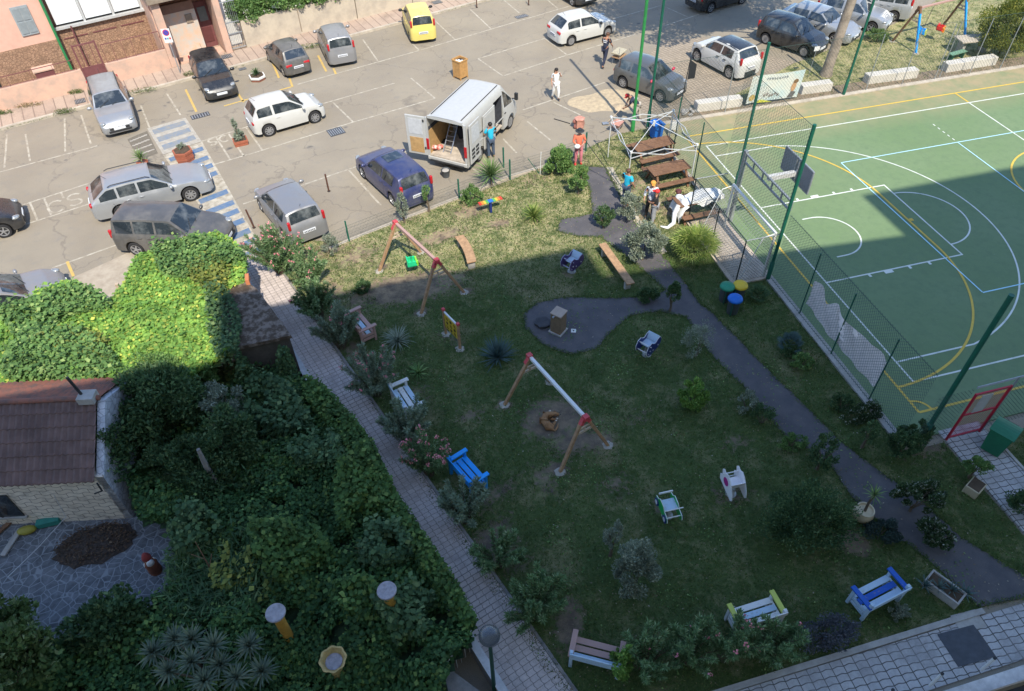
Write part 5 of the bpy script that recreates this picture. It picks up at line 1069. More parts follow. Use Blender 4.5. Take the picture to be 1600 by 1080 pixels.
for j in range(17): net.tube([P(-1+u/8, j/16) for u in range(17)], .0045, 3, cap=False)
for s in (-1, 1):
    for k in range(9): net.tube([(-.1*k*1.02, s*hw, .03), (-.05*k*1.0, s*hw, 1.93)], .0045, 3, cap=False); net.tube([(0, s*hw, .22*k+.05), (-1.0+.055*k*1.3, s*hw, .22*k*.98+.05)], .0045, 3, cap=False)
net.build('net', M('net_cord', (.40, .40, .40), .8), t)
# basket: a truss carried by two steel posts, with an arm and a perforated board
q0, q1 = G3(1166, 238, 3.9), G3(1243, 320, 3.9); p0 = G(1149, 292); p1 = G(1202, 437)
yA = G(1149, 292)[1]; X = -1.62; za = 3.0
def at_x(u, v, x):      # photograph point -> plane x = const
    d = CR.T @ np.array([(u-800)/CF, (v-540)/CF, 1.0]); k = (x-CC[0])/d[0]; w = CC+k*d; return float(w[1]), float(w[2])
ty0, tz0 = at_x(1166, 238, X); ty1, tz1 = at_x(1238, 318, X); 
t = thing('basketball_hoop', 'basketball board of grey mesh on a steel truss above the goal', 'basketball hoop', (X, (ty0+ty1)/2, 0)); hl = (ty0-ty1)/2; zt = (tz0+tz1)/2
MB().box((0, hl, zt/2+.05), (.12, .16, zt+.1)).build('post', MC['galvanised'], t); 
for dx, dz in ((0, 0), (.0, -.34)): MB().beam((dx, -hl, zt+dz), (dx, hl, zt+dz), .07, .06).build('truss_rail', M_steel, t)
for i in range(6): y = -hl+2*hl*i/5; MB().beam((0, y, zt), (0, y, zt-.34), .05, .05, up=(0, 1, 0)).build('truss_web', M_steel, t)
by, bz = 0, zt+.0; bx = 1.12
MB().box((bx/2, 0, zt-.05), (bx, .16, .18)).build('arm', M('arm_white', (.5, .5, .49), .6), t); 
bo = MB().box((bx, 0, zt+.08), (.03, 1.8, .86)).build('backboard', M('board_mesh', (.20, .21, .23), .6, var=.35, scale=60), t)
for s in (-1, 1): MB().box((bx, s*.915, zt+.08), (.05, .04, .9)).build('board_frame', M_steel, bo); MB().box((bx, 0, zt+.08+s*.445), (.05, 1.79, .04)).build('board_frame', M_steel, bo)
for s in (-.08, .08): MB().box((bx-.04, s, zt+.08), (.04, .04, .8)).build('stiffener', M_steel, bo)
MB().tube([(bx+.03+.24+.225*math.cos(a_/20*6.283), .225*math.sin(a_/20*6.283), zt-.28) for a_ in range(21)], .012, 5).build('ring', M('ring_orange', (.5, .12, .03), .5), t)
# cage: poles, wires, chain-link panels
def links(mb, A, B, z0, z1, s=.12, r=.0032):
    A = Vector((*A, 0)); B = Vector((*B, 0)); d = B-A; L = d.length; d.normalize(); h = z1-z0; n = int((L+h)/s)
    for i in range(n+1):
        k = i*s
        for sg in (1, -1):
            u0 = k; u1 = k-h; za, zb = z0, z1
            if u0 > L: za = z0+(u0-L); u0 = L
            if u1 < 0: zb = z1+u1; u1 = 0
            if zb-za < .02: continue
            if sg < 0: u0, u1 = L-u0, L-u1
            p, q = A+d*u0, A+d*u1; nrm = Vector((-d.y, d.x, 0))*r; e = Vector((0, 0, 1))*r*.8+d*r*sg
            P0 = Vector((p.x, p.y, za)); P1 = Vector((q.x, q.y, zb)); mb.add([P0+nrm, P0-nrm+e, P0-e, P1+nrm, P1-nrm+e, P1-e], [(0, 1, 4, 3), (1, 2, 5, 4), (2, 0, 3, 5)])
pole('tall dark green cage pole at the goal corner, in front of the goal', (1199, 438), 6.3, .062, M_green, group='tall green cage poles')
pole('tall dark green cage pole behind the goal', (1148, 296), 6.3, .06, M_green, group='tall green cage poles')
pole('tall dark green cage pole at the lower right near the red gate', (1437, 690), 5.85, .07, M_green, group='tall green cage poles')
pole('tall dark green cage pole rising between the stone benches', (1317, 150), 6.4, .06, M_green, group='tall green cage poles')
pole('dark green pole with a thick sleeve at the far court corner', (1012, 200), 6.3, .062, M_green, group='tall green cage poles')
pole('tallest pole, bright green lamp column by the court corner', (988, 206), 10.5, .07, M_green2, name='lamp_column', cat='lamp column')
fx = -1.87; thin = [(fx, 3.3), (fx, .95), (fx, -1.2)]
fence = thing('chain_link_fence', 'chain-link cage along the near end of the court, thin posts with sagging mesh', 'fence', (fx, 0, 0))
rel = lambda p: (p[0]-fx, p[1])
mb = MB(); links(mb, rel((fx, -1.9)), rel((fx, 5.75)), .1, 3.0); mb.build('mesh_panel', M('wire_green', (.06, .10, .09), .5, .3), fence)
mb = MB(); links(mb, rel((fx, 5.85)), rel((-1.86, 10.3)), .9, 6.1, s=.14); mb.build('mesh_panel', MC['wire_green'], fence)
mb = MB(); links(mb, rel((-1.86, 10.4)), rel((-1.8, 17.3)), .1, 3.0, s=.13); mb.build('mesh_panel', MC['wire_green'], fence)
for (x, y) in [G(1193, 410), G(1265, 518), G(1297, 556), G(1356, 627)]: pass
for px in [(1248, 493), (1297, 556), (1356, 627)]:
    x, y = G(*px); MB().tube([(x-fx, y, 0), (x-fx, y, 2.75)], .025, 8).build('post', M_green, fence, smooth=50)
for y in (12.4, 14.6): MB().tube([(0, y, 0), (0, y, 2.9)], .025, 8).build('post', M_green, fence, smooth=50)
for z in (2.95, .15): MB().tube([(0, -1.9, z), (0, 5.75, z)], .008, 5).build('wire', MC['wire_green'], fence)
MB().tube([(0, 5.85, 6.15), (0, 10.3, 6.15)], .01, 5).build('wire', MC['wire_green'], fence); MB().tube([(0, 10.4, 3.0), (.07, 17.3, 3.0)], .01, 5).build('wire', MC['wire_green'], fence)
# goal recess cage
cg = thing('goal_recess_cage', 'low mesh cage closing off the recess behind the goal', 'fence', (-3.2, 8, 0)); fr = M('frame_dark', (.04, .06, .06), .5, .4)
xa_ = .0; R0y, R1y = 5.95-8, 10.0-8
for y in (R0y, R1y): MB().tube([(0, y, 0), (0, y, 2.0)], .025, 7).build('post', fr, cg); MB().tube([(0, y, 2.0), (1.35, y, 2.0)], .018, 6).build('top_rail', M_steel, cg)
MB().tube([(0, R0y, 2.0), (0, R1y, 2.0)], .02, 6).build('top_rail', fr, cg); MB().tube([(0, 0, 0), (0, 0, 2.0)], .02, 7).build('post', fr, cg)
mb = MB(); links(mb, (0, R0y), (0, R1y), .05, 2.0); links(mb, (0, R0y), (1.35, R0y), .05, 2.0); links(mb, (0, R1y), (1.35, R1y), .05, 2.0); mb.build('mesh_panel', MC['wire_green'], cg)
# far fence line of thin galvanised posts with mesh
ff = thing('far_chain_link_fence', 'low chain-link fence along the far side of the court, thin grey posts', 'fence', (0, 17.55, 0))
fpx = [(1131,177),(1203,157),(1317,150),(1352,145),(1407,133),(1456,127),(1511,117),(1562,110)]
for px in [(1131,177),(1353,144),(1407,134),(1458,126),(1512,117),(1560,110)]:
    x, y = G(*px); MB().tube([(x, 0, 0), (x, 0, 2.9)], .022, 7).build('post', M_steel, ff)
x, y = G(1462, 125); MB().tube([(x+.2, 0.1, 0), (x+.2, 0.1, 2.9)], .022, 7).build('post', M_steel, ff)
mb = MB(); links(mb, (-1.7, 0), (30, 0), .1, 3.0, s=.16, r=.0028); mb.build('mesh_panel', MC['wire_green'], ff); MB().tube([(-1.7, 0, 3.0), (30, 0, 3.0)], .008, 5).build('wire', MC['wire_green'], ff)
# long top wires running from pole to pole
# white tarpaulin hung low on the fence
mb = MB(); g = []
for i in range(60):
    u = i/59; y = 3.65-3.9*u; row = []; zt_ = 1.72+.05*math.sin(9*u)-.32*math.exp(-((u-.2)/.07)**2)+.05*math.sin(23*u); zb_ = .66-.10*math.sin(3.1*u)+.03*math.sin(13*u)
    for j in range(12):
        v = j/11; row.append((fx+.05+.03*math.sin(30*u+5*v)+.06*v*math.sin(9*u)+.015*math.sin(40*v+17*u), y+.06*(1-v)*(1 if u < .02 else 0), zb_+(zt_-zb_)*v))
    g.append(row)
mb.grid(g); tag(mb.build('fence_tarpaulin', M('tarp_pinkish', (.84, .76, .74), .8, var=.12, scale=5), smooth=70), 'long torn pinkish white tarpaulin tied low along the court fence', 'tarpaulin')
# advertising banner on the far fence
bx0, bz1 = G(1180, 122)[0], 2.3
def at_y(u, v, y):
    d = CR.T @ np.array([(u-800)/CF, (v-540)/CF, 1.0]); k = (y-CC[1])/d[1]; w = CC+k*d; return float(w[0]), float(w[2])
bc = [at_y(u, v, 17.8) for u, v in ((1165, 163), (1177, 120), (1260, 109), (1245, 152))]
t = thing('banner', 'pale printed banner with a portrait tied to the far fence', 'banner', (bc[0][0], 17.8, 0)); x0 = bc[0][0]
def BQ(u, v):
    a = (bc[0][0]+(bc[3][0]-bc[0][0])*u, bc[0][1]+(bc[3][1]-bc[0][1])*u); b_ = (bc[1][0]+(bc[2][0]-bc[1][0])*u, bc[1][1]+(bc[2][1]-bc[1][1])*u); s = .06*math.sin(3.14*u)*(1-v)
    return (a[0]+(b_[0]-a[0])*v-x0, .03*math.sin(8*u), a[1]+(b_[1]-a[1])*v+s)
mb = MB(); mb.grid([[BQ(i/30, j/12) for j in range(13)] for i in range(31)]); cloth = mb.build('cloth', M('banner_print', (.62, .64, .58), .7, var=.1, scale=1.2, col2=(.48, .60, .60), c2=(.45, .6)), t, smooth=60)
def bblob(nm, pts, m, o=-.02):
    P = [BQ(*q) for q in pts]; mb = MB(); mb.add([(p_[0], p_[1]+o, p_[2]) for p_ in P], [tuple(range(len(P)))]); mb.build(nm, m, cloth)
ell = lambda u, v, a, b_, n=14: [(u+a*math.cos(6.283*i/n), v+b_*math.sin(6.283*i/n)) for i in range(n)]
bblob('portrait_face', ell(.86, .42, .05, .19), M('skin_print', (.50, .30, .16), .7)); bblob('portrait_hair', ell(.875, .62, .05, .08), M('hair_print', (.2, .12, .06), .7), -.024); bblob('portrait_coat', [(.78, .03), (.9, .03), (.94, .22), (.84, .26)], M('coat_print', (.12, .12, .12), .7), -.022)
bblob('emblem', ell(.09, .2, .06, .12), M('gold_print', (.50, .36, .12), .7)); bblob('yellow_corner', [(.2, -.03), (.5, -.06), (.32, .05), (.24, .08)], M('lime_print', (.55, .55, .06), .7), -.03)
for i in range(6): bblob('figure', ell(.32+.05*i, .22+.04*math.sin(i*2), .022, .06, 9), M('figure_print', (.30+.04*(i % 3), .27, .24), .7), -.026)
mk = MB()
for i in range(9):
    P = [BQ(.30+.045*i+.012*math.cos(a_), .84+.045*math.sin(a_*1.5+i)) for a_ in (0, 1.2, 2.4, 3.6, 4.8)]
    for p_, q_ in zip(P, P[1:]): mk.beam((p_[0], p_[1]-.025, p_[2]), (q_[0], q_[1]-.025, q_[2]), .006, .025, up=(0, 1, 0))
mk.build('script_writing', M('script_grey', (.16, .20, .26), .7), cloth)
# stone block benches
def stone(label, a, b, z=.45):
    a = Vector(G(*a, z)); b = Vector(G(*b, z)); c = (a+b)/2; d = b-a; t = MB().box((0, 0, z/2-.03), (d.length, .46, z)).build('stone_bench', M('white_stone', (.56, .53, .47), .85, var=.15, scale=3, bump=.2), bev=.02, loc=(c.x, c.y, .05)); t.rotation_euler.z = math.atan2(d.y, d.x); tag(t, label, 'bench', 'white stone block benches')
stone('white stone bench left of the banner', (1088, 160), (1158, 151)); stone('white stone bench right of the banner at the tree trunk', (1252, 133), (1299, 127)); stone('white stone bench between banner and far swing', (1355, 117), (1433, 107)); stone('white stone bench furthest right, before the table', (1478, 99), (1556, 87))
mb = MB(); random.seed(8); [mb.ell((random.uniform(-.4, .4), random.uniform(-.3, .3), random.random()*.12), (.13, .1, .08), 6, 4, random.random()*3) for _ in range(12)]
x, y = G(1078, 178); tag(mb.build('rubble', M_conc, loc=(x, y, .06)), 'broken white concrete blocks at the court corner', 'rubble')
# garden table on the far lawn
x, y = G(1515, 82); t = thing('stone_table', 'pale square stone table on the far lawn', 'table', (x, y, .03), R_(-8)); MB().box((0, 0, .74), (2.0, .9, .07)).build('table_top', M_kerb, t, bev=.01)
for s in (-1, 1): MB().box((s*.65, 0, .35), (.14, .5, .7)).build('leg', M_conc, t)
x, y = G(1490, 92); t = thing('low_green_bench', 'low green bench beside the pale stone table', 'bench', (x, y-.1, .03), R_(10)); MB().box((0, 0, .36), (1.1, .3, .04)).build('seat', M('faded_green', (.16, .30, .20), .7), t); MB().box((-.4, 0, .17), (.06, .25, .34)).build('leg', M_green, t); MB().box((.4, 0, .17), (.06, .25, .34)).build('leg', M_green, t)
# black pennant on a slanting pole, and small sign
x, y = G(1056, 200); t = thing('flag_pole', 'dark pole carrying a black pennant at the court corner', 'flag', (x, y, .05)); MB().tube([(0, 0, 0), (.25, .1, 3.3)], .022, 8).build('pole_shaft', M_blk, t, smooth=50)
MB().grid([[(.18+.07*1+u*.34-.0, .1+.03*math.sin(5*u), 3.2-v*(.95-.3*u)-.25*u) for v in (0, .33, .66, 1)] for u in (0, .25, .5, .75, 1)]).build('pennant', M('flag_black', (.02, .022, .026), .7), t, smooth=60)
x, y = G(1262, 122); t = thing('small_sign', 'small white sign on a thin post beside the tree trunk', 'sign', (x, y, 0)); MB().tube([(0, 0, 0), (.05, 0, 1.5)], .015, 6).build('post', M_steel, t); MB().box((.05, -.02, 1.55), (.3, .02, .22)).build('sign_board', M_whitep, t)
# red gate at the near corner of the court
x0, y0 = G(1478, 690); x1, y1 = G(1532, 681); t = thing('court_gate', 'red metal gate with mesh panels at the near court corner', 'gate', (x0, -2.25, .05), 0); wG = 1.15; M_rg = M('gate_red', (.42, .015, .04), .45, var=.1)
for xx in (0, wG): MB().box((xx, 0, 1.05), (.06, .06, 2.1)).build('gate_post', M_rg, t, bev=.008)
for z in (.12, 1.15, 2.07): MB().box((wG/2, 0, z), (wG-.06, .045, .045)).build('rail', M_rg, t)
mb = MB(); links(mb, (.04, 0), (wG-.04, 0), .14, 2.05, s=.06, r=.0028); mb.build('mesh_infill', M_rg, t); MB().box((.42, -.03, 1.6), (.36, .015, .75)).build('notice', M('notice_grey', (.42, .42, .42), .7, var=.1), t)
ng = thing('near_cage_panels', 'grey mesh panels of the court cage beside the red gate', 'fence', (x0, -2.2, .05))
mb = MB(); links(mb, (1.25, 0), (12, 0), .1, 2.1, s=.12); links(mb, (-1.25, 0), (-.1, 0), .1, 2.3, s=.12); mb.build('mesh_panel', MC['wire_green'], ng)
for z in (2.3, 2.35): MB().tube([(-.05, .0, z), (12, .0, z+.1)], .02, 6).build('top_rail', M_steel, ng)
for xx in (1.3, 3.5, 6, 9): MB().tube([(xx, 0, 0), (xx, 0, 2.35)], .03, 7).build('post', M_steel, ng)
# ------------------------------------------------------------------ low wire fence between square and lawn
wf = thing('lawn_wire_fence', 'low green wire fence between the parking bays and the lawn', 'fence', (0, 0, 0)); A, B = Vector(G(418, 412)), Vector(G(920, 240)); pts = [G(512, 392), G(545, 378), G(600, 356), G(718, 310), G(795, 278), G(850, 262), G(915, 238)]
mb = MB()
for p_, q_ in zip(pts, pts[1:]):
    p_, q_ = Vector((*p_, 0)), Vector((*q_, 0)); d = q_-p_; n = int(d.length/.06)
    for i in range(n): a_ = p_+d*i/n; mb.add([a_+Vector((0, 0, .05)), a_+Vector((.005, 0, .05)), a_+Vector((.005, 0, .75)), a_+Vector((0, 0, .75))], [(0, 1, 2, 3)])
    for z in np.linspace(.08, .75, 6): mb.beam(p_+Vector((0, 0, z)), q_+Vector((0, 0, z)), .006, .006)
mb.build('mesh_panel', M('wire_dark', (.10, .12, .10), .5, .3), wf)
for i, px in enumerate([(546, 378), (718, 312), (797, 281), (787, 262), (915, 238)]):
    x, y = G(*px); MB().beam((x, y, 0), (x, y, 1.0), .06, .06).build('post', M_green, wf)
sheet('fence_kerb', [(p_[0], p_[1]+.12) for p_ in pts]+[(p_[0], p_[1]-.03) for p_ in pts[::-1]], .06, M_kerb, .06)
for i, (a, b) in enumerate((((876,348),(852,292)),)): pass
# stakes near the plaza corner
for lab, px, h, ln, m in (('thin white stake at the lawn fence', (844, 274), 1.4, (.02, 0), M_whitep), ('dark stake leaning at the fence gap', (842, 272), .9, (-.5, .2), M_green), ('dark stake leaning across the sunny lawn', (965, 290), 2.2, (-.55, .5), M_blk)):
    x, y = G(*px); t = thing('stake', lab, 'stake', (x, y, .03), 0, None); MB().tube([(0, 0, 0), (ln[0]*h, ln[1]*h, h*.8)], .015, 6).build('rod', m, t)
# wheelbarrow / pink mixer lying on the asphalt, salmon chair
x, y = G(905, 200); t = thing('crumpled_sack', 'salmon pink crumpled sack standing on the asphalt', 'sack', (x, y, 0)); mb = MB(); mb.lathe([(.2, 0), (.24, .2), (.2, .42), (.25, .5), (.16, .55), (.001, .5)], n=13, wob=.12); mb.build('sack_body', M('salmon', (.50, .24, .18), .8, var=.25, bump=.4), t, smooth=50); MB().ell((-.22, .05, .35), (.12, .1, .12), 8, 6).ell((-.2, -.02, .12), (.1, .08, .13), 8, 6).build('fold', M('salmon_dark', (.28, .11, .09), .8), t, smooth=60)
x, y = G(963, 206); t = thing('wheelbarrow', 'pinkish wheelbarrow tipped beside the gazebo leg', 'wheelbarrow', (x, y, 0), R_(40)); MB().add([(-.3, -.25, .5), (.35, -.2, .45), (.35, .2, .45), (-.3, .25, .5), (-.15, -.15, .25), (.2, -.12, .22), (.2, .12, .22), (-.15, .15, .25)], [(4, 5, 6, 7), (0, 1, 5, 4), (1, 2, 6, 5), (2, 3, 7, 6), (3, 0, 4, 7)]).build('tray', M('barrow_pink', (.46, .26, .22), .7, var=.2), t)
MB().lathe([(.16, -.03), (.16, .03)], (.4, 0, .16), 14, 'y').build('wheel', M_blk, t)
for s in (-1, 1): MB().tube([(.4, s*.06, .16), (-.1, s*.2, .3), (-.75, s*.28, .5)], .014, 6).build('handle', M_steel, t); MB().tube([(-.1, s*.2, .3), (-.2, s*.2, 0)], .014, 6).build('leg', M_steel, t)
x, y = G(878, 190); MB_ = thing('metal_bar', 'thin dark bar lying on the asphalt', 'bar', (x, y, .0), R_(-48)); MB().beam((-.45, 0, .02), (.45, 0, .02), .03, .03).build('rod', M_blk, MB_)
# globe street lamp at the foot of the walkway
x, y = G(773, 1085); t = thing('street_lamp', 'globe lamp on a green post at the near end of the walkway', 'street lamp', (x, y, .05)); MB().tube([(0, 0, 0), (0, 0, 3.0)], [.05, .04], 10).build('post', M('lamp_green', (.008, .05, .03), .5), t, smooth=50)
def glb():
    m, nt, b, oc = newmat('lamp_globe', .15); b.inputs['Transmission Weight'].default_value = .85; b.inputs['Base Color'].default_value = (.42, .46, .52, 1); b.inputs['Roughness'].default_value = .22; return m
MB().ell((0, 0, 3.22), (.22, .22, .22), 24, 14).build('globe', glb(), t, smooth=80); MB().lathe([(.10, 2.96), (.12, 3.02), (.08, 3.05)], n=14).build('collar', M_blk, t, smooth=40)
# no-parking signs
def nosign(label, px, top, h):
    x, y = G(*px); t = thing('parking_sign', label, 'sign', (x, y, .13), R_(-5), 'no-parking signs on the pavement'); MB().tube([(0, 0, 0), (0, 0, h)], .028, 8).build('post', M_steel, t); b_ = MB().box((0, -.04, h-.32), (.42, .012, .72)).build('sign_plate', M_whitep, t)
    MB().lathe([(.001, -.05), (.165, -.05), (.165, -.046), (.001, -.046)], (0, 0, h-.16), 20, 'y').build('red_disc', M('sign_red', (.55, .03, .04), .5), b_); MB().lathe([(.001, -.053), (.13, -.053), (.13, -.049), (.001, -.049)], (0, 0, h-.16), 20, 'y').build('blue_disc', M('sign_blue', (.04, .07, .40), .5), b_)
    MB().beam((-.1, -.057, h-.06), (.1, -.057, h-.26), .004, .035, up=(0, 1, 0)).build('red_bar', MC['sign_red'], b_)
    for i, m in enumerate((MC['sign_blue'], M('sign_teal', (.05, .35, .33), .5), MC['sign_red'])): MB().box((-.11+.11*i, -.05, h-.46), (.08, .01, .09)).build('symbol', m, b_)
nosign('no-parking sign on a post beside the black hatchback', (283, 118), (261, 48), 2.35); nosign('no-parking sign at the cream garden wall', (443, 62), (433, -3), 2.35)

# ================================================================== houses across the square (frame: x along the kerb, y away from it)
FA = math.atan2(kd.y, kd.x); FO = (Ka[0], Ka[1], .13)
M_pink = M('plaster_pink', (.62, .38, .29), .9, var=.06, scale=1.5, col2=(.52, .31, .24), c2=(.45, .8), bump=.2); M_pinkw = M('plaster_pink_worn', (.60, .38, .28), .9, scale=1.6, col2=(.44, .32, .25), c2=(.4, .65), bump=.3)
M_tile = mat_cells('split_stone', 7, (.40, .25, .16), (.20, .12, .08), .05, ax=(1, 1, 1.3)); M_white = M('plaster_white', (.70, .70, .68), .85, var=.05); M_creamw = M('plaster_cream', (.50, .43, .33), .9, scale=1.2, col2=(.36, .31, .25), c2=(.42, .7), bump=.3)
M_maroon = M('maroon_metal', (.16, .06, .06), .6, var=.15); M_blind = M('blind_white', (.66, .69, .70), .6, var=.03); M_alu = M('alu_frame', (.55, .56, .55), .4, .3); M_stained = M('plaster_stained', (.60, .42, .30), .95, scale=2.2, col2=(.48, .46, .42), c2=(.4, .62), bump=.3); M_slab = M('slab_concrete', (.25, .20, .15), .95, var=.25, scale=3, bump=.4)
h1 = thing('pink_house', 'pink rendered house with stone-clad base and white roller blinds on its veranda', 'house', FO, FA); bx = lambda a, b, c: (((a[0]+a[1])/2, (b[0]+b[1])/2, (c[0]+c[1])/2), (a[1]-a[0], b[1]-b[0], c[1]-c[0]))
def BX(name, xr, yr, zr, m, par, bev=0): return MB().box(*bx(xr, yr, zr)).build(name, m, par, bev=bev)
BX('wall', (-12, 4.25), (4.0, 12), (0, 9), M_pink, h1); BX('base_cladding', (-12, 4.2), (3.95, 3.998), (0, 1.95), M_tile, h1)
w_ = BX('window_shutter', (2.75, 3.55), (3.93, 3.99), (2.45, 3.85), M('shutter_grey', (.27, .30, .31), .7), h1)
for s_ in (0, 1): BX('shutter_panel', (2.82+.36*s_, 3.13+.36*s_), (3.905, 3.928), (2.55, 3.1), M('shutter_dark', (.22, .25, .26), .7), w_); BX('shutter_panel', (2.82+.36*s_, 3.13+.36*s_), (3.905, 3.928), (3.18, 3.75), MC['shutter_dark'], w_)
BX('dark_doorway', (-1.5, .8), (3.9, 3.99), (0, 2.1), M_blk, h1)
BX('veranda_wall', (4.25, 8.8), (4.3, 4.5), (0, 2.3), M_tile, h1); BX('veranda_back', (4.25, 8.8), (4.85, 5.2), (0, 9), M_pink, h1); BX('veranda_sill', (4.25, 8.8), (4.1, 4.3), (2.3, 2.42), M_alu, h1)
for i in range(3):
    a = 4.45+i*1.45; bl_ = BX('roller_blind', (a, a+1.3), (4.28, 4.32), (2.52, 6), M_blind, h1); BX('dark_gap', (a, a+1.3), (4.34, 4.36), (2.42, 2.6), M_blk, bl_); BX('mullion', (a+1.31, a+1.42), (4.2, 4.34), (2.42, 6), M_alu, h1)
for i in range(3): BX('maroon_strip', (4.5+i*1.45, 5.7+i*1.45), (4.27, 4.298), (1.75-.0*i, 1.80), M_maroon, h1)
MB().tube([(4.22, 3.9, 0), (4.22, 3.9, 9)], .07, 9).build('drainpipe', M('pipe_green', (.03, .20, .07), .5), h1, smooth=50); MB().tube([(5.05, 4.05, 0), (5.05, 4.05, 2.4)], .04, 7).build('downpipe', M_maroon, h1, smooth=50)
h2 = thing('porch_house', 'house with a concrete balcony slab over a recessed maroon door and stained wall', 'house', FO, FA)
BX('back_wall', (8.8, 12.6), (3.4, 3.6), (0, 9), M_pink, h2); BX('stained_wall', (9.3, 11.1), (2.75, 2.95), (0, 2.35), M_stained, h2); BX('upper_panel', (9.3, 11.1), (2.745, 2.95), (2.354, 2.8), M('panel_brown', (.22, .13, .10), .8), h2)
BX('column', (8.85, 9.28), (1.75, 2.2), (0, 3.4), M_pinkw, h2, .01); BX('column', (11.9, 12.25), (1.75, 3.3), (0, 3.4), M_pinkw, h2, .01); BX('balcony_slab', (8.7, 12.4), (1.5, 3.4), (3.404, 3.75), M_slab, h2); BX('balcony_parapet', (8.7, 12.4), (1.5, 1.65), (3.752, 4.8), M_pinkw, h2)
d_ = BX('door', (11.12, 11.88), (3.2, 3.28), (0, 2.5), M_maroon, h2); BX('door_grille', (11.3, 11.75), (3.17, 3.195), (1.45, 2.2), M('grille_grey', (.14, .17, .17), .5), d_); BX('door_panel', (11.25, 11.75), (3.17, 3.195), (.3, 1.1), M('maroon_dark', (.11, .035, .035), .6), d_)
BX('electric_box', (10.5, 10.85), (2.70, 2.745), (1.7, 2.15), M_slab, h2)
BX('side_wall', (8.8, 9.0), (2.21, 4.3), (0, 9), M_pinkw, h2); BX('step', (9.4, 11.8), (1.9, 2.7), (0, .12), M_pinkw, h2)
gw = thing('garden_wall', 'low pink garden wall with rusty railing in front of the veranda', 'wall', FO, FA)
BX('wall_base', (-14, 4.55), (1.84, 2.06), (-.13, 1.02), M_pinkw, gw); BX('wall_base', (5.75, 8.84), (1.78, 2.0), (-.13, 1.0), M_pinkw, gw)
def railing(par, x0, x1, y, z0, z1, n, m=M_maroon):
    mb = MB(); mb.beam((x0, y, z1), (x1, y, z1), .03, .03).beam((x0, y, z0+.05), (x1, y, z0+.05), .03, .02); mb.build('rail', m, par)
    for i in range(n+1): x = x0+(x1-x0)*i/n; MB().beam((x, y, z0), (x, y, z1-.015), .02, .02).build('baluster', m, par)
railing(gw, 5.9, 8.8, 1.9, 1.0, 1.95, 6); railing(gw, -6, 4.4, 1.95, 1.02, 1.55, 10)
gt = thing('garden_gate', 'maroon metal gate in the low pink wall', 'gate', FO, FA)
for x in (4.62, 5.68): BX('gate_post', (x-.04, x+.04), (1.86, 1.94), (0, 2.25), M_maroon, gt)
BX('rail', (4.66, 5.64), (1.88, 1.92), (2.15, 2.22), M_maroon, gt); BX('rail', (4.66, 5.64), (1.88, 1.92), (1.0, 1.06), M_maroon, gt); BX('lower_panel', (4.66, 5.64), (1.885, 1.915), (.05, 1.0), M_maroon, gt)
for i in range(3): BX('bar', (4.80+.3*i, 4.83+.3*i), (1.89, 1.91), (1.06, 2.15), M_maroon, gt)
yd = tag(MB().box(*bx((-14, 8.8), (2.07, 3.9), (-.06, -.004))).build('front_yard', M('yard_floor', (.38, .27, .20), .95, var=.25, bump=.3)), kind='structure'); yd.location = FO; yd.rotation_euler.z = FA
x = thing('yard_cupboard', 'maroon cupboard and boxes standing in the front yard', 'cupboard', Matrix.Rotation(FA, 3, 'Z') @ Vector((3.0, 2.9, 0))+Vector(FO), FA); BX('cupboard_body', (-.5, .4), (-.3, .3), (0, 1.1), M_maroon, x, .02); BX('cupboard_top', (-.55, .45), (-.35, .35), (1.1, 1.16), M_pinkw, x); BX('white_box', (.6, 1.1), (-.2, .2), (0, .5), M_whitep, x)
wg = thing('barred_gate', 'grey barred gate beside the porch', 'gate', FO, FA)
for i in range(8): BX('bar', (12.32+.1*i, 12.335+.1*i), (1.9, 1.92), (.1, 2.6), M_steel, wg)
for z in (.1, .9, 1.5, 2.6): BX('rail', (12.28, 13.08), (1.88, 1.94), (z, z+.04), M_steel, wg)
h3 = thing('white_house', 'white rendered house corner behind the barred gate', 'house', FO, FA); BX('wall', (12.7, 40), (5.5, 12), (0, 9), M_white, h3); BX('low_wall', (12.3, 13.1), (2.6, 2.8), (0, 1.4), M_white, h3)
cw = thing('cream_wall', 'long cream garden wall with cracks and a hedge above it', 'wall', FO, FA); BX('wall_run', (13.12, 19.95), (1.9, 2.15), (-.13, 1.45), M_creamw, cw); BX('wall_run', (20.0, 23.7), (1.88, 2.13), (-.13, 1.6), M_creamw, cw); BX('wall_run', (23.75, 45), (1.9, 2.15), (-.13, 1.5), M_creamw, cw); BX('crack', (16.4, 16.46), (1.888, 1.899), (.1, 1.3), M_slab, cw)
bk = tag(MB().box(*bx((13.1, 45), (2.16, 5.4), (-.06, -.004))).build('raised_garden', MC['yard_floor']), kind='structure'); bk.location = FO; bk.rotation_euler.z = FA
def FP(s, d, z=0): v = Matrix.Rotation(FA, 3, 'Z') @ Vector((s, d, z)); return (FO[0]+v.x, FO[1]+v.y, FO[2]+v.z)
# ================================================================== small house on the left
HA = (-23.86, 1.62); he = R_(180-12.5); hh = thing('small_tiled_house', 'small low house with a dark tiled roof and wavy stone walls', 'house', (HA[0], HA[1], 0), he)
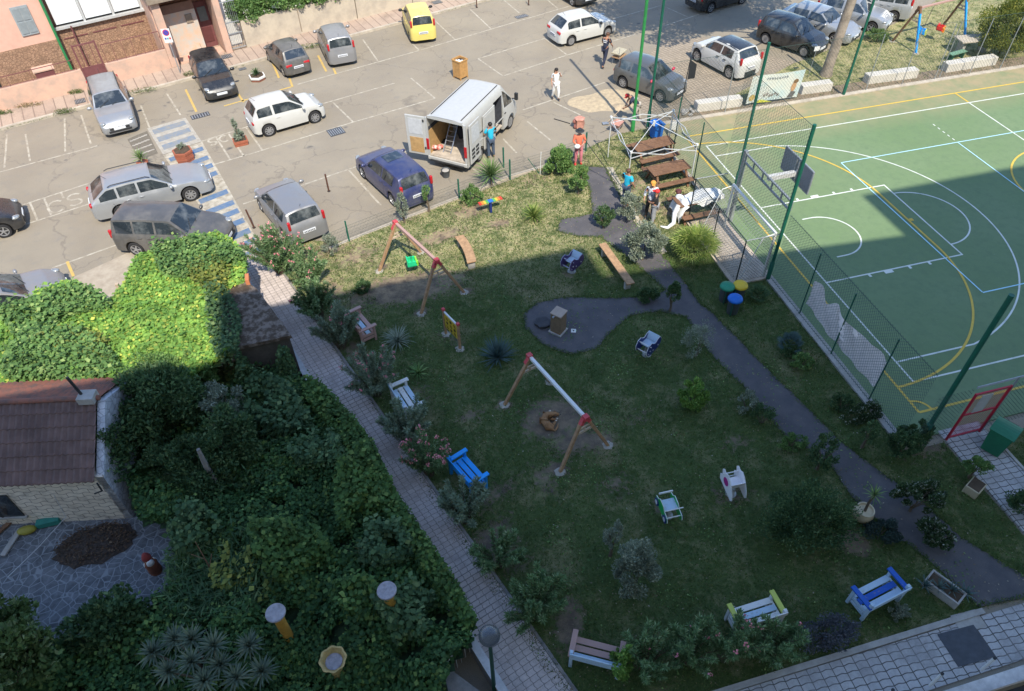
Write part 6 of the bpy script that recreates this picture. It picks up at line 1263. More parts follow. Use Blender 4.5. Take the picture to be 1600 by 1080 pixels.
# local: x to the left along the front, y towards the camera is +; depth is -y
M_hexw = mat_hex('wavy_stone'); M_wing = M('wing_whitewash', (.40, .42, .46), .9, var=.1, scale=3, bump=.6, bscale=9)
EZ, RZ, FZ, DR, DF = 2.05, 3.32, 2.68, 1.6, 2.85
MB().box((4.0, -.1, EZ/2), (8, .2, EZ)).build('front_wall', M_hexw, hh)
MB().prism([(-.0, 0), (DF, 0), (DF, FZ-.06), (DR, RZ-.08), (0, EZ-.05)], 0, .2, T=lambda a, b, z: (z-.004, -a-.0, b)).build('gable_wall', mat_cells('wing_cells', 5.5, (.62, .64, .68), (.32, .33, .36), .04, ax=(1, 1, 1.4), v2=(.40, .42, .46)), hh)
MB().box((4.0, -DF+.1, FZ/2-.05), (7.9, .2, FZ-.15)).build('back_wall', M_hexw, hh)
def rooftile(mb, x0, x1, y0, z0, y1, z1, courses, th=.03):
    n = int((x1-x0)/.085)
    for c in range(courses):
        a, b = c/courses, (c+1)/courses
        P = [[], []]
        for i in range(n+1):
            x = x0+(x1-x0)*i/n; wv = .028*(math.cos(i*math.pi))
            P[0].append((x, y0+(y1-y0)*a, z0+(z1-z0)*a+wv+.035)); P[1].append((x, y0+(y1-y0)*b, z0+(z1-z0)*b+wv))
        mb.grid(P); mb.grid([[(p[0], p[1], p[2]) for p in P[0]], [(p[0], p[1], p[2]-.04) for p in P[0]]])
M_roofd = M('roof_tile_dark', (.15, .095, .082), .85, var=.3, scale=2.5, bump=.3); M_roofl = M('roof_tile_red', (.27, .105, .07), .85, var=.25, scale=4, col2=(.14, .085, .07), c2=(.4, .65))
mb = MB(); rooftile(mb, .17, 8, .14, EZ-.03, -DR, RZ, 6); mb.build('roof_slope', M_roofd, hh); mb = MB(); rooftile(mb, .1, 8, -DF-.1, FZ-.06, -DR, RZ, 3); mb.build('rear_roof_slope', M_roofl, hh)
MB().tube([(.1, -DR, RZ+.02), (8, -DR, RZ+.02)], .075, 8).build('ridge', M_roofl, hh, smooth=50)
ch = MB().box((.38, -DR+.02, RZ+.08), (.42, .35, .22)).build('chimney', M_conc, hh, bev=.01); MB().tube([(.5, -DR, RZ+.15), (.62, -DR-.05, RZ+.8)], .04, 7).build('flue', M_blk, ch)
w_ = MB().box((3.35, .012, .95), (1.15, .05, 1.0)).build('window', M_glass, hh); MB().box((3.35, .02, .42), (1.3, .12, .06)).build('sill', M_conc, w_); MB().box((3.35, .03, .95), (.05, .05, 1.0)).build('frame', M_blk, w_)
MB().tube([(.12, .16, EZ-.05), (.1, .2, EZ-.35), (.3, .24, EZ-.4)], .025, 6).build('gutter_pipe', M_blk, hh)
# yard with crazy paving
M_crazy = mat_cells('crazy_paving', 4.6, (.075, .08, .085), (.23, .24, .25), .03, rough=.85, v2=(.17, .175, .185))
yard_px = [(-60, 815), (205, 803), (275, 806), (290, 850), (300, 930), (250, 1000), (150, 1010), (-80, 1010)]
sheet('stone_yard', poly_px(yard_px), .02, M_crazy)
M_earth = M('compost_dark', (.045, .034, .028), .95, var=.4, scale=9, bump=.9, bscale=25, col2=(.09, .065, .05), c2=(.45, .7)); c_ = G(150, 852)
g = [[(c_[0]+1.05*i/14*math.cos(6.283*j/28)*(1+.1*math.sin(3*j)), c_[1]+.62*i/14*math.sin(6.283*j/28)*(1+.12*math.cos(2*j)), .03+.16*(1-(i/14)**2)+random.uniform(-.02, .02)) for j in range(29)] for i in range(15)]
mb = MB(); mb.grid(g); tag(mb.build('compost_heap', M_earth), 'dark heap of earth and leaves in front of the small house', 'earth heap')
nq = 900; P = ball(nq)*np.array([1.1, .65, .05])+np.array([c_[0], c_[1], .17]); V, F = leafquads(P, rng.normal(size=(nq, 3))*np.array([1, 1, .3]), .10, .03); o = npmesh('dry_leaves', V, F, leafmat('dry_leaf', (.09, .055, .035), (.16, .10, .06), (.25, .17, .1), transl=.1)); tag(o, kind='stuff')
for lab, (a, b), m, w_ in (('grey wooden plank lying in the stone yard', ((4, 868), (32, 826)), M_conc, .14), ('brown plank at the yard edge by the window', ((-25, 850), (20, 812)), M_woodd, .12)):
    a = Vector(G(*a, .1)); b = Vector(G(*b, .1)); c = (a+b)/2; d = b-a; t = MB().box((0, 0, 0), (d.length, w_, .05)).build('plank', m, loc=(c.x, c.y, .09)); t.rotation_euler.z = math.atan2(d.y, d.x); tag(t, lab, 'plank')
x, y = G(45, 832); tag(MB().ell((0, 0, .1), (.26, .14, .12)).build('yellow_tarp', M('tarp_yellow', (.30, .26, .04), .6), loc=(x, y, .02), smooth=60), 'yellow bundle against the small house wall', 'bundle'); x, y = G(80, 820); tag(MB().box((0, 0, .12), (.6, .2, .2)).build('green_crate', M('crate_teal', (.03, .20, .16), .6), loc=(x, y, .03), bev=.02), 'teal crate against the small house wall', 'crate')
a, b = G3(12, 902, .4), G3(103, 808, .5); tag(MB().tube([a, (a+b)/2+Vector((0, 0, -.05)), b, G3(78, 762, 1.6)], .010, 5).build('wire_line', M('cable_pale', (.45, .45, .45), .6)), 'pale cable stretched over the stone yard to the house wall', 'cable')
# garden gnome
x, y = G(245, 893); t = thing('garden_gnome', 'weathered garden gnome with red cap and white beard at the yard edge', 'statue', (x, y, .02), R_(-60))
MB().lathe([(.15, 0), (.17, .12), (.15, .3), (.17, .45), (.12, .56), (.05, .6)], n=14).build('gnome_body', M('gnome_brown', (.22, .08, .045), .8, var=.3, scale=8), t, smooth=60); MB().ell((0, 0, .64), (.10, .10, .11)).ell((.1, 0, .64), (.025, .02, .025)).build('head', M('gnome_skin', (.45, .28, .2), .8), t, smooth=60)
MB().ell((.09, 0, .54), (.07, .10, .14)).ell((0, .12, .44), (.05, .05, .13)).ell((0, -.12, .44), (.05, .05, .13)).build('beard', M_whitep, t, smooth=60); MB().lathe([(.12, .67), (.11, .75), (.06, .86), (.001, .93)], (-.02, 0, 0), 12).build('cap', M('gnome_red', (.28, .05, .045), .8, var=.2), t, smooth=60)
# yellow garden pillars with concrete discs, and a scalloped urn
M_pily = M('pillar_ochre', (.46, .24, .04), .8, var=.2, scale=6); M_disc = M('disc_stone', (.30, .28, .30), .9, var=.3, scale=9, bump=.3)
def gpillar(label, top_px, foot_px, h):
    x, y = G(*top_px, h); t = thing('garden_pillar', label, 'pillar', (x, y, 0), 0, 'ochre pillars with round stone tops'); MB().lathe([(.12, 0), (.12, h-.06)], n=16).build('shaft', M_pily, t, smooth=40); MB().lathe([(.22, h-.06), (.23, h-.03), (.22, h), (.001, h+.003)], n=22).build('stone_top', M_disc, t, smooth=40)
gpillar('ochre pillar with a round stone top, left of the two in the vines', (430, 957), (442, 990), 2.05); gpillar('ochre pillar with a round stone top, right of the two in the vines', (604, 922), (610, 950), 2.1)
x, y = G(520, 1030, 1.55); t = thing('scalloped_urn', 'ochre urn with a scalloped rim and empty bowl among the vines', 'urn', (x, y, 0)); MB().lathe([(.14, 0), (.16, 1.15), (.22, 1.4), (.30, 1.55), (.26, 1.55), (.20, 1.41), (.001, 1.37)], n=32, wob=.05).build('urn_body', M('urn_cream', (.42, .30, .12), .8, var=.3, scale=7), t, smooth=50); MB().lathe([(.19, 1.42), (.001, 1.41)], n=16).build('soil', M_disc, t)
# shed with a mossy flat roof beside the walkway
sp = [G(345, 452, 2.3), G(383, 438, 2.3), G(402, 452, 2.3), G(455, 524, 2.3), G(360, 545, 2.3)]
M_moss = M('mossy_roof', (.19, .15, .12), .95, scale=3.5, col2=(.065, .045, .03), c2=(.42, .56), bump=.5); c_ = np.mean(np.array(sp), 0)
sh = thing('garden_shed', 'concrete garden shed with a mossy flat roof beside the walkway', 'shed', (c_[0], c_[1], 0)); lp = [(a-c_[0], b-c_[1]) for a, b in sp]
MB().prism(lp, 2.18, 2.3).build('roof', M_moss, sh); MB().prism([(a*.93, b*.93) for a, b in lp], 0, 2.17).build('wall', M('shed_wall', (.08, .07, .06), .95, var=.25), sh)  # wall colour darkened to stand for the shade inside the open front
mb = MB(); a, b = lp[0], lp[1]; 
tag(MB().box((0, 0, .1), (.12, .35, .2)).build('brick_edge', M('brick_orange', (.5, .18, .08), .9), loc=(*G(388, 440, 2.3), 2.3)), 'orange brick at the corner of the shed roof', 'brick')
# low whitewashed wall along the walkway
wl = thing('walkway_wall', 'low whitewashed wall between vines and walkway', 'wall', (0, 0, 0)); MB().beam((WL0[0]-.1, WL0[1]+.4, .3), (WL1[0]-.12, WL1[1], .3), .16, .6).build('wall_run', M('wall_grey', (.24, .23, .22), .95, var=.25), wl); MB().beam((WL0[0]-.1, WL0[1]+.4, .615), (WL1[0]-.12, WL1[1], .615), .2, .03).build('coping', M('coping_white', (.42, .42, .42), .9, var=.2), wl)
# wall and hollow in front of the block, with stub posts
tw_ = thing('terrace_wall', 'low terrace wall with stone coping at the foot of the building', 'wall', (0, -8.3, 0)); MB().box((8.5, -.27, .1), (38, .3, .5)).build('coping', M('coping_stone', (.55, .53, .52), .9, var=.25, scale=4), tw_, bev=.015); MB().box((8.5, -.43, -.5), (38, .03, 1.9)).build('render', M('render_beige', (.36, .28, .2), .9, var=.2), tw_)
for lab, px in (('first white stub post on the terrace wall from the right', (1533, 1047)), ('second white stub post on the terrace wall from the right', (1453, 1071)), ('third white stub post on the terrace wall, at the frame edge', (1378, 1096))):
    x, y = G(*px, .35); t = thing('stub_post', lab, 'post', (x, y, .35), 0, 'white stub posts on the terrace wall'); MB().tube([(0, 0, 0), (0, 0, .68)], .035, 9).build('shaft', M_whitep, t, smooth=50); MB().tube([(0, 0, .68), (0, 0, .72)], .037, 9).build('black_cap', M_blk, t)
sheet('building_forecourt', [(-60, -8.75), (60, -8.75), (60, -12.3), (-60, -12.3)], .03, M('forecourt', (.06, .06, .065), .95, var=.25))
# steps railing at the near end of the vines
rl = thing('garden_railing', 'thin white railing among the vines at the near end of the walkway', 'railing', (0, 0, 0)); a, b = G3(690, 1045, .95), G3(737, 985, .95); MB().beam(a, b, .03, .03).build('top_rail', M_whitep, rl)
for i in range(8): p_ = a+(b-a)*i/7; MB().beam((p_.x, p_.y, 0), (p_.x, p_.y, .94), .015, .015).build('baluster', M_whitep, rl)
MB().box((a.x+.45, a.y-.55, .2), (.5, 1.6, .4), R_(40)).build('step_wall', M('wall_grey', (.24, .23, .22), .95), rl)
# pergola frame seen through the gap
pg = thing('pergola', 'wooden pergola carrying the sunlit vines', 'pergola', (-25, 8.5, 0))
for (u, v) in ((20, 480), (180, 440), (360, 380), (20, 600), (200, 590), (340, 520)):
    q = G(u, v, 2.3); MB().beam((q[0]+25, q[1]-8.5, 0), (q[0]+25, q[1]-8.5, 2.2), .1, .1).build('post', M_wood2, pg)
for i in range(3): MB().beam((-4, -2.5+1.4*i, 2.15), (3.2, -3.2+1.4*i, 2.15), .06, .1).build('beam', M_wood2, pg)

# ================================================================== vegetation
MC['flower_pink'] = M('flower_pink', (.62, .14, .20), .7, var=.2, scale=30, col2=(.72, .32, .34), c2=(.4, .6)); 
leafmat('leaf_oleander', (0.105, 0.198, 0.081), (0.220, 0.347, 0.151), (0.417, 0.509, 0.278)); leafmat('leaf_ole_grey', (0.160, 0.227, 0.148), (0.318, 0.408, 0.272), (0.454, 0.499, 0.362))
L_ivy = leafmat('leaf_ivy', (0.033, 0.090, 0.027), (0.083, 0.180, 0.048), (0.210, 0.300, 0.075)); L_vine = leafmat('leaf_vine', (0.155, 0.326, 0.072), (0.368, 0.594, 0.115), (0.700, 0.700, 0.142), transl=.35); L_dark = leafmat('leaf_dark', (0.045, 0.101, 0.041), (0.110, 0.193, 0.074), (0.202, 0.275, 0.110)); L_mid = leafmat('leaf_mid', (0.101, 0.204, 0.061), (0.204, 0.347, 0.101), (0.365, 0.487, 0.162))
L_bright = leafmat('leaf_bright', (0.117, 0.247, 0.046), (0.221, 0.377, 0.078), (0.390, 0.520, 0.130)); L_silver = leafmat('leaf_silver', (0.181, 0.230, 0.164), (0.329, 0.378, 0.279), (0.559, 0.592, 0.460)); L_var = leafmat('leaf_variegated', (.04, .08, .03), (.08, .13, .05), (.55, .58, .48)); L_yell = leafmat('leaf_yellowish', (0.150, 0.195, 0.045), (0.300, 0.330, 0.075), (0.510, 0.450, 0.090), transl=.35)
L_agave = leafmat('leaf_agave', (0.073, 0.139, 0.130), (0.130, 0.195, 0.179)); L_yucca = leafmat('leaf_yucca', (0.105, 0.195, 0.068), (0.210, 0.315, 0.105), (0.375, 0.450, 0.180)); L_palm = leafmat('leaf_palm', (0.135, 0.225, 0.045), (0.300, 0.375, 0.090), (0.510, 0.540, 0.180)); L_star = leafmat('leaf_star', (.10, .14, .10), (.17, .22, .15), (.24, .27, .17)); L_straw = leafmat('leaf_straw', (.20, .16, .07), (.32, .26, .12), transl=.2); L_grass = leafmat('leaf_grass', (0.064, 0.129, 0.029), (0.129, 0.202, 0.051), (0.289, 0.275, 0.115), transl=.3)
_ph = [(random.uniform(.4, 3.2), random.uniform(0, 6.28), random.uniform(0, 6.28)) for _ in range(18)]
def fbm(x, y, k=1.):
    s = 0
    for i, (f, a, p) in enumerate(_ph): s = s+np.sin((x*math.cos(a)+y*math.sin(a))*f*k+p)/(1+.5*f)
    return s/4.
def carpet(name, polys, zc, n, leaf, mat, amp=.25, base=None, jit=.14, label=None, cat=None, kind='stuff', under=None, gap=None, hk=1.):
    V_ = []; tot = 0
    poly = [G(u, v, zc) for u, v in polys]; P = np.array(poly); lo, hi = P.min(0), P.max(0); X = []; m = 0
    while m < n:
        q = lo+(hi-lo)*rng.random((n, 2)); q = q[inpoly(q[:, 0], q[:, 1], poly)]; X.append(q); m += len(q)
    X = np.concatenate(X)[:n]; X = X[fbm(X[:, 0]*3.3+9, X[:, 1]*3.3)+.6*rng.random(len(X)) > gap] if gap is not None else X; n = len(X); h = lambda x, y: zc-.1+amp*fbm(x, y, hk)+.38*amp*fbm(x*2.9+5, y*2.9)
    e = .05; hx = (h(X[:, 0]+e, X[:, 1])-h(X[:, 0]-e, X[:, 1]))/(2*e); hy = (h(X[:, 0], X[:, 1]+e)-h(X[:, 0], X[:, 1]-e))/(2*e)
    N = unit(np.stack([-hx, -hy, np.ones(n)], 1)+rng.normal(size=(n, 3))*.38); Z = h(X[:, 0], X[:, 1])+rng.normal(size=n)*jit*.5
    T = unit(np.cross(N, rng.normal(size=(n, 3)))); C = np.c_[X, np.maximum(Z, .05)]; s = .45+1.15*rng.random(n)
    V, F = leafquads(C, T, leaf[0]*s, leaf[1]*s, up=N, fold=.2)
    o = npmesh(name, V, F, mat); tag(o, label, cat, None, kind)
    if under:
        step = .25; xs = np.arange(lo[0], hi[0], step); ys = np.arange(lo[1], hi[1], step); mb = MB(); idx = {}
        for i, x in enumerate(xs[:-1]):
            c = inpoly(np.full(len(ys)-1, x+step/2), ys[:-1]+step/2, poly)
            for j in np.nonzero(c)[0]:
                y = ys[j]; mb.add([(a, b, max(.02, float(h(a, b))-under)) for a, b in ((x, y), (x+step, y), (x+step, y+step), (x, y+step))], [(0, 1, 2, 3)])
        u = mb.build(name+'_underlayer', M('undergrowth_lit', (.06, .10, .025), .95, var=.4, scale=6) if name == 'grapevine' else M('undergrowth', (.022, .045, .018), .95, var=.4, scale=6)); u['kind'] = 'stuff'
    return o
# sunlit vines over the pergola
perg = [(-30,490),(0,482),(45,468),(52,452),(62,446),(95,438),(118,436),(130,452),(140,465),(165,470),(180,452),(193,440),(200,420),(212,398),(235,392),(262,380),(300,366),(340,362),(362,372),(378,388),(383,415),(382,438),(346,452),(333,480),(335,520),(360,545),(300,580),(205,596),(100,606),(0,614),(-40,616)]
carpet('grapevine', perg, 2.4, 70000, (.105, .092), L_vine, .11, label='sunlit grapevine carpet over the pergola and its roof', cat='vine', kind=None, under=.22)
for k, (c, w, h, m, n_, z) in enumerate((((90, 555), 90, 50, L_mid, 5000, 2.75), ((110, 470), 55, 25, L_mid, 3500, 2.6), ((300, 400), 70, 28, L_mid, 4500, 2.65), ((50, 500), 50, 30, L_mid, 2500, 2.6), ((330, 430), 35, 25, L_yell, 1200, 2.6), ((130, 540), 50, 25, L_yell, 1200, 2.58), ((170, 590), 60, 15, L_bright, 900, 2.6))):
    carpet('climbing_foliage', [(c[0]+w*math.cos(a)*(1+.2*math.sin(3*a+k)), c[1]+h*math.sin(a)*(1+.2*math.cos(2*a+k))) for a in np.linspace(0, 6.1, 16)], z-.12, int(n_*1.5), (.105, .09), m, .15, kind='stuff', jit=.34)
L_ivl = leafmat('leaf_ivy_light', (.05, .112, .025), (.112, .212, .05), (.225, .312, .075))
carpet('shed_creeper', [(322,455),(345,450),(368,470),(378,500),(372,548),(340,560),(325,520)], 2.45, 2600, (.10, .085), L_dark, .15, kind='stuff', jit=.4)
q0_, q1_ = G(358, 552, 2.1), G(450, 530, 2.1); n = 2600; t_ = rng.random(n); z_ = 2.15*rng.random(n)**.8; k_ = z_ < 1.5+.6*np.sin(t_*9); t_, z_ = t_[k_], z_[k_]; n = len(t_)
P = np.c_[q0_[0]+(q1_[0]-q0_[0])*t_, q0_[1]+(q1_[1]-q0_[1])*t_-.12-.35*rng.random(n), z_]; V, F = leafquads(P, rng.normal(size=(n, 3)), .11, .09, up=np.tile([0, -1., .6], (n, 1))); tag(npmesh('shed_creeper', V, F, L_dark), kind='stuff')
# dark ivy over the shaded garden
ivy = [(355,552),(455,590),(486,592),(500,600),(545,650),(580,695),(607,750),(648,820),(700,895),(742,970),(738,1000),(705,1040),(690,1110),(500,1130),(-80,1140),(-80,1010),(40,1000),(150,985),(215,950),(262,915),(285,860),(275,815),(215,812),(205,760),(208,660),(222,600),(300,580)]
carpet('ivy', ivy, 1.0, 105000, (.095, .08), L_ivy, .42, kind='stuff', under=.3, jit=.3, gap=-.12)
for k_, (c, w, h, m_, n_, z_) in enumerate((((420, 640), 60, 50, L_dark, 5000, 1.2), ((560, 760), 40, 60, L_ivl, 3500, 1.3), ((450, 860), 60, 40, L_ivl, 3500, 1.2), ((640, 960), 50, 40, L_dark, 3000, 1.2), ((560, 940), 40, 30, L_ivl, 1800, 1.1), ((380, 900), 45, 40, L_yell, 1200, 1.15), ((500, 700), 40, 30, L_dark, 2500, 1.3), ((600, 850), 40, 40, L_dark, 2500, 1.3), ((300, 830), 40, 30, L_dark, 2500, 1.3))):
    carpet('ivy_patch', [(c[0]+w*math.cos(a)*(1+.25*math.sin(3*a+k_)), c[1]+h*math.sin(a)*(1+.25*math.cos(2*a+k_))) for a in np.linspace(0, 6.1, 16)], z_, n_, (.12, .10), m_, .35, kind='stuff', jit=.55, gap=.1)
edge = [(486,590),(502,598),(548,648),(583,693),(610,748),(651,818),(703,893),(746,970),(728,985),(672,905),(620,830),(575,760),(548,710),(512,665),(470,610)]
carpet('ivy_on_wall', edge, 1.15, 15000, (.095, .08), leafmat('leaf_ivy_light', (0.050, 0.112, 0.025), (0.112, 0.213, 0.050), (0.225, 0.312, 0.075)), .22, kind='stuff', jit=.4)
grassy = [(400,560),(470,600),(480,680),(430,760),(330,760),(330,660)]
carpet('tall_weeds', grassy, .9, 6000, (.20, .03), L_dark, .2, kind='stuff', jit=.4); carpet('tall_weeds', [(260,860),(400,820),(440,900),(380,980),(260,960)], 1.0, 6000, (.22, .03), L_dark, .2, kind='stuff', jit=.4)
def B(label, px, rad, n, leaf, mat, **k):
    name = k.pop('name', 'shrub'); cat = k.pop('cat', 'shrub'); z = k.pop('z', None)
    loc = G(*px) if z is None else G(*px, z)
    return bush(name, label, cat, loc, rad, n, leaf, mat, **k)
# trees and tall shrubs of the vine garden
B('dark bushy tree against the white gable of the small house', (225, 745), (.85, .9, 1.0), 6000, (.13, .06), L_dark, name='tree', cat='tree', trunk=.9, nc=26, group='trees of the vine garden'); B('tall dark tree between the small house and the shed', (290, 700), (1.0, 1.1, 1.05), 8000, (.13, .06), L_dark, name='tree', cat='tree', trunk=1.1, nc=30, group='trees of the vine garden')
B('feathery green tree at the edge of the long shadow', (270, 660), (1.0, .8, .7), 5000, (.10, .035), L_mid, name='tree', cat='tree', trunk=1.5, nc=24, group='trees of the vine garden'); B('dark tree below the shed doorway', (380, 740), (.8, .9, .8), 4500, (.12, .06), L_dark, name='tree', cat='tree', trunk=1.0, nc=24, group='trees of the vine garden')
B('leafy tree rising left of the shed front', (330, 650), (.75, .7, .6), 6500, (.09, .045), L_mid, name='tree', cat='tree', trunk=1.3, nc=34, cr=.26, group='trees of the vine garden'); B('low spreading tree between gable and dead trunk', (300, 770), (.9, .7, .55), 6500, (.10, .045), L_dark, name='tree', cat='tree', trunk=.9, nc=34, cr=.26, group='trees of the vine garden'); B('grey-green tree above the dead trunk', (370, 690), (.7, .7, .6), 5000, (.09, .04), L_silver, name='tree', cat='tree', trunk=1.1, nc=30, cr=.24, group='trees of the vine garden')
B('olive green shrub in the middle of the dark vines', (330, 790), (.9, .7, .6), 3000, (.12, .05), L_dark, trunk=.6, nc=18); B('pale green leafy tree in the bottom left corner', (60, 1090), (1.1, .8, .8), 5200, (.15, .08), leafmat('leaf_fig', (.08, .14, .04), (.15, .22, .07), (.38, .44, .22)), name='tree', cat='tree', trunk=1.1, nc=26)
B('pale leafy tree beside the stone yard, nearest the left edge', (40, 1020), (.8, .6, .6), 2600, (.15, .08), MC['leaf_fig'], name='tree', cat='tree', trunk=.9, nc=18); B('dark glossy shrub below the garden gnome', (200, 1010), (.9, .7, .6), 4200, (.15, .09), L_dark, trunk=.5, nc=20)
sx_, sy_ = G(325, 1050, 1.0); star = thing('star_leaved_shrub', 'grey-green shrub of star-shaped leaf heads at the bottom left', 'shrub', (sx_, sy_, 0)); mb = MB()
for i, (px, z) in enumerate((((300, 1000), 1.9), ((345, 1040), 1.8), ((390, 1010), 1.7), ((265, 1050), 1.8), ((320, 1065), 1.9), ((275, 1000), 1.7), ((370, 1060), 1.8), ((335, 1010), 2.0), ((300, 1035), 2.0), ((410, 1050), 1.6), ((240, 1020), 1.6))):
    q = G(*px, z); r_ = rosette('tmp', 'x', 'x', (0, 0, 0), .42, 54, .05, L_star, None, stem=0, bend=.28, upmin=-.35); c = r_.children[0]; c.name = 'leaf_head'; c.parent = star; c.location = (q[0]-sx_, q[1]-sy_, z); c.rotation_euler.z = i*.8; bpy.data.objects.remove(r_)
    mb.tube([(0, 0, 0), ((q[0]-sx_)*.5, (q[1]-sy_)*.5, z*.6), (q[0]-sx_, q[1]-sy_, z)], [.04, .03, .02], 6)
mb.build('stems', M('bark', (.13, .10, .07), .9), star)
x, y = G(352, 790); t = thing('bare_tree', 'bare grey tree trunk standing in the dark vines', 'trunk', (x, y, 0)); MB().tube([(0, 0, 0), (.02, .05, 1.2), (.0, .2, 2.4)], [.13, .10, .05], 9).build('trunk', M('bark_grey', (.22, .20, .18), .9, var=.25, scale=6, bump=.4), t, smooth=50)
x, y = G(350, 925); t = thing('dead_branch', 'thin bare reddish branch rising from the weeds', 'branch', (x, y, 0)); MB().tube([(0, 0, 0), (-.02, .1, 1.0), (0, .15, 2.3)], [.03, .02, .008], 5).tube([(0, .1, 1.2), (.2, .1, 1.7)], .01, 4).tube([(-.01, .12, 1.5), (-.22, .1, 1.9)], .01, 4).build('twigs', M('bark_red', (.20, .11, .07), .9), t)
rosette('dry_flower_stalk', 'dry straw-coloured umbel above the dark vines', 'dry plant', (*G(567, 860, 1.3), .6), .28, 30, .012, L_straw, stem=.7, bend=.1, upmin=.2)
# oleanders along the walkway
OL = [('tall sunlit oleander with pink flowers at the top of the walkway', (440, 428), (.85, .75, .85), 3800, 46, None), ('sunlit green oleander at the edge of the shadow', (487, 452), (.6, .55, .75), 2400, 8, None), ('dark oleander where the shadow crosses the walkway edge', (500, 500), (.6, .6, .7), 2400, 4, None),
 ('greyish oleander hiding the left arm of the pink bench', (535, 545), (.65, .6, .75), 2600, 8, 'leaf_ole_grey'), ('oleander with fading pink flowers between two benches', (590, 618), (.75, .65, .8), 3200, 26, 'leaf_ole_grey'), ('grey-green oleander covering the white bench', (640, 690), (.62, .6, .75), 2600, 0, 'leaf_ole_grey'),
 ('oleander covered in bright pink flowers above the blue bench', (672, 742), (.6, .55, .7), 2000, 60, None), ('grey-green oleander growing over the blue bench', (728, 815), (.6, .55, .72), 2400, 0, 'leaf_ole_grey'), ('low dark oleander below the blue bench', (778, 885), (.55, .5, .5), 1800, 0, None), ('dark dense oleander near the walkway corner', (838, 965), (.72, .62, .65), 3000, 0, None)]
for lab, px, rad, n, fl, m in OL: oleander(lab, G(*px), [q*1.3 for q in rad], int(n*2.9), fl, mat=MC[m] if m else None)
for i, (lab, px, rad, n, fl) in enumerate((('dark oleander beside the brown bench at the corner', (1005, 1045), (.72, .6, .65), 3200, 2), ('dark oleander, second in the hedge from the brown bench', (1075, 1035), (.7, .6, .72), 3200, 4), ('oleander with a few pink flowers left of the lime bench', (1130, 1030), (.65, .6, .8), 3000, 12), ('oleander right of the lime bench in the hedge', (1200, 1020), (.6, .6, .62), 2600, 2))):
    oleander(lab, G(*px), [q*1.15 for q in rad], int(n*1.6), fl, group='oleander hedge at the near path')
B('bright green shrub growing through the brown bench', (968, 1050), (.35, .35, .6), 1300, (.10, .055), L_bright, trunk=.1, nc=12); B('silvery grey low shrub beside the oleander hedge', (1290, 1000), (.8, .4, .35), 3000, (.07, .03), leafmat('leaf_lavender', (.09, .10, .12), (.16, .17, .19), (.22, .22, .25)), nc=20)
# plants of the sunny lawn
rosette('yucca', 'spiky yucca behind the van at the lawn fence', 'yucca', (*G(768, 290), .03), .95, 120, .05, L_yucca, stem=.45, bend=.35)
rosette('sago_palm', 'yellow-green feathery cycad on the sunny lawn', 'cycad', (*G(834, 343), .03), .75, 90, .05, L_palm, stem=.08, bend=.4)
rosette('agave', 'blue-green agave on the shaded lawn', 'agave', (*G(778, 562), .03), .85, 110, .06, L_agave, stem=.05, bend=.05, upmin=.1)
rosette('spider_lily', 'strap-leaved plant between pink bench and play panel', 'plant', (*G(622, 536), .03), .72, 80, .04, L_silver, 'strap-leaved plants on the shaded lawn', bend=.7); rosette('spider_lily', 'smaller strap-leaved plant near the white bench', 'plant', (*G(654, 585), .03), .5, 44, .035, L_mid, 'strap-leaved plants on the shaded lawn', bend=.7)
fanpalm('large yellow-green fan palm beside the goal recess', (*G(1082, 405), .03), 1.08, 56, L_palm, .35); fanpalm('dark small fan palm right of the round bins', (*G(1182, 468), .03), .45, 16, L_dark, .1); fanpalm('dark fan palm on the strip between path and court', (*G(1232, 545), .03), .5, 18, L_agave, .1)
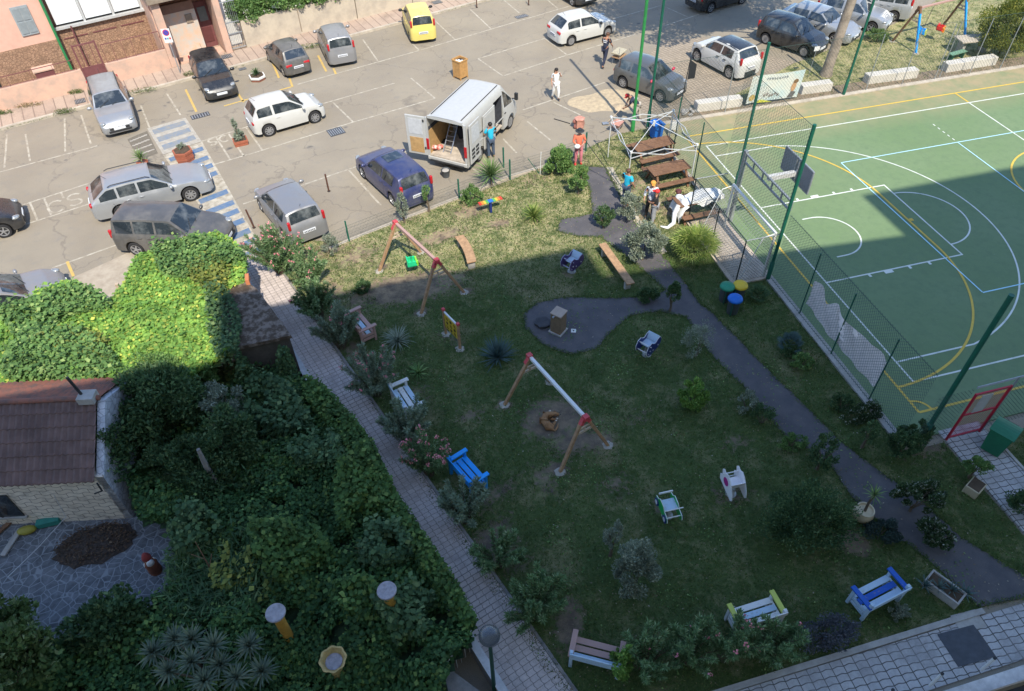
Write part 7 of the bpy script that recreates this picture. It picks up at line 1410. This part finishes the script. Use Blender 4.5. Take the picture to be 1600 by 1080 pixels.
T = [('small green bush next to the rainbow seat', (737, 318), (.42, .4, .38), 1300, (.09, .04), L_mid, {}), ('dense glossy bush by the woman in orange', (875, 272), (.62, .55, .55), 3200, (.11, .06), L_mid, {}), ('small leafy tree over the path head', (903, 305), (.42, .42, .45), 1500, (.10, .05), L_mid, dict(trunk=.35, name='young_tree', cat='tree')),
 ('loose shrub half covering the man in turquoise', (980, 345), (.42, .42, .5), 1500, (.10, .045), L_silver, dict(trunk=.2)), ('dark shrub on the path edge above the long bench', (942, 358), (.4, .35, .4), 1100, (.09, .045), L_dark, dict(trunk=.15)), ('large pale-leaved bush beside the long bench', (1003, 408), (.62, .62, .72), 3600, (.11, .05), L_silver, dict(trunk=.1, nc=22)),
 ('small dark tree where the asphalt path branches', (1046, 488), (.26, .26, .4), 900, (.09, .05), L_dark, dict(trunk=.45, name='young_tree', cat='tree')), ('thin wispy shrub left of the path below the branch', (1086, 558), (.5, .45, .65), 1300, (.09, .02), L_silver, dict(nc=16)), ('bright lime green bush on the shaded lawn', (1078, 638), (.42, .42, .52), 1700, (.10, .045), L_bright, dict(nc=14)),
 ('spindly shrub at the left edge of the path', (1165, 640), (.35, .3, .35), 600, (.08, .035), L_silver, {}), ('sparse dark shrub beside the spindly one', (1188, 662), (.35, .35, .35), 600, (.08, .035), L_dark, {}), ('tall silver-green shrub standing alone on the near lawn', (985, 925), (.55, .5, .85), 4200, (.09, .045), L_silver, dict(trunk=.15, nc=20, name='tall_shrub')), ('narrow silvery top beside the tall silver-green shrub', (953, 870), (.22, .2, .6), 900, (.08, .035), L_silver, dict(trunk=.5, nc=9)),
 ('very large leafy bush by the round cream pot', (1252, 835), (1.1, .85, .68), 5200, (.10, .05), L_dark, dict(nc=36, trunk=.1, name='large_bush')), ('slim dark shrub between path and large bush', (1275, 735), (.35, .35, .55), 1100, (.09, .045), L_dark, dict(trunk=.3)), ('small shrub leaning over the path edge', (1235, 700), (.42, .25, .25), 600, (.10, .035), L_mid, {}),
 ('low variegated shrub on the strip below the fan palm', (1250, 575), (.35, .3, .25), 700, (.09, .045), L_mid, {}), ('white-flecked shrub beside the court kerb', (1345, 652), (.65, .3, .22), 1200, (.09, .045), L_var, {}), ('dark shrub beside the court kerb, next to the flecked one', (1312, 640), (.3, .3, .3), 700, (.09, .045), L_dark, {}), ('thin seedling tree beside the path and kerb', (1346, 700), (.28, .25, .3), 450, (.09, .035), L_dark, dict(trunk=.5, name='young_tree', cat='tree')),
 ('dark shrub at the foot of the near cage pole', (1423, 690), (.45, .35, .35), 1500, (.09, .05), L_dark, {}), ('small dark tree left of the near cage pole', (1400, 715), (.45, .35, .3), 1500, (.10, .05), L_dark, dict(trunk=.35, name='young_tree', cat='tree')), ('bush with cream-edged leaves over the path bend', (1420, 800), (.62, .42, .4), 1800, (.12, .06), L_var, dict(trunk=.25)),
 ('cream-edged shrub below the path bend', (1455, 850), (.38, .42, .4), 1300, (.11, .06), L_var, dict(trunk=.1)), ('bluish low shrub beside the round cream pot', (1372, 838), (.5, .35, .22), 1200, (.09, .04), leafmat('leaf_blue', (.045, .08, .065), (.09, .13, .11)), {}), ('small shrub at the foot of the silver hatchback', (518, 398), (.3, .3, .42), 900, (.07, .025), L_silver, {}),
 ('thin young tree behind the navy car', (632, 350), (.24, .22, .55), 800, (.08, .03), L_silver, dict(trunk=.3, name='young_tree', cat='tree')), ('thin young tree right behind the navy car', (670, 332), (.16, .16, .4), 350, (.08, .03), L_mid, dict(trunk=.5, name='young_tree', cat='tree')), ('low dark leafy shrub at the edge of the shadow', (566, 457), (.32, .25, .22), 700, (.10, .05), L_dark, {}),
 ('small dark bush by the lower long bench end', (1012, 470), (.35, .3, .25), 900, (.10, .05), L_dark, {}), ('low plant on the lawn strip near the bins', (1232, 555), (.3, .25, .2), 500, (.10, .04), L_dark, {}), ('leafy shrub growing in the square stone trough', (1512, 748), (.32, .3, .25), 900, (.09, .05), L_mid, dict(trunk=.35)), ('shaded shrub at the right edge below the green bin', (1590, 800), (.5, .4, .3), 1000, (.09, .05), L_dark, {}), ('small shrub at the walkway end of the large path', (1400, 960), (.25, .2, .15), 400, (.08, .04), L_silver, {}),
 ('large yellow-green bush beyond the stone table', (1560, 85), (1.5, 1.2, 1.15), 7000, (.14, .07), L_yell, dict(nc=34, trunk=.2, name='large_bush')), ('round green bush at the right edge beyond the court', (1605, 75), (1.0, 1.0, .9), 3500, (.13, .06), L_mid, dict(nc=20)), ('bushy yucca clump by the far swing', (1368, 65), (.55, .45, .3), 900, (.22, .035), L_yucca, dict(nc=10))]
for lab, px, rad, n, leaf, m, k in T: B(lab, px, [q*1.12 for q in rad], int(n*2.4), (leaf[0]*.78, leaf[1]*.78), m, **{**k, 'nc': k.get('nc', 12)*2+6, 'cr': .27, 'upb': .8})
# plants in planters
rosette('planter_plant', 'dark rosette plant in the low hexagonal planter', 'plant', (hx3[0], hx3[1], .2), .42, 34, .06, L_dark, stem=.1, bend=.4); B('small flowering plant in the red hexagonal planter', (288, 247), (.22, .22, .14), 400, (.07, .035), L_silver, trunk=.45, name='planter_plant', cat='plant')
x, y = hx2[0], hx2[1]; t = bush('planter_shrub', 'slender oleander shrub in the rectangular planter', 'shrub', (x, y), (.26, .24, .22), 700, (.11, .03), L_silver, trunk=.28); t2 = bush('planter_shrub', 'tall thin shoot rising from the rectangular planter', 'shrub', (x-.05, y), (.12, .12, .35), 450, (.11, .03), L_silver, trunk=.65)
rosette('dragon_tree', 'small spiky palm in the round pot behind the silver estate', 'plant', (*G(226, 262), .25), .55, 44, .05, L_yucca, stem=.2, bend=.5)
rosette('cordyline', 'thin palm with a starry head in the round cream pot', 'plant', (px_, py_, .45), .38, 34, .03, L_yucca, stem=.75, bend=.35, upmin=-.1)
for i in range(4): rosette('agave_pup', 'pointed-leaved plant in the long stone trough, '+('at its far end', 'second from its far end', 'second from its near end', 'at its near end by the path')[i], 'plant', (TRG[0]+.28*i-.42, TRG[1]-.15*i+.2, .2), .32, 22, .04, L_agave, 'pointed-leaved plants in the long stone trough', bend=.3)
# hedge above the cream wall, weeds along the far kerb
for i in range(6):
    q = FP(13.6+1.35*i, 2.6); bush('hedge_plant', ['roundish hedge shrub over the cream wall, nearest the barred gate', 'hedge shrub over the cream wall, second from the barred gate', 'hedge shrub over the cream wall behind the sign post', 'hedge shrub over the cream wall right of the sign', 'hedge shrub over the cream wall near its far end', 'last hedge shrub over the cream wall to the right'][i], 'hedge', q[:2], (1.0, .9, .72), 9500, (.11, .07), L_mid, 'hedge shrubs on the cream wall', nc=36, zc=1.95+.03*i)
for i, (s_, d_, w_) in enumerate(((1.6, 1.6, .7), (.4, 1.5, .5), (3.9, 1.7, .4), (9.5, .3, .5), (6.8, -.12, .9), (16, -.1, .8), (23, -.1, .8), (3, -.1, .6), (-2, -.1, .6))):
    q = FP(s_, d_); n = 260; P = ball(n)*np.array([w_, .16, .14])+np.array([q[0], q[1], .2]); P[:, 2] = np.abs(P[:, 2]-.1)+.1; V, F = leafquads(P, rng.normal(size=(n, 3))+np.array([0, 0, .8]), .13, .02); tag(npmesh('weeds', V, F, L_grass if i != 0 else L_straw), kind='stuff')
n = 2600; s_ = rng.random(n)*45-8; d_ = -.05+.12*np.abs(rng.normal(size=n)); cc = (np.sin(s_*1.3)+np.sin(s_*.47+1))>.2; s_, d_ = s_[cc], d_[cc]; n = len(s_); X = np.array([FP(a, b) for a, b in zip(s_, d_)]); X[:, 2] = .05+.05*rng.random(n); V, F = leafquads(X, rng.normal(size=(n, 3))+np.array([0, 0, .9]), .09, .02); tag(npmesh('kerb_weeds', V, F, L_grass), kind='stuff')
# grass blades on the lawn
def grass(name, poly, n, L, z=.035, soil=True):
    P = np.array(poly); lo, hi = P.min(0), P.max(0); q = lo+(hi-lo)*rng.random((n, 2)); q = q[inpoly(q[:, 0], q[:, 1], poly)]; pth = poly_px(PP); q = q[~inpoly(q[:, 0], q[:, 1], pth)]
    if soil: q = q[soil_at(q[:, 0], q[:, 1])+.25*fbm(q[:, 0]*4, q[:, 1]*4) < .5]
    n = len(q); s = .5+rng.random(n); D = rng.normal(size=(n, 3))*np.array([.7, .7, .2])+np.array([0, 0, .75]); D = unit(D); C = np.c_[q, np.full(n, z)]+D*(L*s*.45)[:, None]; V, F = leafquads(C, D, L*s, .014+.012*rng.random(n)); tag(npmesh(name, V, F, L_grass), kind='stuff')
grass('grass', LP, 240000, .08); grass('far_grass', [p for p in NE], 30000, .10, soil=False); grass('east_grass', [(.95, -2.6), (4, -2.6), (4, -6.8), (.95, -6.8)], 6000, .08, soil=False)
# leaning trunk, its crown above the frame, shading the parked cars
x, y = G(1290, 118); t = thing('street_tree', 'tall tree with a leaning bare trunk beside the banner, crown above the view', 'tree', (x, y, 0)); 
MB().tube([(0, 0, -.1), (.0, 0, .4), (.15, .05, 2.0), (.4, .2, 4.2), (.7, .4, 6.5), (.9, .5, 9)], [.36, .27, .24, .22, .18, .1], 14).build('trunk', M('bark_pale', (.30, .25, .20), .95, var=.3, scale=3, bump=.7, bscale=8, col2=(.17, .14, .11), c2=(.42, .68)), t, smooth=60)
mb = MB(); random.seed(21)
for i in range(14): a = 6.283*i/14; mb.tube([(.6, .35, 5.5+.2*(i % 5)), (.6+2*math.cos(a), .35+2*math.sin(a), 7.6), (.6+(3.5+random.random()*1.6)*math.cos(a), .4+(3.5+random.random()*1.6)*math.sin(a), 9)], [.1, .06, .02], 6)
mb.build('limbs', MC['bark_pale'], t); P, O = clumpy(60000, (6.6, 4.4, 2.0), 110, .24, .1); P += np.array([-2.2, 2.4, 10.2]); V, F = leafquads(P, rng.normal(size=P.shape), .24, .14); npmesh('crown', V, F, L_mid, t)
t = thing('street_tree', 'second tall tree outside the view that shades the far lane', 'tree', (2.0, 34, 0)); MB().tube([(0, 0, 0), (0, 0, 9)], [.25, .12], 10).build('trunk', MC['bark_pale'], t)
bpy.data.objects.remove(t.children[0]); bpy.data.objects.remove(t)

# fallen leaves and clover on lawn and walkway
def scatter(name, polys, n, L, Wd, m, z, flt=None):
    P = np.array(polys); lo, hi = P.min(0), P.max(0); q = lo+(hi-lo)*rng.random((n*2, 2)); q = q[inpoly(q[:, 0], q[:, 1], polys)][:n]
    if flt is not None: q = q[flt(q)]
    D = rng.normal(size=(len(q), 3))*np.array([1, 1, .25]); V, F = leafquads(np.c_[q, np.full(len(q), z)], D, L*(.5+rng.random(len(q))), Wd, up=np.tile([0, 0, 1.], (len(q), 1))+rng.normal(size=(len(q), 3))*.3); tag(npmesh(name, V, F, m), kind='stuff')
LIT = leafmat('leaf_litter', (.22, .17, .10), (.36, .30, .2), (.5, .46, .36), transl=.05)
scatter('fallen_leaves', LP, 2200, .05, .03, LIT, .06); scatter('walkway_litter', WALK, 900, .05, .025, LIT, .057, lambda q: rng.random(len(q)) < .9)
scatter('clover', LP, 16000, .05, .045, L_mid, .07, lambda q: fbm(q[:, 0]*1.4+3, q[:, 1]*1.4)+.5*rng.random(len(q)) > .55); 
pe = np.array(ragged(poly_px(PP), .05, .06)); k = np.repeat(pe, 7, axis=0)+rng.normal(size=(len(pe)*7, 2))*.045; D = unit(rng.normal(size=(len(k), 3))*np.array([.8, .8, .2])+np.array([0, 0, .6])); V, F = leafquads(np.c_[k, np.full(len(k), .055)]+D*.03, D, .05+.07*rng.random(len(k)), .018); tag(npmesh('path_edge_grass', V, F, L_grass), kind='stuff')

# ================================================================== people and dog
def skinned(name, V, E, Rd, mat, parent, lv=2, root=0):
    me = bpy.data.meshes.new(name+'_cage'); me.from_pydata([tuple(v) for v in V], E, []); o = bpy.data.objects.new('tmp', me); sc.collection.objects.link(o)
    m = o.modifiers.new('s', 'SKIN'); m.use_smooth_shade = True; m.branch_smoothing = .4
    for i, r in enumerate(Rd): sv = me.skin_vertices[0].data[i]; sv.radius = (r, r) if not hasattr(r, '__len__') else r; sv.use_root = (i == root)
    s = o.modifiers.new('b', 'SUBSURF'); s.levels = lv; dg = bpy.context.evaluated_depsgraph_get(); dg.update(); e = o.evaluated_get(dg); nm = bpy.data.meshes.new_from_object(e)
    bpy.data.objects.remove(o); nm.name = name; nm.materials.clear(); nm.materials.append(mat); q = bpy.data.objects.new(name, nm); sc.collection.objects.link(q); q.parent = parent; nm.polygons.foreach_set('use_smooth', [True]*len(nm.polygons)); return q
def person(label, px, face, skin, shirt, trousers, hair, pose=None, S=1., shoes=None, cap=None, sleeve=.75, shorts=False, hat=None, longhair=0., apron=None, coat=0., z0=0.02):
    x, y = G(*px); t = thing('person', label, 'person', (x, y, z0), R_(face)); t.scale = (S, S, S)
    J = dict(pel=(0, 0, .93), spi=(0, 0, 1.12), che=(.0, 0, 1.34), nec=(.0, 0, 1.49), hed=(.02, 0, 1.60), top=(.02, 0, 1.70), shL=(0, .17, 1.42), elL=(-.02, .25, 1.16), wrL=(.07, .27, .93), shR=(0, -.17, 1.42), elR=(-.02, -.25, 1.16), wrR=(.07, -.27, .93),
             hiL=(0, .09, .90), knL=(.03, .11, .50), anL=(-.01, .12, .09), toL=(.14, .14, .04), hiR=(0, -.09, .90), knR=(.03, -.11, .50), anR=(-.01, -.12, .09), toR=(.14, -.14, .04))
    J.update(pose or {}); J = {k: Vector(v) for k, v in J.items()}
    for s in 'LR':
        d = (J['wr'+s]-J['el'+s]).normalized(); sd = Vector((0, 1 if s == 'L' else -1, 0)); J['ha'+s] = J['wr'+s]+d*.06; 
        lat = d.cross(Vector((0, 1, 0))).normalized() if abs(d.y) < .9 else Vector((1, 0, 0)); fw = lat
        for k in range(4): J['f%d%s' % (k, s)] = J['ha'+s]+fw*(.03*(k-1.5)*.8)+d*.012; J['g%d%s' % (k, s)] = J['f%d%s' % (k, s)]+d*(.065, .075, .07, .055)[k]-sd*.015
        J['th'+s] = J['wr'+s]+d*.035+fw*.045+d*.02
    names = list(J); ix = {n: i for i, n in enumerate(names)}; R = dict(pel=.125, spi=.11, che=.125, nec=.05, hed=.088, top=.055, sh=.065, el=.042, wr=.028, hi=.09, kn=.058, an=.038, to=.035, ha=.03, f=.009, g=.008, th=.011)
    rad = [R.get(n, R.get(n[:2], R.get(n[0], .03))) for n in names]; E = [('pel', 'spi'), ('spi', 'che'), ('che', 'nec'), ('nec', 'hed'), ('hed', 'top')]
    for s in 'LR': E += [('che', 'sh'+s), ('sh'+s, 'el'+s), ('el'+s, 'wr'+s), ('wr'+s, 'ha'+s), ('wr'+s, 'th'+s), ('pel', 'hi'+s), ('hi'+s, 'kn'+s), ('kn'+s, 'an'+s), ('an'+s, 'to'+s)]+[('ha'+s, 'f%d%s' % (k, s)) for k in range(4)]+[('f%d%s' % (k, s), 'g%d%s' % (k, s)) for k in range(4)]
    skinned('body', [J[n] for n in names], [(ix[a], ix[b]) for a, b in E], rad, skin, t)
    def part(nm, ns, es, rd, m, lv=2): d = {n: i for i, n in enumerate(ns)}; return skinned(nm, [J[n] for n in ns], [(d[a], d[b]) for a, b in es], rd, m, t, lv)
    for s in 'LR': J['sl'+s] = J['sh'+s].lerp(J['el'+s], min(1, sleeve)) if sleeve <= 1 else J['el'+s].lerp(J['wr'+s], sleeve-1)
    J['nk'] = J['che'].lerp(J['nec'], .6); J['hp'] = J['pel']-Vector((0, 0, .02+coat))
    ns = ['hp', 'spi', 'che', 'nk', 'shL', 'slL', 'shR', 'slR']; es = [('hp', 'spi'), ('spi', 'che'), ('che', 'nk'), ('che', 'shL'), ('shL', 'slL'), ('che', 'shR'), ('shR', 'slR')]; rr = [.15, .138, .148, .07, .085, .066, .085, .066]
    if sleeve > 1: ns += ['elL', 'elR']; es = [e for e in es if 'sl' not in e[1]]+[('shL', 'elL'), ('elL', 'slL'), ('shR', 'elR'), ('elR', 'slR')]; rr += [.06, .06]; rr[5] = rr[7] = .048
    part('shirt', ns, es, rr, shirt)
    for s in 'LR': J['cf'+s] = J['kn'+s].lerp(J['an'+s], .92) if not shorts else J['kn'+s]
    ns = ['pel', 'hiL', 'hiR', 'cfL', 'cfR']+([] if shorts else ['knL', 'knR']); es = [('pel', 'hiL'), ('pel', 'hiR')]+([('hiL', 'cfL'), ('hiR', 'cfR')] if shorts else [('hiL', 'knL'), ('knL', 'cfL'), ('hiR', 'knR'), ('knR', 'cfR')])
    part('trousers', ns, es, [.138, .108, .108]+([.085, .085] if shorts else [.056, .056, .075, .075]), trousers)
    for s in 'LR': part('shoe', ['an'+s, 'to'+s], [('an'+s, 'to'+s)], [.052, .046], shoes or M_blk, 1)
    hd = J['top']-J['nec']; hd.normalize(); H = J['hed']; up = hd; fr = Vector((1, 0, 0))-up*up.x; fr.normalize(); f0 = H+fr*.098
    MB().ell(H-fr*.02+up*.045, (.104, .100, .085), 12, 8).build('hair', hair, t, smooth=60)
    if longhair: MB().ell(H-fr*.07-up*.06, (.06, .10, .15), 10, 7).build('hair_fall', hair, t, smooth=60)
    MB().ell(f0+up*.0, (.016, .012, .022), 6, 5).build('nose', skin, t, smooth=60); mb = MB()
    for s in (-1, 1): mb = MB(); mb.ell(f0-fr*.016+up*.028+Vector((0, s*.034, 0)), (.01, .014, .008), 6, 4).build('eye', M_blk, t); MB().ell(H+Vector((0, s*.095, 0)), (.02, .012, .03), 6, 5).build('ear', skin, t)
    MB().ell(f0-fr*.014-up*.045, (.008, .024, .006), 6, 4).build('mouth', M('lip', (.35, .12, .1), .6), t)
    if cap: c_ = MB().ell(H+up*.055-fr*.012, (.115, .11, .085), 14, 8).build('cap', cap, t, smooth=60); MB().ell(H+up*.05+fr*.12, (.075, .075, .014), 10, 5).build('peak', cap, c_, smooth=60)
    if hat: MB().lathe([(.001, .15), (.085, .145), (.1, .07), (.19, .055), (.2, .045), (.1, .05)], H, 16).build('hat', hat, t, smooth=50)
    return t, J
SK = M('skin', (.48, .27, .18), .6, var=.06); SKt = M('skin_tanned', (.36, .18, .11), .6, var=.06); HB = M('hair_black', (.02, .016, .014), .6); HBr = M('hair_brown', (.10, .05, .03), .6)
C_navy = M('cloth_navy', (.025, .03, .055), .85, var=.2); C_white = M('cloth_white', (.70, .70, .69), .85, var=.05); C_turq = M('cloth_turquoise', (.02, .40, .58), .8, var=.12); C_jean = M('cloth_jeans', (.06, .085, .13), .9, var=.2); C_or = M('cloth_coral', (.62, .16, .09), .85, var=.1); C_pk = M('cloth_pink', (.60, .20, .24), .85, var=.1); C_blk = M('cloth_black', (.02, .02, .023), .85); C_grey = M('cloth_grey', (.30, .31, .33), .85, var=.15); C_beige = M('cloth_beige', (.42, .38, .33), .85); C_red = M('cloth_red', (.60, .03, .03), .7); C_orc = M('cloth_orange', (.65, .28, .05), .7)
person('woman in white shirt and trousers walking on the square, phone to her ear', (868, 157), -80, SK, C_white, C_white, HB, dict(elL=(.05, .27, 1.22), wrL=(.12, .16, 1.45), knL=(.14, .1, .52), anL=(.1, .1, .1), toL=(.25, .12, .06), knR=(-.05, -.1, .5), anR=(-.2, -.1, .12), toR=(-.07, -.12, .03)), .97, longhair=1, shoes=M_blk)
pt, J = person('man in navy work clothes pushing a hand cart, seen from behind', (944, 104), 40, SKt, C_navy, C_navy, HBr, dict(pel=(-.05, 0, .93), spi=(0, 0, 1.12), che=(.06, 0, 1.33), nec=(.1, 0, 1.48), hed=(.14, 0, 1.58), top=(.15, 0, 1.68), shL=(.06, .18, 1.41), shR=(.06, -.18, 1.41), elL=(.12, .26, 1.15), elR=(.12, -.26, 1.15), wrL=(.34, .22, .98), wrR=(.34, -.22, .98), knL=(.15, .1, .5), anL=(.12, .1, .1), toL=(.27, .12, .04), knR=(-.15, -.1, .5), anR=(-.38, -.1, .13), toR=(-.25, -.11, .03)), 1.04)
mk = MB().box((-.10, 0, 1.36), (.01, .24, .035)).box((-.115, 0, 1.28), (.01, .18, .04)).build('back_print', C_white, pt)
x, y = G(966, 98); t = thing('hand_cart', 'low hand cart loaded with a pale slab, pushed by the man in navy', 'hand cart', (x+.0, y, 0), R_(40)); MB().box((0, 0, .62), (.8, .55, .08)).build('load', M('slab_pale', (.42, .38, .28), .9, var=.2), t, bev=.02); MB().box((0, 0, .4), (.75, .5, .04)).build('platform', M_wood, t)
for s in (-1, 1): MB().tube([(-.4, s*.22, .98), (-.36, s*.22, .4), (.4, s*.22, .38)], .014, 6).build('frame_tube', M_steel, t); MB().lathe([(.18, -.025), (.18, .025)], (.25, s*.28, .18), 14, 'y').build('wheel', M_blk, t); MB().tube([(-.3, s*.22, .4), (-.3, s*.22, 0)], .014, 6).build('leg', M_steel, t)
pt, J = person('man in a red cap and dark shirt stooping with a shovel beside the sand', (990, 192), 160, SKt, C_navy, C_beige, HBr, dict(pel=(-.12, 0, .88), spi=(.0, 0, 1.02), che=(.17, 0, 1.17), nec=(.29, 0, 1.26), hed=(.38, 0, 1.31), top=(.46, 0, 1.36), shL=(.2, .18, 1.22), shR=(.2, -.18, 1.22), elL=(.32, .24, .96), elR=(.36, -.22, 1.0), wrL=(.5, .12, .78), wrR=(.42, -.1, .86), hiL=(-.12, .09, .85), hiR=(-.12, -.09, .85), knL=(.05, .14, .48), knR=(-.2, -.13, .47), anL=(0, .16, .09), toL=(.15, .18, .04), anR=(-.3, -.15, .09), toR=(-.16, -.17, .04)), 1.02, cap=C_red)
MB().box((.03, 0, 1.22), (.2, .2, .01)).build('shirt_print', C_white, pt)
R = Matrix.Rotation(R_(160), 3, 'Z'); q = R @ Vector((.5, .05, 0)); t = thing('shovel', 'long-handled shovel held by the stooping man', 'shovel', (pt.location.x+q.x, pt.location.y+q.y, 0), R_(160)); MB().tube([(-.25, -.1, 1.15), (.75, .15, .12)], .016, 6).build('handle', M_wood2, t); MB().box((.85, .17, .06), (.3, .22, .02), R_(12)).build('blade', M_steel, t)
person('man in a turquoise shirt and jeans standing at the van side, back turned', (768, 248), 100, SKt, C_turq, C_jean, HB, dict(elL=(.05, .28, 1.18), wrL=(.2, .2, 1.05), elR=(.05, -.28, 1.16), wrR=(.22, -.2, 1.05)), 1.03)
person('woman in dark hat, coral top and pink trousers holding a white bundle', (903, 258), -100, SK, C_or, C_pk, HB, dict(elL=(.04, .26, 1.17), wrL=(.22, .1, 1.08), elR=(.04, -.26, 1.17), wrR=(.22, -.1, 1.08)), 1.02, hat=M('hat_dark', (.03, .035, .04), .8), sleeve=1.6, shoes=C_red)
x, y = G(902, 252); tag(MB().ell((0, 0, 0), (.14, .12, .1)).build('white_bundle', C_white, loc=(*G(902, 229, 1.08), 1.08), smooth=60), 'small white bundle held by the woman in coral', 'bundle')
person('man in a turquoise T-shirt standing in the shrubs near the gazebo leg', (976, 322), 30, SKt, C_turq, C_jean, HBr, dict(elL=(.06, .27, 1.17), wrL=(.28, .18, 1.1), elR=(.0, -.27, 1.15), wrR=(.15, -.25, .95)), 1.02)
person('woman with orange sunhat, white patterned shirt and dark trousers by the picnic table', (1013, 342), -110, SK, M('cloth_pattern', (.58, .60, .64), .85, col2=(.25, .27, .35), c2=(.5, .6), scale=14), C_blk, HBr, dict(elL=(.02, .26, 1.16), wrL=(.12, .16, .98)), 1.03, cap=C_orc, sleeve=1.5, coat=.12, longhair=1)
person('boy in red cap, black T-shirt and pale shorts in front of the patterned shirt', (1020, 350), 140, SKt, C_blk, C_grey, HBr, dict(elL=(.08, .22, 1.16), wrL=(.24, .1, 1.1), elR=(.05, -.24, 1.15), wrR=(.2, -.15, 1.0)), .93, cap=C_red, shoes=C_white)
# dog curled up asleep under the swing
x, y = G(862, 662); t = thing('dog', 'brown dog with white paws curled up asleep under the swing', 'dog', (x, y, .03), R_(0)); t.scale = (1.12, 1.12, 1.12); FUR = M('fur_brown', (.26, .13, .055), .9, var=.2, scale=6, col2=(.34, .19, .09), c2=(.4, .65), bump=.4); FW = M('fur_white', (.52, .46, .38), .9)
a = lambda d, r, z: (r*math.cos(R_(d)), r*math.sin(R_(d))*1.05, z); V = [a(255, .23, .10), a(220, .24, .12), a(185, .24, .125), a(150, .24, .13), a(115, .25, .13), a(85, .26, .13), (.13, .22, .10), (.21, .20, .08), (.28, .18, .055)]; Rr = [.10, .125, .125, .12, .13, .10, .075, .07, .03]
E = [(i, i+1) for i in range(8)]; n0 = len(V); V += [a(262, .12, .06), (.06, -.06, .045), (.12, .02, .03), a(270, .3, .05), (.10, -.2, .04), (.16, -.08, .03), (.02, .10, .05), (.10, .07, .035), (.17, .08, .03)]; Rr += [.065, .035, .022, .03, .022, .012, .05, .03, .02]
E += [(0, n0), (n0, n0+1), (n0+1, n0+2), (0, n0+3), (n0+3, n0+4), (n0+4, n0+5), (5, n0+6), (n0+6, n0+7), (n0+7, n0+8)]; V += [a(200, .13, .09), a(150, .12, .09)]; Rr += [.10, .10]; E += [(2, len(V)-2), (3, len(V)-1)]; skinned('body', V, E, Rr, FUR, t, root=3)
for s, (cx, cy) in enumerate(((.17, .27), (.15, .13))): MB().ell((cx, cy, .12), (.045, .03, .02), 8, 5, R_(40 if s else -40)).build('ear', M('fur_dark', (.14, .065, .03), .9), t, smooth=60)
MB().ell((.305, .175, .06), (.016, .016, .012), 6, 4).build('nose', M_blk, t); 
for c in ((.13, .02, .035), (.18, .08, .035), (.04, .30, .16)): MB().ell(c, (.035, .028, .022), 8, 5).build('paw' if c[2] < .1 else 'white_patch', FW, t, smooth=60)

# ================================================================== the apartment block the photograph was taken from (casts the long shadow)
FY = -12.35; TH = math.tan(R_(SUN_EL))
def zfor(ysh): return (ysh-FY)/math.sin(R_(SUN_AZ))*TH
sx = (9.6-FY)/math.tan(R_(SUN_AZ))     # sideways drift of the shadow (negative)
x0_, xa, xb_ = -20.93-sx, -7.81-sx, 4.45-sx; z1 = zfor(9.6); z0_, zl, zr = zfor(6.65), zfor(7.75), zfor(6.75)
ab = thing('apartment_building', 'tall apartment block the view is taken from, its stepped roof shading the garden', 'building', (0, FY, 0))
mb = MB(); TT = lambda x, y, z: (x, z, y)
mb.prism([(-60, 0), (x0_, 0), (x0_, z0_), (-60, z0_)], -.003, -9, T=TT); mb.prism([(x0_, 0), (xa, 0), (xa, z1), (x0_, z1)], 0, -9, T=TT); mb.prism([(xb_, 0), (60, 0), (60, z1), (xb_, z1)], 0, -9, T=TT)
mb.prism([(xa, 0), (xb_, 0), (xb_, zr), (xa, zl)], -.003, -9, T=TT); mb.build('wall', M('render_cream', (.74, .68, .58), .9, var=.1, scale=2), ab)
for fl in range(1, 7):
    for i in range(-9, 12):
        if abs(i*4.2+16.2) < 2.6: continue
        w_ = MB().box((i*4.2, .02, fl*3.1+1.5), (1.2, .05, 1.5)).build('window', M_glass, ab)
        MB().box((i*4.2, .03, fl*3.1+.7), (1.4, .1, .06)).build('sill', M_conc, w_)
